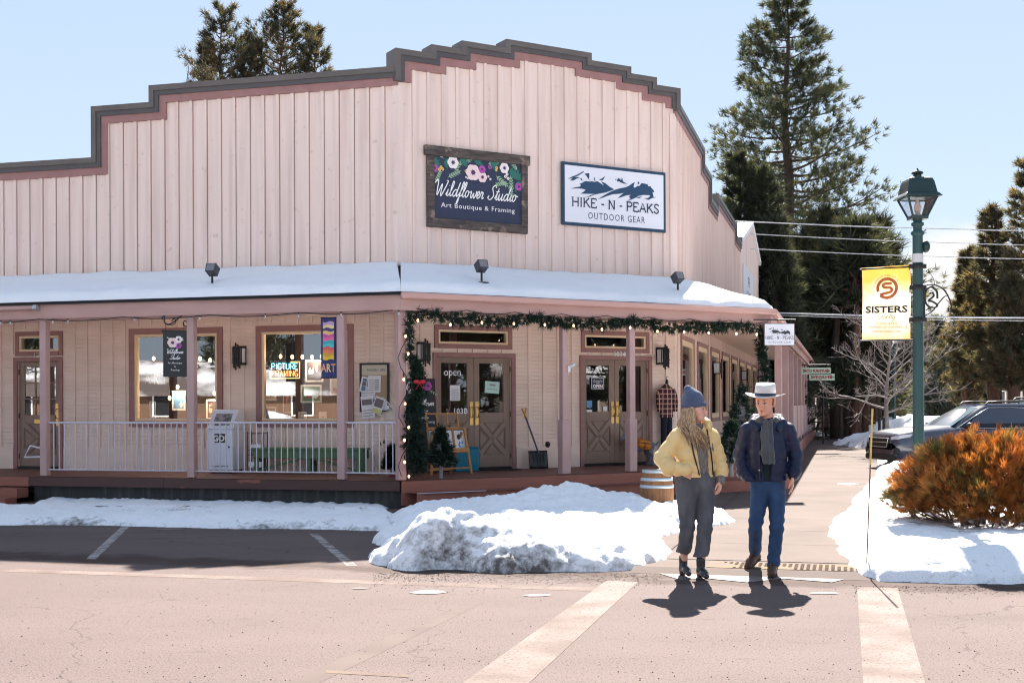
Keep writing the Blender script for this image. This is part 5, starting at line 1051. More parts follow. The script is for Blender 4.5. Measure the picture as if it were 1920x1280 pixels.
x, o_, z = stand(FB, 874, 883); T = FB.mat(x, o_, z+.003); b = MB(); b.box(-.27, .22, -.1, .22, 0, .42); t_b = thing('storage_box', 'plain teal blue box standing behind the easel', 'box', T); part('carton', b, mat('teal_carton', (.0, .16, .26), .55), t_b, .008); b = MB(); b.box(-.275, .225, -.105, .225, .425, .45); part('lid', b, MATS['teal_carton'], t_b, .006)
x, o_, z = stand(FB, 940, 881); b = MB(); b.lathe([(.0, .012), (.42, .012), (.44, .006), (.44, 0)][::-1], 28, sy=.55); single('door_mat', b, mat('black_mat', (.02, .02, .022), .9, bump=(200, .6)), 'dark rounded doormat in front of the first double door', 'doormat', FB.mat(x, o_, z+.003))
T = thing('snow_shovel', 'snow shovel with yellow grip and black blade leaning between the two double doors', 'shovel', FB.mat(FB.on(1006, 870, .3)[0], .36, DECK+.003))
b = MB(); rows = [[(-.21+.42*i/8, -.02-.05*(1-((i-4)/4)**2)*(1-j/6)-.01+.04*j/6, .01+.34*j/6) for i in range(9)] for j in range(7)]; b.grid(rows); bl = part('blade', b, mat('black_plastic', (.015, .015, .017), .25), T); s_ = bl.modifiers.new('thick', 'SOLIDIFY'); s_.thickness = .008
b = MB()
for x in (-.12, -.04, .04, .12): b.tube([(x, -.055+.9*x*x, .04), (x*.9, -.035, .3)], .008, 5)
part('ribs', b, MATS['black_plastic'], T)
b = MB(); b.tube([(0, -.02, .30), (-.13, .25, 1.0)], .017, 10); part('shaft', b, mat('blue_grey_steel', (.05, .06, .11), .4), T)
b = MB(); yl = mat('yellow_plastic', (.62, .28, .02), .4); b.tube([(-.13, .25, .98), (-.137, .265, 1.03)], .022, 8); b.tube([(-.137, .265, 1.03), (-.19, .28, 1.15), (-.10, .28, 1.16), (-.137, .265, 1.03)], .016, 8); part('grip', b, yl, T)
b = MB(); b.lathe([(.06, 0), (.06, .03), (.03, .035), (.03, .06), (0, .06)], 14); o = part('hose_tap', b, black, bld); o.matrix_local = BI @ FB.mat(*(lambda q: (q[0], .0, q[1]))(FB.on(1027, 833, .03))) @ Matrix.Rotation(rad(90), 4, 'X')
# greenery on the porch
FIRC = [(.012, .035, .028), (.018, .045, .034), (.010, .028, .024), (.022, .05, .034)]
silver = mat('pale_birch_trunk', (.26, .25, .25), .6)
for u, v, h_, R_, nm, l_ in ((827, 897, .83, .24, 'small_fir_tree', 'knee-high artificial fir with pale trunk in front of the easel'), (1372, 893, .92, .26, 'small_fir_tree', 'shorter fir with pale trunk on the side porch behind the man'), (1392, 884, 1.55, .36, 'tall_fir_tree', 'taller dark fir on the side porch, rising behind the man'), (735, 893, .5, .14, 'christmas_tree', 'tiny christmas tree with white baubles at the railing end by the corner post')):
    p = dk_(u, v); t_ = conifer(nm, l_, (p.x, p.y, DECK+.003), h_, R_, .28 if nm != 'tall_fir_tree' else .12, 80, int(u), FIRC, .022, .15, .085, 9, 12, .25, 1.0, barkm=silver, topw=.08, wid=.09, spread=.5, cat='small tree')
    for c_ in KIDS(t_):
        if c_.name.startswith('trunk'): c_.location.z = .3*0; 
    if nm == 'christmas_tree':
        b = MB(); rg = random.Random(2)
        for k in range(16): f = rg.random(); a = rg.uniform(0, 6.3); b.ball((math.cos(a)*R_*.9*(1-f)*.9, math.sin(a)*R_*.9*(1-f)*.9, .12+f*.33), .014, n=6)
        part('baubles', b, white, t_); b = MB(); b.lathe([(.055, 0), (.045, .06), (.03, .07)], 10); part('stand', b, mat('dark_red_stand', (.25, .02, .03), .5), t_)
def garland(name, label, path, r, n, seed, M=None, hang=0., cat='garland'):
    rng = np.random.default_rng(seed); P = [Vector(p) for p in path]; cum = [0]
    for a, b_ in zip(P, P[1:]): cum.append(cum[-1]+(b_-a).length)
    root = thing(name, label, cat, Matrix.Translation(P[0])); C = []; D = []; S = []
    for k in range(n):
        s_ = rng.uniform(0, cum[-1]); i = max(j for j in range(len(cum)-1) if cum[j] <= s_); q = P[i].lerp(P[i+1], (s_-cum[i])/(cum[i+1]-cum[i]))-P[0]
        rr = r(s_/cum[-1]) if callable(r) else r; o_ = unit(rng.normal(0, 1, 3)); C.append(np.array(q)+o_*rr*rng.uniform(.2, .8)+np.array([0, 0, -hang*rng.random()])); t = np.array((P[i+1]-P[i]).normalized()); D.append(o_+t*rng.choice([-1, 1])*.5+np.array([0, 0, -.15])); S.append(rng.uniform(.07, .12))
    V, t = tufts(rng, np.array(C), unit(np.array(D)), np.array(S), 14, .5, .085, pick_tones(rng, n, FIRC)); part('needles', npmesh('needles', V, 3, t, needle), [], root)
    b = MB(); b.tube([p-P[0] for p in P], .012, 5); part('core_wire', b, mat('dark_green_wire', (.012, .03, .02), .7), root); return root
gp = []
for k in range(40):
    t = k/39; u = 768+t*(1418-768); p = FB.at(FB.on(u, 610, DB+.13)[0], DB+.13, 3.13+.035*math.sin(t*math.pi*7)+.02*math.sin(t*41)); gp.append(p)
garland('porch_garland', 'dark green pine garland strung along the porch beam over the double doors', gp, .12, 780, 1)
c1_, c2_ = ceave(.12)
garland('post_garland', 'thick bushy pine garland hanging down the corner post in front of the chalkboard', [c1_+FB.e*(.26+.05*math.sin(k*.8))+Vector((0, 0, 2.45-k*.2)) for k in range(10)], lambda s_: .08+.17*min(1, s_*2.2), 620, 2)
garland('post_garland', 'thin pine garland end at the top of the corner post', [c1_+FB.e*.16+Vector((0, 0, 3.15-k*.13)) for k in range(7)], .07, 70, 4)
garland('post_garland', 'pine garland hanging down the far porch corner post by the hanging sign', [c2_-FB.e*(.16+.04*math.sin(k))+Vector((0, 0, 3.1-k*.17)) for k in range(11)], lambda s_: .13, 300, 3)
b = MB(); rb = mat('red_bow', (.45, .02, .03), .6); p = c1_+FB.e*.24+FB.n*.2+Vector((0, 0, 2.05))
for s_ in (-1, 1): b.ball((s_*.05, 0, .02), (.05, .025, .035), n=8); b.bar((0, 0, 0), (s_*.06, 0, -.1), .035, .008)
b.ball((0, -.01, 0), .02, n=8); single('red_bow', b, rb, 'small red ribbon bow tied on the corner post garland', 'bow', Matrix.Translation(p))
bulbm = mat('lit_warm_bulb', (1., .50, .22), .3, emit=2.2); bulbc = mat('clear_bulb', (.6, .62, .68), .15)
def string_lights(name, label, pts, bulbs, lit, drop=.07):
    P = [Vector(p) for p in pts]; root = thing(name, label, 'string lights', Matrix.Translation(P[0])); b = MB(); b.tube([p-P[0] for p in P], .007, 5); part('cable', b, black, root)
    for q in bulbs:
        q = Vector(q)-P[0]; b = MB(); b.tube([q, q-Vector((0, 0, drop))], .013, 6); bo = part('socket', b, black, root); b = MB(); b.ball(q-Vector((0, 0, drop+.035)), (.017, .017, .026), n=10); part('bulb', b, bulbm if lit else bulbc, bo)
pts = []; bl_ = []
for k in range(41):
    t = k/40; x = -.75+t*7.5; pts.append(FB.at(x, DB+.19, 3.27-.05*abs(math.sin(t*math.pi*8))))
for u in (783, 844, 903, 963, 1021, 1075, 1128, 1181, 1232, 1282, 1328, 1380, 1418): x, _ = FB.on(u, 600, DB+.26); bl_.append(FB.at(x, DB+.27, 3.17 if int(u) % 2 else 3.12))
string_lights('porch_string_lights', 'black string of lit warm bulbs along the garlanded porch beam', pts, bl_, True)
pp = []; bl_ = []; base_ = c1_+FB.n*.06
for k in range(17): pp.append(base_+FB.e*(.02+.10*math.sin(k*1.15))+Vector((0, 0, 3.1-k*.16)))
for k, v in enumerate((629, 662, 710, 756, 800, 824, 865, 892)):
    q = base_+FB.n*.02; bl_.append(Vector((q.x, q.y, 0))+FB.e*(.05+.05*math.sin(k*2))+Vector((0, 0, CH-(v-758)*q.y/FPX+.1)))
string_lights('post_string_lights', 'string of lit warm bulbs wound down the corner post', pp, bl_, True)
pts = []; bl_ = []
for k in range(61):
    t = k/60; x = -9.2+t*9.95; pts.append(FA.at(x, DA+.17, 3.235-.045*abs(math.sin(t*math.pi*6))))
for u in (2, 20, 100, 128, 253, 375, 498, 560, 640, 748): x, _ = FA.on(u, 590, DA+.17); bl_.append(FA.at(x, DA+.18, 3.23))
string_lights('fascia_string_lights', 'thin cable of unlit clear bulbs along the fascia over the railing', pts, bl_, False, .02)
# ---------------- signs on the door panes
lt = MB(); 
x, z = FB.on(851, 698, 0); T = thing('open_sign', 'white round-lettered open sign in the first double door', 'sign', FB.mat(x, -.025, z-.06)); put(lt, 'open', -.015, 0, 0, .21, bold=-.005, sx=.86); part('lettering', lt, mat('neon_white', (.9, .92, 1.), .4, emit=.12), T); b = MB(); b.tube([(-.2, .008, -.02), (.2, .008, -.02)], .004, 4); b.tube([(-.2, .008, .13), (.2, .008, .13)], .004, 4); part('mount_bar', b, black, T)
flyer(FB, 843.5, 722, 862.5, 751, 0, -.02, 'white printed notice in the first double door', ln, None, cat='notice', name='notice')
t_ = flyer(FB, 909, 715, 936, 737, 4, -.015, 'pale green handwritten card hanging in the first double door', [(.3, .7, .62, .78, 4), (.15, .85, .3, .36, 4)], None, mat('pale_green_card', (.5, .72, .66), .7), cat='card', name='handwritten_card')
T = thing('open_sign', 'square dark hanging sign reading come in we are open in the second double door', 'sign', FB.mat(FB.on(1121.5, 730, 0)[0], -.02, FB.on(1121.5, 729, 0)[1])); b = MB(); b.box(-.15, .15, -.008, 0, 0, .23); part('board', b, mat('white_rim', (.7, .74, .78), .6), T); b = MB(); b.box(-.138, .138, -.0105, -.0082, .012, .218); part('face', b, mat('slate_blue_face', (.045, .06, .08), .6), T); lt = MB(); script(lt, 'Come in'.replace('C', 'C').replace('m', 'n'), -.0, .145, .032, -.013, 0, .22) if False else put(lt, 'Come In', 0, -.013, .14, .06); put(lt, "WE'RE", 0, -.013, .105, .03); put(lt, 'OPEN', 0, -.013, .025, .09, bold=.003); part('lettering', lt, letw, T)
b = MB(); b.tube([(-.1, 0, .23), (0, 0, .40), (.1, 0, .23)], .004, 4); part('cord', b, letw, T)
for i, (u, v, w_, h_, c, l_) in enumerate(((1107, 758, .13, .16, 'art_sky', 'blue and white shield sticker low on the second door pane'), (1107, 770, .13, .05, 'white_paper', 'small white label under the shield sticker'), (1136, 766, .09, .09, 'white_paper', 'square white sticker at the pane corner beside the lock'))):
    x, z = FB.on(u, v, 0); b = MB(); b.prism([(-w_/2, -h_/2+.03), (0, -h_/2), (w_/2, -h_/2+.03), (w_/2, h_/2), (-w_/2, h_/2)] if i == 0 else [(-w_/2, -h_/2), (w_/2, -h_/2), (w_/2, h_/2), (-w_/2, h_/2)], -.004, 0); single('window_sticker', b, MATS[c], l_, 'sticker', FB.mat(x, -.04, z), 'stickers on the second door')
# ---------------- what stands behind the two big windows
shelfm = mat('pale_display_shelf', (.3, .27, .25), .6)
for i, (x0, x1) in enumerate(((-5.5, -3.55), (-2.8, -.9))): b = MB(); b.box(x0, x1, .18, .75, 1.33, 1.37); b.box(x0+.02, x1-.02, .2, .24, .5, 1.328); single('display_shelf', b, shelfm, ['display shelf inside the window with gold ART letters', 'display shelf inside the window with the neon framing sign'][i], 'shelf', FA.mat(0, 0, 0))
fw_ = mat('white_frame', (.74, .75, .74), .5); fg_ = mat('grey_green_frame', (.5, .6, .6), .5)
FRAMES = (((573, 674, 606.6, 716), 'white-framed red floral picture hanging below the pendant bulbs', fw_, (2, 5, 1)), ((564, 721, 603.5, 755), 'white-framed landscape picture under the floral one', fw_, (4, 1, 5)), ((531, 719.5, 547, 774), 'tall narrow pale-framed picture in the second window', fg_, (2, 3, 5)), ((496.5, 762, 518.5, 787.5), 'small pale-framed dark blue picture standing on the sill', fg_, (2, 0)), ((497, 717, 518, 751), 'white-framed beige picture behind the window edge', fw_, (3, 2)), ((619, 704, 655, 741), 'white-framed picture behind the ART banner post', fw_, (3, 5, 2)), ((560, 772, 575, 787.5), 'small greeting card on the sill of the second window', fw_, (3, 1)), ((598, 772, 613, 787.5), 'second small card on the sill nearer the post', fw_, (1, 3)), ((323, 732, 348, 769), 'white-framed teal picture in the first window beside the blade sign', fw_, (0, 4, 1)), ((387, 748, 408, 786), 'leaning white frame at the inner edge of the first window', fw_, (2, 3, 5)), ((281, 752, 292, 788), 'narrow dark art panel in the first window under the ART letters', fg_, (0, 4, 2)))
for i, ((u0, v0, u1, v1), l_, fr_, pal) in enumerate(FRAMES):
    a, b_ = FA.on(u0, v1, -.32); c, d = FA.on(u1, v0, -.32); picture(FA.mat((a+c)/2, -.32, b_), c-a, d-b_, l_, 40+i, fr_, .035 if c-a > .2 else .02, 'pictures in the shop windows', 'picture frame', 'picture_frame', pal)
x, z = FA.on(540, 787.5, -.3); b = MB(); b.lathe([(.03, 0), (.04, .0), (.042, .085), (.036, .085), (.034, .01), (0, .01)], 14); b.tube([(.04, 0, .07), (.07, 0, .06), (.07, 0, .03), (.04, 0, .02)], .007, 6); single('mug', b, white, 'white mug on the sill of the second window', 'mug', FA.mat(x, -.3, 1.372))
T = thing('neon_sign', 'neon window sign reading picture framing in blue and orange with a yellow border', 'neon sign', FA.mat(FA.on(534, 708, -.12)[0], -.12, FA.on(534, 709, -.12)[1]))
def neon(mb, s, x, z, h, w_):
    GL = {'P': [[(0, 0), (0, 1), (.7, 1), (.8, .75), (.7, .5), (0, .5)]], 'I': [[(.2, 0), (.2, 1)]], 'C': [[(.8, .85), (.6, 1), (.2, 1), (0, .7), (0, .3), (.2, 0), (.6, 0), (.8, .15)]], 'T': [[(0, 1), (.8, 1)], [(.4, 1), (.4, 0)]], 'U': [[(0, 1), (0, .2), (.2, 0), (.6, 0), (.8, .2), (.8, 1)]], 'R': [[(0, 0), (0, 1), (.7, 1), (.8, .75), (.7, .5), (0, .5)], [(.4, .5), (.8, 0)]], 'E': [[(.7, 0), (0, 0), (0, 1), (.7, 1)], [(0, .5), (.5, .5)]], 'F': [[(0, 0), (0, 1), (.7, 1)], [(0, .5), (.5, .5)]], 'A': [[(0, 0), (.4, 1), (.8, 0)], [(.15, .4), (.65, .4)]], 'M': [[(0, 0), (0, 1), (.4, .3), (.8, 1), (.8, 0)]], 'N': [[(0, 0), (0, 1), (.8, 0), (.8, 1)]], 'G': [[(.8, .85), (.6, 1), (.2, 1), (0, .7), (0, .3), (.2, 0), (.6, 0), (.8, .2), (.8, .45), (.5, .45)]]}
    for c in s:
        k = .5 if c == 'I' else 1
        for st_ in GL[c]: mb.tube([(x+p*w_, 0, z+q*h) for p, q in st_], .007, 6)
        x += w_*1.15*k
b = MB(); neon(b, 'PICTURE', -.27, .17, .11, .075); part('blue_tubes', b, mat('neon_cyan', (.15, .6, .8), .3, emit=2.2), T)
b = MB(); neon(b, 'FRAMING', -.27, .035, .11, .075); part('orange_tubes', b, mat('neon_orange', (1., .22, .06), .3, emit=2.2), T)
b = MB(); b.tube([(-.3, 0, 0), (.3, 0, 0), (.3, 0, .31), (.12, 0, .31)], .006, 6); b.tube([(-.3, 0, 0), (-.3, 0, .14)], .006, 6); part('yellow_border', b, mat('neon_yellow', (.8, .55, .15), .3, emit=1.4), T); b = MB(); b.box(-.32, .32, .015, .02, -.02, .33); part('backing', b, mat('smoked_backing', (.01, .01, .012), .3), T)
lt = MB(); x, z = FA.on(290, 720, .0); T = thing('window_lettering', 'thin gold letters spelling ART inside the first window', 'lettering', FA.mat(x, -.045, z)); put(lt, 'A R T', 0, 0, 0, .32, sx=.62); part('lettering', lt, mat('gold_leaf', (.7, .5, .2), .35, metal=.6), T)
BL = ((526, 668), (548, 669), (567, 669), (585, 669), (603, 668), (333, 725), (318, 746), (402, 737), (375, 672), (394, 675), (288, 672))
for i, (u, v) in enumerate(BL):
    x, z = FA.on(u, v, -.2); T = thing('pendant_bulb', ['first bare lit bulb from the window edge in the row over the framed pictures', 'second bare lit bulb in the row over the framed pictures', 'middle bare lit bulb in the row over the framed pictures', 'fourth bare lit bulb in the row, above the floral picture', 'last bare lit bulb in the row, next to the ART banner', 'low amber bulb beside the teal picture in the first window', 'lowest amber bulb below the ART letters in the first window', 'amber bulb over the leaning frame in the first window', 'high small bulb behind the first window, next to the porch post', 'high small bulb at the inner edge of the first window', 'high small bulb above the gold ART letters'][i], 'pendant lamp', FA.mat(x, -.2, z), 'bare bulbs inside the shop')
    b = MB(); b.ball((0, 0, 0), (.03, .03, .042), n=10); part('bulb', b, mat('warm_filament_bulb', (1., .6, .28), .3, emit=3.), T); b = MB(); b.tube([(0, 0, .04), (0, 0, 3.5-z)], .006, 5); part('cord', b, black, T)
    if i in (1, 3, 5, 7, 9): ld = bpy.data.lights.new('bulb_light', 'POINT'); ld.energy = 4; ld.color = (1, .72, .45); ld.shadow_soft_size = .05; lo_ = bpy.data.objects.new('bulb_light', ld); COL.objects.link(lo_); lo_.parent = T; lo_.location = (0, -.03, -.09)
# ---------------- shirt on a hanger, barrel
def plaid():
    m = bpy.data.materials.new('plaid_flannel'); m.use_nodes = True; t = m.node_tree; n = t.nodes; l = t.links; p = n['Principled BSDF']; p.inputs['Roughness'].default_value = .9
    tc_ = n.new('ShaderNodeTexCoord'); sp = n.new('ShaderNodeSeparateXYZ'); l.new(tc_.outputs['Object'], sp.inputs[0]); cur = None
    def sq(o_, f, th, ph=0.):
        a = n.new('ShaderNodeMath'); a.operation = 'MULTIPLY_ADD'; a.inputs[1].default_value = f; a.inputs[2].default_value = ph; l.new(o_, a.inputs[0]); b_ = n.new('ShaderNodeMath'); b_.operation = 'SINE'; l.new(a.outputs[0], b_.inputs[0]); c = n.new('ShaderNodeMath'); c.operation = 'GREATER_THAN'; c.inputs[1].default_value = th; l.new(b_.outputs[0], c.inputs[0]); return c.outputs[0]
    cur = (.16, .03, .04)
    for o_, f, th, ph, col, k in ((sp.outputs[0], 62, .15, 0, (.025, .012, .02), .65), (sp.outputs[2], 62, .15, 0, (.025, .012, .02), .65), (sp.outputs[0], 62, .93, 3.14, (.7, .55, .4), .8), (sp.outputs[2], 62, .93, 3.14, (.7, .55, .4), .8)):
        f_ = n.new('ShaderNodeMath'); f_.operation = 'MULTIPLY'; f_.inputs[1].default_value = k; l.new(sq(o_, f, th, ph), f_.inputs[0]); x_ = n.new('ShaderNodeMix'); x_.data_type = 'RGBA'; l.new(f_.outputs[0], x_.inputs['Factor']); x_.inputs['B'].default_value = (*col, 1)
        if isinstance(cur, tuple): x_.inputs['A'].default_value = (*cur, 1)
        else: l.new(cur, x_.inputs['A'])
        cur = x_.outputs['Result']
    l.new(cur, p.inputs['Base Color']); return m
x, z = FB.on(1249, 782, .14); T = thing('hanging_outfit', 'plaid flannel shirt and dark trousers on a hanger under the wall lantern', 'clothes', FB.mat(x, .15, z))
b = MB()
def loft(mb, secs, n=20, m=0, cap=True, smooth=True):
    """secs: (centre, half x, half y, (ux), (uy)) ellipses"""
    vs = []
    for c, rx, ry, ux, uy in secs:
        c, ux, uy = Vector(c), Vector(ux), Vector(uy)
        for j in range(n): a = 2*math.pi*j/n; vs.append(c+ux*rx*math.cos(a)+uy*ry*math.sin(a))
    mb.add(vs, [(i*n+j, i*n+(j+1) % n, (i+1)*n+(j+1) % n, (i+1)*n+j) for i in range(len(secs)-1) for j in range(n)], m, smooth)
    if cap: mb.add(vs[:n], [tuple(range(n))[::-1]], m); mb.add(vs[-n:], [tuple(range(n))], m)
X_, Y_ = (1, 0, 0), (0, 1, 0)
loft(b, [((0, 0, .0), .165, .075, X_, Y_), ((0, 0, .15), .16, .08, X_, Y_), ((0, 0, .38), .17, .085, X_, Y_), ((0, 0, .54), .185, .075, X_, Y_), ((0, 0, .60), .14, .06, X_, Y_), ((0, 0, .645), .06, .045, X_, Y_), ((0, 0, .68), .055, .04, X_, Y_)])
for s_ in (-1, 1): b.tube([(s_*.15, 0, .57), (s_*.20, -.01, .45), (s_*.215, -.02, .28), (s_*.20, -.04, .12)], [.06, .062, .055, .045], 10)
part('shirt', b, plaid(), T); b = MB(); b.ball((0, -.02, .72), (.035, .03, .06), n=10); b.tube([(0, 0, .66), (0, 0, .80), (.02, 0, .84), (.05, 0, .83)], .006, 6); b.tube([(-.15, 0, .60), (0, 0, .68), (.15, 0, .60)], .008, 6); part('hanger', b, black, T)
b = MB()
for s_ in (-1, 1): b.tube([(s_*.06, 0, .0), (s_*.07, 0, -.35), (s_*.075, .01, -.75)], [.075, .062, .05], 10)
part('trousers', b, mat('dark_denim', (.012, .015, .03), .85), T)
T = thing('barrel', 'small oak barrel with pale steel hoops beside the porch step, behind the woman', 'barrel', TR(2.12, 18.25, .0))
oak = mat('oak_staves', (.30, .135, .05), .6, col2=(.19, .085, .035), sc_=6, st=(4, 4, .6), bump=(8, .3), bst=(5, 5, .6))
def br(z): return .205+.045*math.sin(math.pi*z/.74)
b = MB(); b.lathe([(br(z), z) for z in [.74*k/14 for k in range(15)]], 30); b.lathe([(0, .715), (.19, .715)], 30); part('staves', b, oak, T)
hoop = mat('galvanised_hoop', (.48, .56, .62), .45, metal=.35)  # steel tinted blue-grey: the sky's reflection put into the colour
for z0, z1 in ((.02, .07), (.15, .19), (.47, .515), (.575, .62), (.69, .735)):
    b = MB(); b.lathe([(br(z0)+.001, z0), (br(z0)+.005, z0), (br(z1)+.005, z1), (br(z1)+.001, z1)], 30); part('hoop', b, hoop, T)
# ================================================================ lamp post with banner
lampg = mat('dark_green_lamp_paint', (.018, .055, .058), .4, col2=(.024, .07, .07), sc_=4); lampg2 = mat('dark_green_lamp_cap', (.012, .035, .036), .4)
LP = dep(1722, 790, 17.0); LP.z = 0
def street_lamp(name, label, M, group):
    T = thing(name, label, 'street lamp', M, group)
    b = MB(); b.lathe([(.17, 0), (.17, .12), (.14, .16), (.13, .5), (.10, .6), (.095, .65)], 20); part('base', b, lampg, T)
    b = MB(); b.lathe([(.078, .6), (.072, 2.2), (.068, 4.0)], 20); b.lathe([(.068, 3.98), (.09, 4.0), (.09, 4.03), (.06, 4.05), (.058, 4.10), (.085, 4.12), (.085, 4.15), (.055, 4.17), (.07, 4.2), (.07, 4.24)], 20); part('pole', b, lampg, T)
    def sq(mb, secs, m=0): # square frustum
        vs = []
        for h, z in secs: vs += [(-h, -h, z), (h, -h, z), (h, h, z), (-h, h, z)]
        mb.add(vs, [(4*i+j, 4*i+(j+1) % 4, 4*i+4+(j+1) % 4, 4*i+4+j) for i in range(len(secs)-1) for j in range(4)]+[(3, 2, 1, 0), tuple(4*(len(secs)-1)+k for k in range(4))], m)
    b = MB(); sq(b, [(.26, 4.49), (.225, 4.535), (.205, 4.55), (.175, 4.70), (.155, 4.745), (.12, 4.765)]); b.lathe([(.055, 4.76), (.055, 4.82), (.085, 4.825), (.07, 4.85), (.02, 4.87), (.008, 4.90), (0, 4.905)], 16); part('lantern_roof', b, lampg2, T, .008)
    b = MB()
    for sx in (-1, 1):
        for sy in (-1, 1): b.bar((sx*.10, sy*.10, 4.235), (sx*.205, sy*.205, 4.50), .022, .022)
    sq(b, [(.11, 4.20), (.112, 4.245)])
    for s_ in (-1, 1): b.bar((-.2, s_*.2, 4.485), (.2, s_*.2, 4.485), .02, .02); b.bar((s_*.2, -.2, 4.487), (s_*.2, .2, 4.487), .02, .02)
    part('lantern_frame', b, lampg2, T)
    b = MB(); q = [(.098, 4.246), (.197, 4.478)]; vs = []
    for h, z in q: vs += [(-h, -h, z), (h, -h, z), (h, h, z), (-h, h, z)]
    b.add(vs, [(j, (j+1) % 4, 4+(j+1) % 4, 4+j) for j in range(4)]); part('lantern_glass', b, glass('lantern_glass', (.93, .95, .96), .06), T)
    b = MB(); b.lathe([(.05, 4.245), (.05, 4.27), (.03, 4.28), (.045, 4.33), (.05, 4.37), (.035, 4.42), (.02, 4.46), (0, 4.47)], 14); part('bulb', b, mat('milky_bulb', (.78, .62, .58), .35), T)
    b = MB(); b.ball((.11, 0, 3.83), (.06, .07, .085), n=12); b.box(.06, .1, -.03, .03, 3.79, 3.87); part('sensor_dome', b, lampg2, T)
    return T
lamp = street_lamp('street_lamp', 'dark green lamp post with square lantern and scrolled bracket, standing behind the orange bush', TR(LP.x, LP.y, 0, rad(2)), 'green street lamps')
for i, (u, Y, l_) in enumerate(((1677, 54, 'far green lamp post beside the bare tree at the snow pile'), (1857, 78, 'tiny far lamp post below the gilded pines'))):
    c = copy_tree(lamp); c.matrix_world = TR(*base_at(u, Y)); c['label'] = l_
b = MB(); b.lathe([(.0745, 3.61), (.0745, 3.73)], 18); part('label_band', b, mat('white_label_band', (.6, .6, .62), .5), lamp)
b = MB()
for z in (3.56, 3.27, 2.83): b = MB(); b.lathe([(.072, z-.035), (.085, z-.03), (.085, z+.03), (.072, z+.035)], 18); b.box(-.12, -.07, -.03, .03, z-.03, z+.03); b.box(.07, .11, -.03, .03, z-.03, z+.03); part('clamp', b, black, lamp)
b = MB(); b.box(.075, .095, -.02, .02, 2.83, 3.27); P2 = lambda pts: [(x, 0, z) for x, z in smooth_pts(pts, 8)]
b.tube(P2([(.09, 3.30), (.22, 3.31), (.36, 3.24), (.45, 3.08), (.46, 2.97), (.43, 2.95), (.42, 3.0)]), .010, 6); b.tube(P2([(.09, 2.88), (.2, 2.95), (.28, 3.05), (.36, 3.14), (.42, 3.17)]), .009, 6); b.tube(P2([(.08, 3.5), (.17, 3.46), (.22, 3.38), (.235, 3.30)]), .004, 5)
b.tube(P2([(.27, 3.12), (.26, 3.22), (.18, 3.28), (.11, 3.22), (.10, 3.1), (.14, 3.02), (.22, 3.0), (.27, 3.03), (.2, 3.08), (.15, 3.09), (.19, 3.13), (.22, 3.16), (.2, 3.2), (.15, 3.19)]), .014, 6)
part('scroll_bracket', b, black, lamp)
b = MB(); b.tube([(-.07, 0, 3.56), (-.80, 0, 3.52)], .012, 6); b.tube([(-.07, 0, 2.56), (-.80, 0, 2.55)], .010, 6); part('banner_arm', b, black, lamp)
def cloth_mat(name, col, col2, tr=.45):
    m = bpy.data.materials.new(name); m.use_nodes = True; t = m.node_tree; n = t.nodes; l = t.links; n.remove(n['Principled BSDF']); tc_ = n.new('ShaderNodeTexCoord'); sp = n.new('ShaderNodeSeparateXYZ'); l.new(tc_.outputs['Object'], sp.inputs[0])
    nz_ = n.new('ShaderNodeTexNoise'); nz_.inputs['Scale'].default_value = 2.6; l.new(tc_.outputs['Object'], nz_.inputs[0])
    # printed design: pale middle, strong yellow towards the hems
    a = n.new('ShaderNodeMath'); a.operation = 'ABSOLUTE'; s_ = n.new('ShaderNodeMath'); s_.operation = 'SUBTRACT'; s_.inputs[1].default_value = .42; l.new(sp.outputs[2], s_.inputs[0]); l.new(s_.outputs[0], a.inputs[0])
    ad = n.new('ShaderNodeMath'); ad.operation = 'ADD'; l.new(a.outputs[0], ad.inputs[0]); l.new(nz_.outputs['Fac'], ad.inputs[1]); r = n.new('ShaderNodeMapRange'); r.inputs['From Min'].default_value = .66; r.inputs['From Max'].default_value = 1.02; l.new(ad.outputs[0], r.inputs[0])
    x = n.new('ShaderNodeMix'); x.data_type = 'RGBA'; x.inputs['A'].default_value = (*col2, 1); x.inputs['B'].default_value = (*col, 1); l.new(r.outputs[0], x.inputs['Factor'])
    d = n.new('ShaderNodeBsdfDiffuse'); l.new(x.outputs['Result'], d.inputs[0]); b_ = n.new('ShaderNodeBsdfTranslucent'); l.new(x.outputs['Result'], b_.inputs[0]); mx = n.new('ShaderNodeMixShader'); mx.inputs[0].default_value = tr; l.new(d.outputs[0], mx.inputs[1]); l.new(b_.outputs[0], mx.inputs[2]); l.new(mx.outputs[0], n['Material Output'].inputs[0]); MATS[name] = m; return m
T = thing('street_banner', 'yellow and cream cloth banner with a round red letter mark hanging from the lamp post', 'banner', TR(LP.x-.44, LP.y-.02, 2.56, rad(3)))
def by_(x, z): return .014*math.sin(x*9+z*3)+.01*math.sin(z*7)
b = MB(); b.grid([[(-.335+.67*i/14+.02*(z_ := j/20)*0-(.03*(1-j/20) if i == 99 else 0), by_(-.335+.67*i/14, j/20.), 1.0*j/20+.04*(i/14-.5)*(j/20)) for i in range(15)] for j in range(21)]); part('cloth', b, cloth_mat('yellow_banner_cloth', (.54, .32, .065), (.55, .48, .37)), T)
def onb(mb, mb2):
    for v in mb2.v: mb.v.append((v[0], by_(v[0], v[2])-.006+v[1], v[2]+.04*(v[0]/.67)*(v[2])))
    o_ = len(mb.v)-len(mb2.v); mb.f += [tuple(i+o_ for i in f) for f in mb2.f]; mb.m += mb2.m; mb.s += mb2.s
q = MB(); R1 = .128; cx, cz = .01, .70
ribbon(q, [(cx+R1*math.cos(rad(a)), cz+R1*math.sin(rad(a))) for a in range(200, -138, -8)], .042)
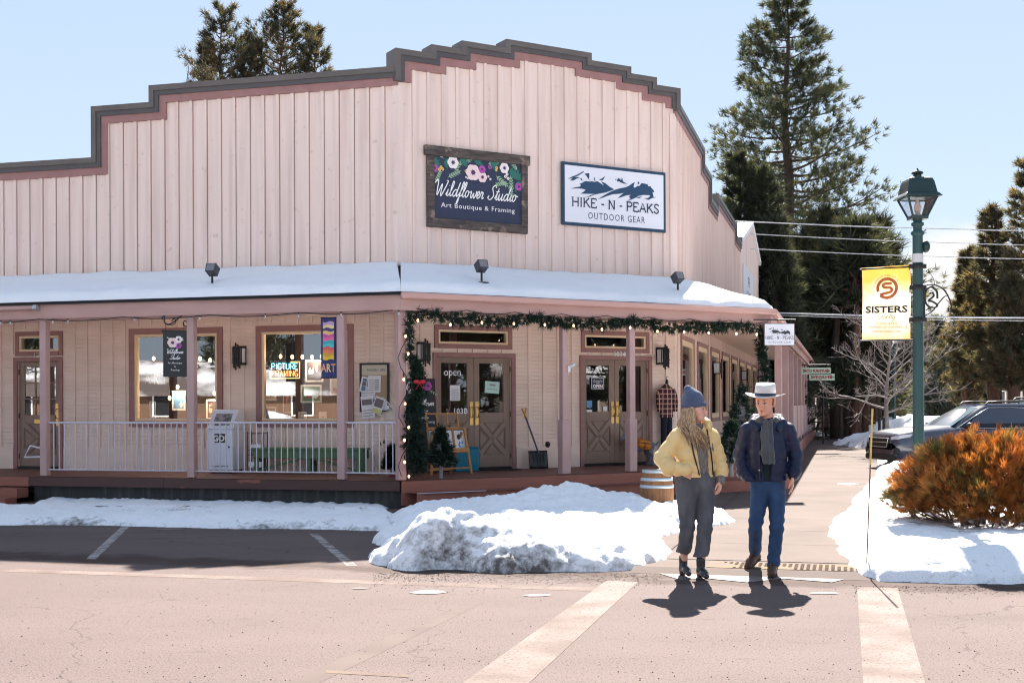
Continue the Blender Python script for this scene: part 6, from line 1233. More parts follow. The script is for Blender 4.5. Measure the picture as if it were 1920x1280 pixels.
ribbon(q, smooth_pts([(cx+R1*math.cos(rad(-138)), cz+R1*math.sin(rad(-138))), (cx-.03, cz-.068), (cx+.04, cz-.055), (cx+.068, cz-.02), (cx+.035, cz+.008), (cx-.03, cz+.012), (cx-.055, cz+.038), (cx-.03, cz+.062), (cx+.065, cz+.062)], 6), .036, -.0006)
m_ = MB(); onb(m_, q); part('round_mark', m_, mat('rust_red_print', (.46, .10, .045), .8, col2=(.52, .17, .05), sc_=14), T)
q = MB()
for k, ch in enumerate('PIONEERING SPIRIT'):
    a = rad(168-k*9.6); vs, fs = text(ch, .042); ca, sa = math.cos(a-math.pi/2), math.sin(a-math.pi/2); q.add([(cx+(R1+.035)*math.cos(a)+x*ca-z*sa, 0, cz+(R1+.035)*math.sin(a)+x*sa+z*ca) for x, _, z in vs], fs)
put(q, 'SISTERS AREA', 0, 0, .205, .048, sx=1.1); put(q, 'CHAMBER OF COMMERCE', 0, 0, .155, .048, sx=1.05); put(q, 'sisterscountry.com', 0, 0, .10, .05, sx=1.1); ribbon(q, [(-.22, .475), (-.05, .475)], .004); ribbon(q, [(.06, .475), (.22, .475)], .004)
m_ = MB(); onb(m_, q); part('small_lettering', m_, mat('olive_grey_print', (.14, .12, .08), .8), T)
q = MB(); put(q, 'SISTERS', .0, 0, .37, .125, sx=1.42, bold=.004); m_ = MB(); onb(m_, q); part('large_lettering', m_, mat('black_print', (.015, .015, .015), .7), T)
q = MB(); script(q, 'Country', .0, .285, .042, 0, 0, .12); m_ = MB(); onb(m_, q); part('script_lettering', m_, MATS['olive_grey_print'], T)
# ================================================================ marker stake, wires, far bits and pieces
p = gnd(1625, 1040, .20); q = dep(1636, 766, p.y)
T = thing('snow_stake', 'thin leaning snow marker stake with yellow top standing in the snow bank', 'marker stake', Matrix.Translation(p)); d = q-p
b = MB(); b.tube([(0, 0, -.1), d*.62], .007, 6); part('shaft', b, mat('stake_brown', (.16, .11, .07), .5), T); b = MB(); b.tube([d*.62, d], .0095, 6); part('top', b, mat('stake_yellow', (.72, .52, .16), .5), T)
p2 = dep(1636, 766, p.y)
cab = mat('pale_sunlit_cable', (.55, .56, .58), .35, metal=.4)  # pale tone puts the sun's highlight into the cable colour
for i, (a, b_, r, l_) in enumerate((((1300, 411), (2200, 435), .022, 'highest overhead cable behind the tall pine'), ((1300, 433), (2200, 464), .016, 'second overhead cable from the top behind the lamp'), ((1300, 461), (2200, 489), .016, 'third overhead cable, passing behind the lamp pole just under the sensor'), ((1300, 581), (2200, 595), .03, 'thick low overhead cable bundle crossing behind the yellow banner'), ((1300, 585), (2200, 601), .012, 'thin cable just beneath the low bundle behind the banner'))):
    Y = 46; P_ = [dep(a[0]+(b_[0]-a[0])*k/10, a[1]+(b_[1]-a[1])*k/10+6*math.sin(math.pi*k/10), Y) for k in range(11)]
    bb = MB(); bb.tube([p_-P_[0] for p_ in P_], r, 5); single('overhead_cable', bb, cab, l_, 'cable', Matrix.Translation(P_[0]), 'overhead cables')
p = Vector(base_at(1543, 50)); T = thing('sign_post', 'dark metal post with empty crossarm at the far sidewalk beyond the slatted porch', 'post', Matrix.Translation(p)); b = MB(); b.tube([(0, 0, 0), (0, 0, dep(1543, 719, 50).z)], .03, 6); part('pole', b, black, T); b = MB(); zt = dep(1543, 720, 50).z; b.tube([(-.28, 0, zt), (.28, 0, zt)], .03, 6); part('crossarm', b, black, T)
T = thing('picnic_table', 'dark picnic table on the far snow beside the trunk row', 'picnic table', TR(*base_at(1560, 62), rad(10))); b = MB(); b.box(-.9, .9, -.38, .38, .72, .76); part('tabletop', b, bark, T)
for y in (-.68, .68): b = MB(); b.box(-.9, .9, y-.14, y+.14, .44, .48); part('seat', b, bark, T)
for x in (-.6, .6): b = MB(); b.bar((x, -.7, 0), (x, -.25, .72), .09); b.bar((x, .7, 0), (x, .25, .719), .09); b.bar((x+.05, -.68, .42), (x+.05, .68, .42), .05); part('leg_frame', b, bark, T)
T = thing('ticket_booth', 'tiny white hut with brown roof glimpsed past the far end of the porch', 'hut', TR(*base_at(1529, 74))); b = MB(); b.box(-.7, .7, -.6, .6, 0, 2.0); part('wall', b, white, T); b = MB(); b.prism([(-.9, 2.0), (.9, 2.0), (0, 2.7)], -.8, .8); part('roof', b, brown if 'brown' in globals() else bark, T); b = MB(); b.box(-.35, .35, -.62, -.601, .9, 1.6); part('window', b, black, T)
for i, u in enumerate((1649, 1657)): b = MB(); b.tube([(0, 0, 0), (0, 0, 1.2)], .045, 6); b.ball((0, 0, 1.2), .05, n=6); single('tree_stake', b, black, ['black stake beside the bare tree, nearer the sidewalk', 'black stake right against the bare tree trunk'][i], 'stake', TR(*base_at(u, 38.5+i)), 'stakes by the bare tree')
b = MB(); b.lathe([(.0, .004), (.2, .004), (.22, 0)][::-1], 16, sy=1.1); pd = gnd(1590, 907, .055); o = part('drain_cover', b, mat('dark_iron_cover', (.03, .028, .026), .6), None); o.location = (pd.x, pd.y, .055); o['kind'] = 'structure'
snow_heap('snow_bank', [(12.6, 44), (15, 42), (21, 42), (22, 50), (15, 53), (12.8, 50)], .6, 2.2, [(14.6, 46, .5, 1.6), (18, 46, .7, 2.)], 61, .16, snowm, 'high plowed snow pile beyond the parked car beside the far lamp post', rough=.2, lumps=.2, ragged=.3)
def SWp(a, b): p = SW(a, b); return (p.x, p.y)
snow_heap('snow_bank', [SWp(2.05, 14), SWp(2.7, 13.5), SWp(3.2, 18), SWp(3.1, 30), SWp(2.05, 30)], .16, .4, [], 65, .07, snowm, 'narrow snow strip between the sidewalk and the parked car', ragged=.14)
snow_heap('snow_bank', [SWp(2.1, 32), SWp(4.5, 31), SWp(5, 44), SWp(1.6, 44), SWp(1.7, 38)], .5, 1., [], 68, .14, snowm, 'low snow heap along the far sidewalk in front of the bare tree', ragged=.25)
snow_heap('snow_bank', [SWp(-3.2, 50.5), SWp(-.7, 50), SWp(.3, 52), SWp(.1, 60), SWp(-7, 64), SWp(-8, 51)], .3, 1., [], 71, .16, snowm, 'snow bank just past the far end of the slatted porch', ragged=.3)
snow_heap('snow_bank', [SWp(1.7, 52), SWp(9, 50), SWp(10, 66), SWp(1.4, 66)], .8, 2., [], 74, .2, snowm, 'snow bank at the foot of the trunk row', ragged=.3)
g = MB(); quadz(g, [SW(-60, 66), SW(80, 66), SW(140, 400), SW(-120, 400)], .012); quadz(g, [SW(-12, 50.2), SW(-.8, 50.2), SW(-.8, 66), SW(-20, 66)], .012); struct('snow_ground', g, snowc)
b = MB()
for k in range(9): yk = 14.5+k*.55; quadz(b, [SW(-1.25+.04*k, yk), SW(-.55-.15*math.sin(k*2.1), yk+.05), SW(-.6-.1*math.sin(k), yk+.45), SW(-1.25, yk+.4)], .056+.001*(k % 2))
struct('snow_ground', b, snowc)
# ================================================================ parked car
def car(name, label, M, paint, group):
    T = thing(name, label, 'car', M, group); blk = mat('black_trim_plastic', (.018, .018, .02), .5); gl = mat('dark_tinted_glass', (.012, .016, .024), .06, spec=.35); chrome = mat('chrome', (.7, .7, .72), .15, metal=1.)
    S_ = [(2.40, .66, .40, .70, .80), (2.36, .80, .32, .76, .90), (2.22, .88, .27, .84, .97), (1.9, .91, .25, .92, 1.03), (1.4, .92, .25, .97, 1.08), (.95, .92, .25, 1.0, 1.12), (.4, .92, .25, 1.02, 1.10), (-.6, .92, .25, 1.04, 1.10), (-1.6, .92, .26, 1.06, 1.12), (-2.1, .90, .30, 1.05, 1.12), (-2.33, .86, .36, 1.0, 1.08), (-2.40, .78, .45, .95, 1.0)]
    rows = []
    for x, hw, zb, zs, zt in S_:
        r = [(0, zb), (hw*.86, zb), (hw*.965, zb+.10), (hw, zb+.30), (hw*.995, zs-.16), (hw*.985, zs-.05), (hw*.93, zs+.02), (hw*.74, zt-.012), (hw*.4, zt), (0, zt+.005)]
        rows.append([(x, y, z) for y, z in r]+[(x, -y, z) for y, z in r[-2::-1]])
    b = MB(); b.grid([rw[::-1] for rw in rows]); b.add([p for p in rows[0]], [tuple(range(len(rows[0])))]); b.add(rows[-1], [tuple(range(len(rows[-1])))[::-1]]); part('body', b, paint, T)
    # greenhouse: lower and upper outlines
    lo = [(1.02, .0), (.98, .45), (.80, .80), (.55, .86), (-1.9, .86), (-2.2, .78), (-2.28, .5), (-2.30, 0)]; hi = [(.02, .0), (-.02, .35), (-.12, .56), (-.25, .62), (-1.65, .62), (-1.86, .55), (-1.92, .35), (-1.94, 0)]
    def ring(t, z, dz=0): return [(a[0]*(1-t)+c[0]*t, a[1]*(1-t)+c[1]*t, z) for a, c in zip(lo, hi)]
    def full(r): return r+[(x, -y, z) for x, y, z in r[-2:0:-1]]
    rr = [full(ring(0, 1.02)), full(ring(.35, 1.27)), full(ring(.8, 1.52)), full(ring(1., 1.60))]; n_ = len(rr[0]); top = [(x*.97-.02, y*.82, 1.665) for x, y, z in rr[-1]]; rr.append(top)
    b = MB(); b.add([p for r in rr for p in r], [(i*n_+(j+1) % n_, i*n_+j, (i+1)*n_+j, (i+1)*n_+(j+1) % n_) for i in range(len(rr)-1) for j in range(n_)], 0, True); b.add(top, [tuple(range(n_))[::-1]]); part('cabin', b, paint, T)
    def side(x, z, s_, o_=.012):
        t = (z-1.02)/.58; return (x, s_*(.86*(1-t)+.62*t+o_), z)
    for s_ in (-1, 1):
        for nm, pts in (('window', [(.70, 1.07), (.42, 1.07), (-.33, 1.07), (-.36, 1.54), (-.20, 1.54), (.25, 1.33)]), ('window', [(-.40, 1.07), (-1.28, 1.09), (-1.30, 1.53), (-.42, 1.54)]), ('window', [(-1.36, 1.09), (-1.85, 1.14), (-2.02, 1.24), (-1.72, 1.49), (-1.37, 1.53)])):
            b = MB(); q = [side(x, z, s_) for x, z in pts]; b.add(q, [tuple(range(len(q))) if s_ < 0 else tuple(range(len(q)))[::-1]]); part(nm, b, gl, T)
        b = MB(); b.tube([side(x, z, s_, .018) for x, z in ((.78, 1.055), (-.4, 1.05), (-1.4, 1.07), (-1.9, 1.12), (-2.08, 1.24), (-1.74, 1.52), (-.9, 1.565), (-.2, 1.565), (.22, 1.36), (.78, 1.055))], .010, 5); part('window_trim', b, chrome, T)
        b = MB(); b.tube([(x, s_*.60, z) for x, z in ((-.15, 1.64), (-.22, 1.70), (-.5, 1.72), (-1.5, 1.72), (-1.8, 1.69), (-1.85, 1.63))], .022, 6); part('roof_rail', b, blk, T)
        b = MB(); b.ball((.52, s_*1.02, 1.12), (.07, .12, .085), n=10); b.bar((.55, s_*.86, 1.05), (.53, s_*.98, 1.08), .05); part('mirror', b, blk, T)
        b = MB(); b.add([(2.38, s_*.60, .78), (2.30, s_*.80, .80), (2.02, s_*.915, .86), (1.95, s_*.91, .93), (2.22, s_*.80, .90), (2.37, s_*.60, .86)], [tuple(range(6)) if s_ > 0 else tuple(range(6))[::-1]]); o = part('headlight', b, mat('headlight_lens', (.55, .57, .6), .1, spec=1., coat=.8), T); 
        for v in o.data.vertices: v.co.y += s_*.012; v.co.x += .02
        b = MB(); b.lathe([(.085, 0), (.085, .03), (.06, .035), (0, .03)], 14); o = part('fog_lamp', b, chrome, T); o.matrix_local = Matrix.Translation((2.33, s_*.70, .52)) @ Matrix.Rotation(rad(90), 4, 'Y') @ Matrix.Rotation(rad(0), 4, 'X')
        for x in (-.15, -1.1): b = MB(); b.box(x-.1, x+.1, s_*.925-.015, s_*.925+.015, .90, .93); part('door_handle', b, paint, T, .008)
        for x in (.62, -.40, -1.32): b = MB(); b.bar((x, s_*.922, .38), (x+.02, s_*.918, 1.0), .008, .004); part('door_seam', b, blk, T)
        b = MB(); b.box(-1.0, 1.0, s_*.90-.03, s_*.90+.035, .22, .38); part('sill_cladding', b, blk, T, .02)
        for x in (1.42, -1.30):
            b = MB(); aa = [rad(a) for a in range(-10, 191, 10)]; vs = [(x+.42*math.cos(a), s_*.93, .36+.42*math.sin(a)) for a in aa]+[(x+.345*math.cos(a), s_*.935, .36+.345*math.sin(a)) for a in aa]; n2 = len(aa); b.add(vs, [(i, i+1, n2+i+1, n2+i) for i in range(n2-1)]); b.add(vs[n2:], [tuple(range(n2))]); part('arch_cladding_and_shade', b, blk, T)  # cladding ring, plus a flat black disc painting the wheel well's shade
            b = MB(); b.M = Matrix.Translation((x, s_*.84, .345)) @ Matrix.Rotation(rad(90), 4, 'X'); b.lathe([(.20, -.11), (.30, -.12), (.345, -.09), (.345, .09), (.30, .12), (.20, .11)], 26); wl_ = part('wheel', b, mat('tyre_rubber', (.02, .02, .021), .8), T)
            b = MB(); b.M = Matrix.Translation((x, s_*.945, .345)) @ Matrix.Rotation(rad(90), 4, 'X'); b.lathe([(.0, .0), (.05, .0), (.05, .01)], 12)
            for k in range(5): a = k*1.2566; b.bar((0, 0, 0), (.2*math.cos(a), .2*math.sin(a), 0), .06, .03)
            b.lathe([(.20, -.02), (.225, .015), (.2, .02)], 24); part('rim', b, mat('alloy', (.45, .45, .47), .3, metal=.8), wl_)
    ws = [(1.0, .40, 1.06), (.88, .72, 1.06), (.0, .53, 1.55), (.06, .3, 1.575)]; b = MB(); q = [(x+.02, y, z+.015) for x, y, z in ws]+[(x+.02, -y, z+.015) for x, y, z in ws[::-1]]; b.add([q[i] for i in (0, 1, 2, 3, 4, 5, 6, 7)], [(0, 1, 2, 3, 4, 5, 6, 7)]); part('windshield', b, mat('windshield_glass', (.12, .16, .17), .05, spec=1., coat=1.), T)
    b = MB(); b.prism([(-.46, .60), (.46, .60), (.54, .82), (-.54, .82)], 0, .03); o = part('grille', b, blk, T); o.matrix_local = Matrix.Translation((2.43, 0, 0)) @ Matrix.Rotation(rad(90), 4, 'Z')
    b = MB(); b.tube([(2.435, y, z) for y, z in ((-.54, .82), (-.46, .60), (.46, .60), (.54, .82))], .014, 5); b.tube([(2.438, -.52, .72), (2.438, .52, .72)], .016, 5); part('grille_trim', b, chrome, T)
    b = MB(); b.box(2.2, 2.43, -.74, .74, .27, .42); b.box(2.1, 2.38, -.84, .84, .42, .60); part('bumper_cladding', b, blk, T, .03); return T
paint = mat('dark_blue_car_paint', (.028, .036, .062), .25, spec=.6, coat=.8)
hd = Vector((-.985, -.17, 0)).normalized(); front = dep(1652, 800, 31.3); ctr = Vector((front.x, front.y, 0))-hd*2.35
c1x = car('parked_car', 'dark blue estate car with roof rails parked nose-in to the sidewalk behind the bush', TR(ctr.x, ctr.y, .0, math.atan2(hd.y, hd.x)), paint, 'parked cars')
c2x = copy_tree(c1x); c2x.matrix_world = TR(ctr.x+3.6, ctr.y+5.4, .12, math.atan2(hd.y, hd.x)+.05); c2x['label'] = 'second car almost hidden behind the dark blue one, only its dark roof showing'
# ================================================================ people (smooth fields of tapered limbs, meshed once per garment)
def field_mesh(prims, res=.006, pad=.03, wr=None, zmin=None):
    """prims: dicts a, b, r0, r1, F (squash), k (blend), op; meshed with surface nets"""
    lo = np.full(3, 1e9); hi = -lo
    for p in prims:
        if p.get('op', 'add') != 'add': continue
        for q in (p['a'], p['b']): r = max(p['r0'], p['r1'])/np.array(p.get('F', (1, 1, 1)))+.02; lo = np.minimum(lo, np.array(q)-r); hi = np.maximum(hi, np.array(q)+r)
    lo -= pad; hi += pad; n = np.ceil((hi-lo)/res).astype(int)+1; D = np.full(n, .2, np.float32)
    ax = [lo[i]+np.arange(n[i])*res for i in range(3)]
    for p in prims:
        a, b = np.array(p['a'], float), np.array(p['b'], float); F = np.array(p.get('F', (1, 1, 1)), float); k = p.get('k', .02); rm_ = max(p['r0'], p['r1'])/F+max(.05, k*1.5)
        i0 = np.clip(((np.minimum(a, b)-rm_-lo)/res).astype(int), 0, n-1); i1 = np.clip(((np.maximum(a, b)+rm_-lo)/res).astype(int)+2, 1, n)
        sl = tuple(slice(i0[i], i1[i]) for i in range(3)); X, Y, Z = np.meshgrid(*[ax[i][sl[i]] for i in range(3)], indexing='ij')
        P = [(X-a[0])*F[0], (Y-a[1])*F[1], (Z-a[2])*F[2]]; ab = (b-a)*F; L2 = max(1e-9, (ab**2).sum()); t = np.clip((P[0]*ab[0]+P[1]*ab[1]+P[2]*ab[2])/L2, 0, 1)
        r = p['r0']+(p['r1']-p['r0'])*t
        if 'puff' in p: amp, cnt, ph = p['puff']; r = r+amp*(np.abs(np.sin(np.pi*(t*cnt+ph)))**.55-.6)
        if 'puffz' in p: amp, pitch, z0 = p['puffz']; r = r+amp*(np.abs(np.sin(np.pi*(Z-z0+.12*np.abs(X)*p.get('sl', 0))/pitch))**.55-.6)
        d = (np.sqrt((P[0]-ab[0]*t)**2+(P[1]-ab[1]*t)**2+(P[2]-ab[2]*t)**2)-r)/F.max(); o = D[sl]
        if p.get('op', 'add') == 'add': h = np.maximum(k-np.abs(o-d), 0)/k; D[sl] = np.minimum(o, d)-h*h*k*.25
        else: d = -d; h = np.maximum(k-np.abs(o-d), 0)/k; D[sl] = np.maximum(o, d)+h*h*k*.25
    if wr is not None: X, Y, Z = np.meshgrid(*ax, indexing='ij', sparse=True); D = D+wr(X, Y, Z)
    if zmin is not None: D = np.maximum(D, (zmin-ax[2])[None, None, :].astype(np.float32))
    S = D < 0; c = np.zeros(n-1, int)
    for i in (0, 1):
        for j in (0, 1):
            for l in (0, 1): c += S[i:n[0]-1+i, j:n[1]-1+j, l:n[2]-1+l]
    act = (c > 0) & (c < 8); ids = np.argwhere(act); idx = -np.ones(n-1, int); idx[act] = np.arange(len(ids)); pos = np.zeros((len(ids), 3)); cnt = np.zeros(len(ids))
    cor = [np.array(q) for q in ((0,0,0),(1,0,0),(0,1,0),(1,1,0),(0,0,1),(1,0,1),(0,1,1),(1,1,1))]; val = [D[tuple((ids+q).T)] for q in cor]
    for i, j in ((0,1),(2,3),(4,5),(6,7),(0,2),(1,3),(4,6),(5,7),(0,4),(1,5),(2,6),(3,7)):
        m = (val[i] < 0) != (val[j] < 0); t = np.where(m, val[i]/np.where(m, val[i]-val[j], 1), 0)[:, None]; pos += np.where(m[:, None], cor[i]+(cor[j]-cor[i])*t, 0); cnt += m
    V = lo+(ids+pos/np.maximum(cnt, 1)[:, None])*res; Fs = []
    for axn in range(3):
        s0 = [slice(None)]*3; s1 = [slice(None)]*3; s0[axn] = slice(0, -1); s1[axn] = slice(1, None); A, B = S[tuple(s0)], S[tuple(s1)]; e = np.argwhere(A != B); u, v = [(1, 2), (2, 0), (0, 1)][axn]
        ok = (e[:, u] > 0) & (e[:, v] > 0) & (e[:, u] < n[u]-1) & (e[:, v] < n[v]-1); e = e[ok]; ins = A[tuple(e.T)]; q = []
        for du, dv in ((-1, -1), (0, -1), (0, 0), (-1, 0)): w_ = e.copy(); w_[:, u] += du; w_[:, v] += dv; q.append(idx[tuple(w_.T)])
        q = np.stack(q, 1); q[~ins] = q[~ins][:, ::-1]; Fs.append(q)
    return V, np.concatenate(Fs)
def fpart(name, prims, mt, parent, res=.006, wr=None, zmin=None, **k):
    V, F_ = field_mesh(prims, res, wr=wr, zmin=zmin); me = bpy.data.meshes.new(name); me.from_pydata(V.tolist(), [], F_.tolist()); me.materials.append(mt); me.polygons.foreach_set('use_smooth', [True]*len(F_)); me.update(); return part(name, me, mt, parent, **k)
def C_(a, b, r0, r1=None, F=(1, 1, 1), k=.02, **kw): return dict(a=a, b=b, r0=r0, r1=r0 if r1 is None else r1, F=F, k=k, **kw)
def chain(pts, rs, F=(1, 1, 1), k=.02, **kw): return [C_(pts[i], pts[i+1], rs[i], rs[i+1], F, k, **kw) for i in range(len(pts)-1)]
def head_prims(M, male=True):
    q = lambda x, y, z: tuple(M @ Vector((x, y, z))); w_ = 1.05 if male else .95
    P = [C_(q(0, .0, .035), q(0, .035, .04), .085*w_, .085*w_, k=.03), C_(q(0, -.03, .005), q(0, -.05, -.078), .066*w_, .046*w_, k=.03), C_(q(-.03, -.02, -.03), q(-.02, -.05, -.08), .045, .035, k=.02), C_(q(.03, -.02, -.03), q(.02, -.05, -.08), .045, .035, k=.02), C_(q(0, -.082, -.095), q(0, -.082, -.095), .020 if male else .017, k=.02),
         C_(q(0, -.092, .008), q(0, -.116, -.034), .009, .0125, k=.012), C_(q(-.012, -.102, -.038), q(.012, -.102, -.038), .010, k=.008), C_(q(-.036, -.080, .024), q(.036, -.080, .024), .013 if male else .009, k=.016), C_(q(-.017, -.094, -.060), q(.017, -.094, -.060), .008, k=.008), C_(q(-.015, -.092, -.070), q(.015, -.092, -.070), .0085, k=.008),
         C_(q(-.04, -.06, -.022), q(-.04, -.06, -.022), .026, k=.02), C_(q(.04, -.06, -.022), q(.04, -.06, -.022), .026, k=.02), C_(q(-.082, .01, .012), q(-.078, .005, -.03), .016, .011, k=.01), C_(q(.082, .01, .012), q(.078, .005, -.03), .016, .011, k=.01),
         dict(a=q(-.031, -.103, .004), b=q(-.031, -.103, .004), r0=.013, r1=.013, k=.012, op='sub'), dict(a=q(.031, -.103, .004), b=q(.031, -.103, .004), r0=.013, r1=.013, k=.012, op='sub')]
    return P
def face_parts(M, root, iris, brow, lip):
    for s_ in (-1, 1):
        b = MB(); b.M = M; b.ball((s_*.031, -.0835, .003), (.0115, .0115, .0085), n=10); e = part('eye', b, mat('eye_white', (.5, .46, .44), .35), root)
        b = MB(); b.M = M; b.ball((s_*.031, -.0905, .002), .0066, n=8); part('iris', b, mat('iris_'+iris[0], iris[1], .2), e)
        b = MB(); b.M = M; b.tube([(s_*.014, -.094, .026), (s_*.032, -.092, .031), (s_*.048, -.080, .026)], [.004, .005, .003], 6); part('eyebrow', b, brow, root)
        b = MB(); b.M = M; b.tube([(s_*.018, -.0925, .011), (s_*.031, -.0955, .0135), (s_*.046, -.085, .008)], .0022, 5); part('eyelash', b, mat('lash_dark', (.04, .025, .02), .6), root)
    b = MB(); b.M = M; b.tube([(-.026, -.090, -.064), (0, -.1035, -.063), (.026, -.090, -.064)], [.003, .006, .003], 6); b.tube([(-.02, -.091, -.070), (0, -.101, -.0715), (.02, -.091, -.070)], [.003, .006, .003], 6); part('mouth', b, lip, root)
def hand_prims(wr_, d, palm_n, s=1., side=1, curl=.5):
    """wrist point, pointing direction, palm normal; five fingers of unequal length, thumb from the side"""
    wr_, d, n_ = Vector(wr_), Vector(d).normalized(), Vector(palm_n).normalized(); a = d.cross(n_).normalized()*side; n_ = n_-d*n_.dot(d); n_.normalize(); P = []; T_ = lambda v: tuple(v)
    for o_ in (-.028, -.010, .010, .027): P.append(C_(T_(wr_+a*o_*.6*s), T_(wr_+d*.088*s+a*o_*s), .014*s, .0125*s, k=.012))
    for o_, L_ in ((-.030, .060), (-.010, .074), (.010, .080), (.029, .070)):
        p0 = wr_+d*.088*s+a*o_*s; d1 = (d+n_*curl*.5+a*o_*1.2).normalized(); p1 = p0+d1*L_*.45*s; d2 = (d1+n_*curl*.8).normalized(); p2 = p1+d2*L_*.32*s; d3 = (d2+n_*curl*.7).normalized(); p3 = p2+d3*L_*.26*s
        P += [C_(T_(p0), T_(p1), .0095*s, .009*s, k=.004), C_(T_(p1), T_(p2), .009*s, .0083*s, k=.004), C_(T_(p2), T_(p3), .0083*s, .007*s, k=.004)]
    t0 = wr_+d*.025*s+a*.030*s; t1 = t0+(d*.7+a*.55+n_*.3).normalized()*.045*s; t2 = t1+(d*.95+n_*.25+a*.1).normalized()*.034*s; t3 = t2+(d+n_*.3).normalized()*.022*s; P += [C_(T_(t0), T_(t1), .014*s, .011*s, k=.008), C_(T_(t1), T_(t2), .0105*s, .0095*s, k=.004), C_(T_(t2), T_(t3), .0095*s, .0075*s, k=.004)]
    return P
def stitch(pts, r, name, mt, parent): b = MB(); b.tube(pts, r, 5); return part(name, b, mt, parent)
def hgtp(v, Y, u): return dep(u, v, Y).z
skinm = mat('skin_fair', (.70, .37, .26), .5, col2=(.64, .31, .22), sc_=14, subs=.12); skinw = mat('skin_light', (.74, .43, .32), .5, col2=(.69, .37, .28), sc_=14, subs=.12)
# ---------------------------------------------------------------- the man
MP = dep(1440, 1000, 12.22); MM = TR(MP.x, MP.y, .0, rad(-9))
HM = Matrix.Translation((-.022, -.035, 1.705)) @ Matrix.Rotation(rad(-25), 4, 'Z') @ Matrix.Rotation(rad(8), 4, 'X') @ Matrix.Diagonal((1.08, 1.05, 1.06, 1))
mb_ = head_prims(HM)+[C_((-.005, .0, 1.62), (0, .03, 1.46), .056, .062, k=.03)]
mb_ += chain([(0, .02, 1.44), (0, .0, 1.28), (0, .0, 1.10), (0, 0, 1.0)], [.14, .14, .12, .105], (1, 1.35, 1), .04)
mb_ += chain([(-.17, .02, 1.44), (-.27, .07, 1.18), (-.20, -.055, 1.02)], [.055, .045, .034], k=.03)+chain([(.17, .02, 1.44), (.275, .07, 1.19), (.238, -.05, .985)], [.055, .045, .032], k=.03)
LM = [[(-.078, 0, .90), (-.122, -.03, .51), (-.115, .30, .19)], [(.078, 0, .90), (.082, -.05, .49), (.05, .0, .10)]]
for l_ in LM: mb_ += chain(l_, [.066, .046, .036], k=.03)
mb_ += hand_prims((.238, -.052, .985), (-.06, -.10, -1), (-.9, .1, 0), 1.06, -1, .32)+hand_prims((-.20, -.055, 1.02), (.85, .25, -.35), (0, .9, 0), .9, 1, .3)
V, F_ = field_mesh(mb_, .0055); me = bpy.data.meshes.new('person'); me.from_pydata(V.tolist(), [], F_.tolist()); me.materials.append(skinm); me.polygons.foreach_set('use_smooth', [True]*len(F_)); me.update()
man = bpy.data.objects.new('person', me); COL.objects.link(man); man.matrix_world = MM; tag(man, 'person in a white brimmed hat, navy puffer jacket, grey scarf and blue jeans walking', 'person')
face_parts(HM, man, ('blue', (.06, .1, .14)), mat('auburn_brow', (.20, .09, .04), .7), mat('lip_pink', (.42, .14, .11), .5))
denim = mat('blue_denim', (.018, .050, .125), .85, col2=(.035, .085, .18), sc_=5, st=(2, 2, .8), mixr=(.4, .75), bump=(18, .35), bst=(1, 1, .5))
wrk = lambda amp: (lambda X, Y, Z: (amp*np.sin(Z*62+X*25+Y*18+1.5*np.sin(X*31))*(np.exp(-((Z-.50)/.10)**2)+.8*np.exp(-((Z-.17)/.09)**2)+.5*np.exp(-((Z-.86)/.07)**2)+.15)).astype(np.float32))
jp = []
for l_ in LM: jp += chain([(l_[0][0], l_[0][1], .93), (l_[0][0]*1.08, -.005, .74), l_[1], ((l_[1][0]+l_[2][0])/2, (l_[1][1]+l_[2][1])/2+.0, (l_[1][2]+l_[2][2])/2), (l_[2][0], l_[2][1], l_[2][2]+.02)], [.094, .085, .069, .064, .062], k=.009)
jp += [C_((0, .005, .935), (0, .01, 1.05), .125, .13, (1, 1.1, 1), k=.04), dict(a=(-.115, .31, .09), b=(-.115, .37, .08), r0=.08, r1=.08, k=.008, op='sub'), dict(a=(.05, 0, .03), b=(.05, 0, .03), r0=.075, r1=.075, k=.008, op='sub')]
fpart('jeans', jp, denim, man, .0065, wrk(.006))
bootm = mat('brown_boot_leather', (.060, .030, .020), .5, col2=(.09, .045, .03), sc_=10, bump=(20, .2)); solem = mat('boot_sole', (.05, .032, .024), .8)
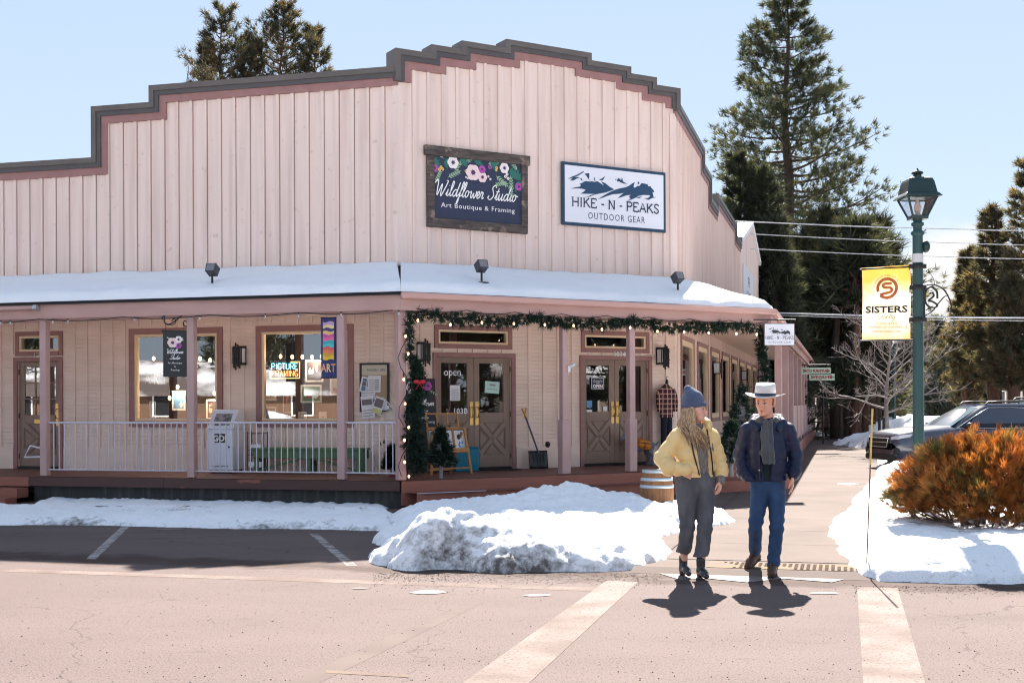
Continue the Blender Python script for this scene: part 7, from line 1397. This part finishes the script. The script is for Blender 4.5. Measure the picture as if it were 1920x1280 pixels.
def boot(ank, toe, h, name, parent, mt, w_=.045, heel=.0, sole=True, toer=.038):
    a, t = Vector(ank), Vector(toe); f = (t-a); f2 = f.normalized(); up = Vector((0, 0, 1)); back = a-Vector((f2.x, f2.y, f2.z*.4)).normalized()*.045+Vector((0, 0, -.03))
    P = [C_(tuple(a+up*h), tuple(a), w_+.008, w_+.004, k=.02), C_(tuple(a+Vector((0, 0, -.02))), tuple(back+Vector((0, 0, -.015))), w_*.95, w_*.9, k=.02), C_(tuple(a+Vector((0, 0, -.02))), tuple(a.lerp(t, .7)+Vector((0, 0, .012))), w_, w_*.92, k=.02), C_(tuple(a.lerp(t, .6)+Vector((0, 0, .005))), tuple(t+Vector((0, 0, .008))), w_*.98, toer, k=.02)]
    o = fpart(name, P, mt, parent, .005)
    if sole: fpart('sole', [C_(tuple(back+Vector((0, 0, -.05))), tuple(a.lerp(t, .5)+Vector((0, 0, -.043 if abs(f.z) < .08 else -.03))), w_*.92, w_*.95, (1, 1, 2.6), k=.01), C_(tuple(a.lerp(t, .5)+Vector((0, 0, -.043 if abs(f.z) < .08 else -.03))), tuple(t+Vector((0, 0, -.016))), w_*.98, toer*1.05, (1, 1, 2.6), k=.01)], solem, o, .005)
    b = MB()
    for k in range(5):
        c = a.lerp(t, .12+.11*k)+Vector((0, 0, .055-.006*k)); sd = Vector((-f2.y, f2.x, 0)).normalized(); b.tube([c-sd*.022+f2*.01, c+f2*-.005, c+sd*.022+f2*.01], .0035, 5)
    if sole: part('laces', b, mat('boot_laces', (.25, .17, .10), .7), o)
    return o
boot((.045, .0, .105), (.025, -.175, .045), .08, 'boot', man, bootm); boot((-.115, .305, .185), (-.19, .19, .06), .06, 'boot', man, bootm)
navyj = mat('navy_puffer_nylon', (.007, .012, .040), .5, spec=.35, col2=(.010, .016, .052), sc_=4, bump=(13, .45), bst=(1, 1, 1.6), bd=.012)
jk = chain([(0, .015, 1.43), (0, .01, 1.25), (0, .0, 1.10), (.0, .0, .92)], [.172, .180, .182, .18], (1, 1.25, 1), .03, puffz=(.009, .145, .99))
jk += [C_((-.12, .02, 1.465), (.12, .02, 1.465), .08, .08, k=.05)]
jk += chain([(-.195, .02, 1.435), (-.262, .07, 1.19), (-.235, -.03, 1.02), (-.18, -.11, .96)], [.074, .070, .064, .054], k=.02, puff=(.008, 2.2, .2))+chain([(.195, .02, 1.435), (.272, .07, 1.19), (.256, -.02, 1.03), (.248, -.04, 1.0)], [.074, .070, .062, .054], k=.02, puff=(.008, 2.2, .2))
jk += [dict(a=(-.02, -.215, 1.55), b=(-.015, -.215, .93), r0=.062, r1=.052, F=(1, .5, 1), k=.012, op='sub'), dict(a=(0, -.02, 1.60), b=(0, -.02, 1.46), r0=.085, r1=.055, k=.02, op='sub')]
fpart('jacket', jk, navyj, man, .0065, lambda X, Y, Z: (.0022*np.sin(X*55+Z*20+2*np.sin(Z*33))*np.sin(Z*47+Y*40)).astype(np.float32), .935)
fpart('hood', chain([(-.13, .0, 1.50), (-.115, .09, 1.535), (0, .13, 1.55), (.115, .09, 1.535), (.14, -.0, 1.50), (.10, -.10, 1.45)], [.045, .052, .056, .052, .045, .03], k=.03)+chain([(-.13, .0, 1.50), (-.095, -.10, 1.45)], [.045, .03], k=.03), navyj, man, .0065)
b = MB(); [b.tube([(x, -.152, 1.40), (x, -.156, 1.25), (x, -.156, 1.10), (x, -.152, .96)], .012, 6) for x in (-.085,)]; part('placket', b, mat('navy_trim', (.007, .011, .035), .5), man)
b = MB(); [b.ball((-.088, -.165, z), .008, n=8) for z in (1.05,)]; part('snap_button', b, steelw, man)
fpart('sweater', chain([(0, .01, 1.46), (0, .0, 1.25), (0, -.005, .97)], [.13, .165, .16], (1, 1.36, 1), .03), mat('dark_green_knit', (.010, .022, .02), .9, bump=(90, .4)), man, .008, None, .955)
fpart('jacket_cuff', [C_((.243, -.045, .985), (.249, -.04, 1.01), .047, .05, k=.01)], MATS['navy_trim'], man, .006)
scm = mat('grey_wool_scarf', (.060, .064, .072), .95, col2=(.085, .09, .098), sc_=7, st=(4, 1, 1), bump=(70, .4), sheen=.3)
sc_p = chain([(-.075, -.055, 1.53), (-.08, .03, 1.555), (0, .085, 1.575), (.08, .03, 1.555), (.075, -.05, 1.525), (0, -.095, 1.49), (-.075, -.055, 1.53)], [.036]*7, (1, 1, 1), .02)
sc_p += chain([(-.02, -.125, 1.50), (-.035, -.165, 1.38), (-.03, -.185, 1.22), (.0, -.19, 1.10)], [.032, .040, .046, .056], (1, 2.2, 1), .02)+chain([(.02, -.12, 1.49), (.005, -.15, 1.36), (.01, -.165, 1.22), (.02, -.175, 1.14)], [.03, .034, .036, .036], (1, 2.2, 1), .02)
sc_p += [dict(a=(-.1, -.19, 1.052), b=(.1, -.19, 1.052), r0=.06, r1=.06, k=.005, op='sub')]
fpart('scarf', sc_p, scm, man, .0055, lambda X, Y, Z: (.0035*np.sin(X*130+Z*9)).astype(np.float32))
hairm = mat('auburn_hair', (.26, .125, .06), .6, col2=(.17, .08, .04), sc_=30, st=(6, 6, 1))
q = lambda x, y, z: tuple(HM @ Vector((x, y, z)))
fpart('hair', [C_(q(0, .03, .03), q(0, .045, -.01), .089, .078, k=.02), C_(q(-.078, -.012, .03), q(-.079, -.02, -.02), .014, .008, k=.01), C_(q(.078, -.012, .03), q(.079, -.02, -.02), .014, .008, k=.01), dict(a=q(0, -.11, .0), b=q(0, -.11, .09), r0=.10, r1=.10, k=.006, op='sub')], hairm, man, .005)
felt = mat('white_felt', (.70, .665, .64), .85, col2=(.62, .58, .555), sc_=6, bump=(60, .15)); HT = Matrix.Translation((-.022, -.02, 1.765)) @ Matrix.Rotation(rad(-14), 4, 'Z') @ Matrix.Rotation(rad(3), 4, 'X') @ Matrix.Rotation(rad(2), 4, 'Y')
hat = MB(); hat.M = HT; vs = []; NS = 40
prof = [(.100, .0), (.103, .03), (.102, .07), (.098, .105), (.088, .132), (.07, .135), (.04, .120), (.0, .112)]
for r, z in prof:
    for j in range(NS): a = 2*math.pi*j/NS; x, y = r*math.cos(a), r*1.13*math.sin(a); pinch = 1-.16*max(0, -math.sin(a))**2*(z/.13)**2; vs.append((x*pinch, y, z-(.022*max(0, -math.sin(a))*(z/.13))))
hat.add(vs, [(i*NS+j, i*NS+(j+1) % NS, (i+1)*NS+(j+1) % NS, (i+1)*NS+j) for i in range(len(prof)-1) for j in range(NS)], 0, True)
vs = []; prof2 = [(.100, .002), (.13, -.001), (.165, .002), (.193, .010), (.195, .014), (.19, .015), (.16, .008), (.13, .006), (.101, .010)]
for r, z in prof2:
    for j in range(NS): a = 2*math.pi*j/NS; vs.append((r*math.cos(a), r*(1.0+.10*(r < .11))*math.sin(a), z+.020*(abs(math.cos(a))**2)*((r-.1)/.095)-.018*(abs(math.sin(a))**2)*((r-.1)/.095)))
hat.add(vs, [(i*NS+(j+1) % NS, i*NS+j, (i+1)*NS+j, (i+1)*NS+(j+1) % NS) for i in range(len(prof2)-1) for j in range(NS)], 0, True); ho = part('hat', hat, felt, man)
b = MB(); b.M = HT; b.lathe([(.1015, .008), (.1055, .010), (.1065, .034), (.1035, .036)], 40, sy=1.13); part('hat_band', b, mat('navy_ribbon', (.016, .022, .06), .6), ho)
# ---------------------------------------------------------------- the woman
WP = dep(1305, 1000, 12.12); WM = TR(WP.x, WP.y, 0, rad(11))
HW = Matrix.Translation((-.012, -.02, 1.645)) @ Matrix.Rotation(rad(56), 4, 'Z') @ Matrix.Rotation(rad(2), 4, 'X')
wb = head_prims(HW, False)+[C_((-.02, .01, 1.57), (-.01, .03, 1.43), .046, .055, k=.03)]
wb += chain([(0, .02, 1.40), (0, .0, 1.26), (.0, .0, 1.09), (0, 0, 1.0)], [.115, .115, .10, .10], (1, 1.3, 1), .04)
wb += chain([(-.155, .02, 1.405), (-.33, .06, 1.15), (-.20, -.13, 1.05)], [.045, .038, .028], k=.03)+chain([(.155, .02, 1.405), (.245, .06, 1.14), (.238, -.05, .945)], [.045, .038, .027], k=.03)
LW = [[(-.088, .0, .90), (-.078, .03, .50), (-.082, .15, .12)], [(.088, 0, .90), (.070, -.06, .50), (.032, -.04, .10)]]
for l_ in LW: wb += chain(l_, [.07, .05, .034], k=.03)
wb += hand_prims((.236, -.052, .945), (-.25, -.22, -1), (-.7, .5, 0), .9, -1, .5)+hand_prims((-.20, -.13, 1.05), (.8, .0, -.35), (0, .9, 0), .88, 1, .3)
V, F_ = field_mesh(wb, .0055); me = bpy.data.meshes.new('person'); me.from_pydata(V.tolist(), [], F_.tolist()); me.materials.append(skinw); me.polygons.foreach_set('use_smooth', [True]*len(F_)); me.update()
wom = bpy.data.objects.new('person', me); COL.objects.link(wom); wom.matrix_world = WM; tag(wom, 'person in a yellow puffer jacket, blue beanie and grey jeans, long hair, turned toward companion', 'person')
face_parts(HW, wom, ('brown', (.07, .04, .02)), mat('brown_brow', (.13, .075, .045), .7), mat('lip_rose', (.48, .15, .15), .45))
gden = mat('grey_denim', (.085, .09, .105), .88, col2=(.14, .145, .165), sc_=5, st=(2, 2, .7), mixr=(.45, .75), bump=(18, .35), bst=(1, 1, .5))
jp = []
for l_ in LW: jp += chain([(l_[0][0]*1.05, .01, .955), (l_[0][0]*1.05, .0, .78), l_[1], ((l_[1][0]+l_[2][0])/2, (l_[1][1]+l_[2][1])/2, (l_[1][2]+l_[2][2])/2), (l_[2][0], l_[2][1], l_[2][2]+.11)], [.112, .100, .074, .069, .071], k=.007)
jp += [C_((0, .005, .94), (0, .01, 1.08), .138, .125, (1, 1.15, 1), k=.04)]+[dict(a=(l_[2][0], l_[2][1], l_[2][2]+.045), b=(l_[2][0], l_[2][1], l_[2][2]-.02), r0=.095, r1=.095, k=.006, op='sub') for l_ in LW]
fpart('jeans', jp, gden, wom, .0065, wrk(.0045))
b = MB(); b.M = Matrix.Translation((0, .01, 1.075)); b.lathe([(.131, -.02), (.134, 0), (.131, .02)], 30, sy=.82); part('belt', b, mat('black_belt', (.012, .012, .013), .5), wom)
bk = mat('black_ankle_boot', (.022, .024, .028), .32, spec=.6)
boot((-.082, .145, .105), (-.084, -.025, .04), .075, 'boot', wom, bk, .036, sole=False, toer=.026); boot((.032, -.045, .095), (.028, -.215, .034), .085, 'boot', wom, bk, .037, sole=False, toer=.026)
for (x, y) in ((-.082, .175), (.032, -.015)): b = MB(); b.lathe([(.026, 0), (.032, .06)], 12, (x, y, 0)); part('boot_heel', b, bk, wom)
yj = mat('mustard_puffer_nylon', (.84, .62, .30), .45, spec=.4, col2=(.78, .56, .25), sc_=3, bump=(13, .5), bst=(1, 1, 1.6), bd=.012)
jk = chain([(-.005, .02, 1.38), (-.01, .01, 1.22), (-.005, .0, 1.09), (.0, .0, 1.0)], [.15, .178, .175, .165], (1, 1.12, 1), .03, puffz=(.018, .12, 1.02))
jk += [C_((-.12, .02, 1.415), (.11, .02, 1.415), .078, .078, k=.05)]
jk += chain([(-.172, .02, 1.38), (-.318, .06, 1.17), (-.29, -.05, 1.08), (-.16, -.15, 1.06)], [.078, .080, .074, .058], k=.02, puff=(.014, 2.0, .25))+chain([(.165, .02, 1.38), (.25, .06, 1.16), (.258, .0, 1.04), (.243, -.04, .965)], [.076, .074, .068, .054], k=.02, puff=(.014, 1.9, .25))
jk += [dict(a=(-.015, -.235, 1.52), b=(.075, -.225, .95), r0=.08, r1=.08, F=(1, .5, 1), k=.012, op='sub'), dict(a=(-.01, -.03, 1.56), b=(-.01, -.03, 1.42), r0=.085, r1=.06, k=.02, op='sub')]
fpart('jacket', jk, yj, wom, .0065, lambda X, Y, Z: (.0025*np.sin(X*50+Z*18+2*np.sin(Z*31))*np.sin(Z*43+Y*37)).astype(np.float32), .985)
fpart('collar', chain([(-.115, -.06, 1.46), (-.12, .05, 1.50), (0, .115, 1.51), (.10, .05, 1.50), (.112, -.045, 1.48), (.098, -.09, 1.475)], [.036, .042, .044, .042, .04, .026], (1, 1, .62), .02, puff=(.006, 1., .0)), yj, wom, .006)
fpart('sweater', chain([(0, .01, 1.42), (.01, .0, 1.25), (.02, -.002, 1.07)], [.11, .158, .135], (1, 1.28, 1), .03), mat('grey_cable_knit', (.26, .235, .22), .95, col2=(.15, .135, .13), sc_=16, st=(6, 6, 1), bump=(45, .9), bst=(2, 2, .8), bd=.01), wom, .008, lambda X, Y, Z: (.004*np.sin(X*110)+.002*np.sin(Z*90)*np.sign(np.sin(X*55))).astype(np.float32))
zipm = mat('black_zip_tape', (.015, .014, .016), .5)
stitch([(-.090, -.125, 1.44), (-.095, -.150, 1.34), (-.078, -.163, 1.22), (-.050, -.165, 1.12), (-.018, -.158, 1.01)], .008, 'zip_edge', zipm, wom); stitch([(.075, -.118, 1.45), (.085, -.138, 1.34), (.108, -.140, 1.22), (.122, -.135, 1.12), (.132, -.125, 1.01)], .008, 'zip_edge', zipm, wom)
fpart('knit_cuff', [C_((.236, -.055, .945), (.242, -.046, .975), .043, .046, k=.01)], MATS['grey_cable_knit'], wom, .006)
bm_ = mat('slate_blue_knit', (.085, .115, .20), .95, col2=(.065, .09, .165), sc_=9, st=(8, 8, .6), bump=(60, .6), bst=(3, 3, .4), sheen=.3)
q = lambda x, y, z: tuple(HW @ Vector((x, y, z)))
fpart('beanie', [C_(q(0, .005, .07), q(0, .04, .085), .094, .094, k=.03), C_(q(0, .03, .12), q(0, .075, .19), .085, .042, k=.04), C_(q(0, -.012, .045), q(0, .038, .03), .098, .1, (1, 1, 2.3), k=.012), dict(a=q(0, .0, -.11), b=q(0, .05, -.12), r0=.125, r1=.125, k=.01, op='sub')], bm_, wom, .0055, lambda X, Y, Z: (.0018*np.sin(np.arctan2(Y+.0, X+.03)*46)).astype(np.float32))
hm = mat('dark_blonde_hair', (.24, .15, .09), .5, col2=(.50, .34, .19), sc_=14, st=(7, 7, .9), mixr=(.40, .58)); b = MB(); rg = random.Random(11)
for k in range(200):
    a = rg.uniform(.1, 3.5); hx, hy = .080*math.cos(a), .02+.088*math.sin(a); p0 = HW @ Vector((hx, hy, .02)); nd = HW.to_3x3() @ Vector((math.cos(a), math.sin(a), 0))
    fr_ = a > 2.2 or rg.random() < .45; end = Vector((rg.uniform(-.14, .095), -.170+rg.gauss(0, .012), rg.uniform(1.25, 1.40))) if fr_ else Vector((rg.uniform(-.16, -.02), .05+rg.gauss(0, .04), rg.uniform(1.36, 1.46)))
    m1 = p0+nd*.022+Vector((0, 0, -.085)); m2 = m1+nd*.012+Vector((-.012+rg.gauss(0, .012), -.02 if fr_ else 0, -.085))
    pts = [p0, p0.lerp(m1, .5)+nd*.008, m1, m1.lerp(m2, .5)+Vector((rg.gauss(0, .007), 0, 0)), m2, m2.lerp(end, .5)+Vector((rg.gauss(0, .016), -.02 if fr_ else 0, 0)), end]; b.tube(pts, [.010, .012, .013, .012, .011, .008, .002], 6)
part('hair', b, hm, wom)
# ---------------------------------------------------------------- dog figure with an orange pack by the second door
dpos = gnd(1203, 872, DECK); dm_ = FB.M.to_3x3().to_4x4(); DT = Matrix.Translation((dpos.x, dpos.y, DECK+.004)) @ dm_
dp = chain([(-.26, 0, .40), (-.05, 0, .385), (.20, 0, .39)], [.10, .105, .085], (1, 1.15, 1), .05)+chain([(-.27, 0, .42), (-.36, 0, .54)], [.075, .06], k=.04)+[C_((-.38, 0, .57), (-.40, 0, .585), .062, .058, k=.03), C_((-.43, 0, .56), (-.51, 0, .535), .038, .028, k=.02)]
for s_ in (-1, 1): dp += chain([(-.25, s_*.06, .36), (-.255, s_*.065, .19), (-.25, s_*.065, .03)], [.05, .033, .028], k=.03)+[C_((-.25, s_*.065, .025), (-.285, s_*.065, .022), .026, k=.02)]+chain([(.20, s_*.06, .37), (.17, s_*.068, .26), (.235, s_*.068, .15), (.215, s_*.068, .03)], [.07, .045, .028, .026], k=.03)+[C_((.215, s_*.068, .025), (.18, s_*.068, .022), .026, k=.02)]
dp += chain([(.27, 0, .43), (.36, 0, .40), (.42, 0, .46)], [.03, .022, .014], k=.02)
V, F_ = field_mesh(dp, .009); me = bpy.data.meshes.new('dog'); me.from_pydata(V.tolist(), [], F_.tolist()); me.materials.append(mat('blue_grey_coat', (.20, .22, .27), .8, col2=(.12, .135, .17), sc_=9, bump=(40, .3))); me.polygons.foreach_set('use_smooth', [True]*len(F_)); me.update()
dog = bpy.data.objects.new('dog_figure', me); COL.objects.link(dog); dog.matrix_world = DT; tag(dog, 'blue-grey standing dog figure wearing an orange pack outside the second double door', 'dog figure')
for s_ in (-1, 1): fpart('ear', chain([(-.355, s_*.05, .61), (-.34, s_*.07, .68)], [.03, .008], (1, 1.5, 1), .01), MATS['blue_grey_coat'], dog, .007)
b = MB(); b.ball((-.515, 0, .545), .016, n=8); [b.ball((-.432, s_*.045, .59), .010, n=8) for s_ in (-1, 1)]; part('eyes_and_nose', b, black, dog)
orp = mat('orange_nylon_pack', (.60, .20, .02), .55, col2=(.5, .16, .02), sc_=6, bump=(14, .4)); fpart('saddle_pack', [C_((-.09, -.10, .43), (.06, -.10, .40), .085, .10, (1, 1.3, 1), k=.03), C_((-.09, .10, .43), (.06, .10, .40), .085, .10, (1, 1.3, 1), k=.03), C_((-.06, 0, .49), (.03, 0, .49), .05, .05, k=.05)], orp, dog, .007)
b = MB(); b.tube([(-.18, -.13, .46), (-.02, -.205, .45), (.14, -.15, .42)], .008, 5); b.tube([(-.05, -.10, .52), (-.05, -.198, .42), (-.05, -.17, .34)], .008, 5); part('strap', b, black, dog)
# ================================================================ what stands across the street and shows in the window panes
g = MB(); g.add([(-200, -160, .02), (200, -160, .02), (200, -2.5, .02), (-200, -2.5, .02)], [(0, 1, 2, 3)]); struct('snow_ground', g, snowc)
g = MB(); g.add([tuple(SW(2.4, 5, .03)), tuple(SW(2.9, 5, .03)), tuple(SW(3.2, 100, .03)), tuple(SW(2.4, 100, .03))], [(0, 1, 2, 3)]); struct('snow_verge', g, snowc)
def house(name, label, M, L_, W_, hw, hr, wallm, group=None, nwin=4):
    r = thing(name, label, 'house', M, group)
    wl_ = MB(); wl_.prism([(-W_/2, 0), (W_/2, 0), (W_/2, hw), (0, hw+hr), (-W_/2, hw)], 0, L_); part('wall', wl_, wallm, r)
    rf = MB()
    for s_ in (-1, 1):
        a = [(s_*(W_/2+.5), -.5, hw-.5*hr/W_*2), (s_*(W_/2+.5), L_+.5, hw-.5*hr/W_*2), (0, L_+.5, hw+hr), (0, -.5, hw+hr)]; rf.add(a+[(x, y, z+.28) for x, y, z in a], [(0, 1, 2, 3), (7, 6, 5, 4), (0, 4, 5, 1), (0, 3, 7, 4), (1, 5, 6, 2)])
    part('roof', rf, mat('snowy_roof', (.72, .72, .74), .8, spec=.1, col2=(.13, .105, .1), sc_=.35, mixr=(.42, .56)), r)
    for k in range(nwin):
        y = L_*(k+.5)/nwin
        for s_ in (-1, 1):
            f = MB(); f.box(s_*W_/2-.06, s_*W_/2+.06, y-.7, y+.7, 1., 2.5); wo = part('window', f, white, r); p_ = MB(); p_.box(s_*W_/2-.08, s_*W_/2+.08, y-.6, y+.6, 1.1, 2.4); part('pane', p_, black, wo)
    d = MB(); d.box(-.5, .5, -.06, .05, 0, 2.1); part('door', d, taupe, r); return r
beige = mat('beige_siding', (.42, .34, .26), .7); brown = mat('brown_log_wall', (.16, .09, .055), .75)
house('wooden_house', 'long brown house with a snowy roof across the front street, seen only in window reflections', TR(-33, -32, 0, rad(50)), 34, 9, 2.5, 1.9, brown, 'houses across the street')
house('wooden_house', 'beige house with a snowy roof across the front street, seen only in window reflections', TR(-64, -2, 0, rad(62)), 16, 9, 2.8, 2.4, beige, 'houses across the street')
house('wooden_house', 'beige snowy-roofed house across the side street, seen only in door reflections', TR(46, -4, 0, rad(-35)), 14, 9, 3.2, 3.2, beige, 'houses across the street')
house('wooden_house', 'grey-brown house with snowy roof half hidden behind the parked car at the frame edge', TR(*base_at(2070, 74), rad(-14)), 9, 9, 3.0, 2.6, mat('weathered_siding', (.2, .16, .135), .8))
for i, (x, y, h_) in enumerate(((-46, -22, 15), (-38, -30, 17), (-58, -12, 16), (40, 8, 17), (44, 14, 16), (37, -2, 15), (52, 4, 18), (48, -12, 16))):
    conifer('roadside_pine', 'dark pine across the street, seen only in the window reflections', (x, y, 0), h_, 3.6, .1, 90, 130+i, DARK, .3, .2, .8, 12, 11, .2, 1., group='pines across the street', topw=.1, wid=.07)
snow_heap('snow_bank', [(-31, -1), (-27, 2), (-23, 0), (-24, -4), (-29, -5)], .9, 2., [(-26, -1, .5, 1.5)], 55, .25, snowm, 'tall plowed snow pile across the street, seen only in the window reflections')
bpy.context.view_layer.update()
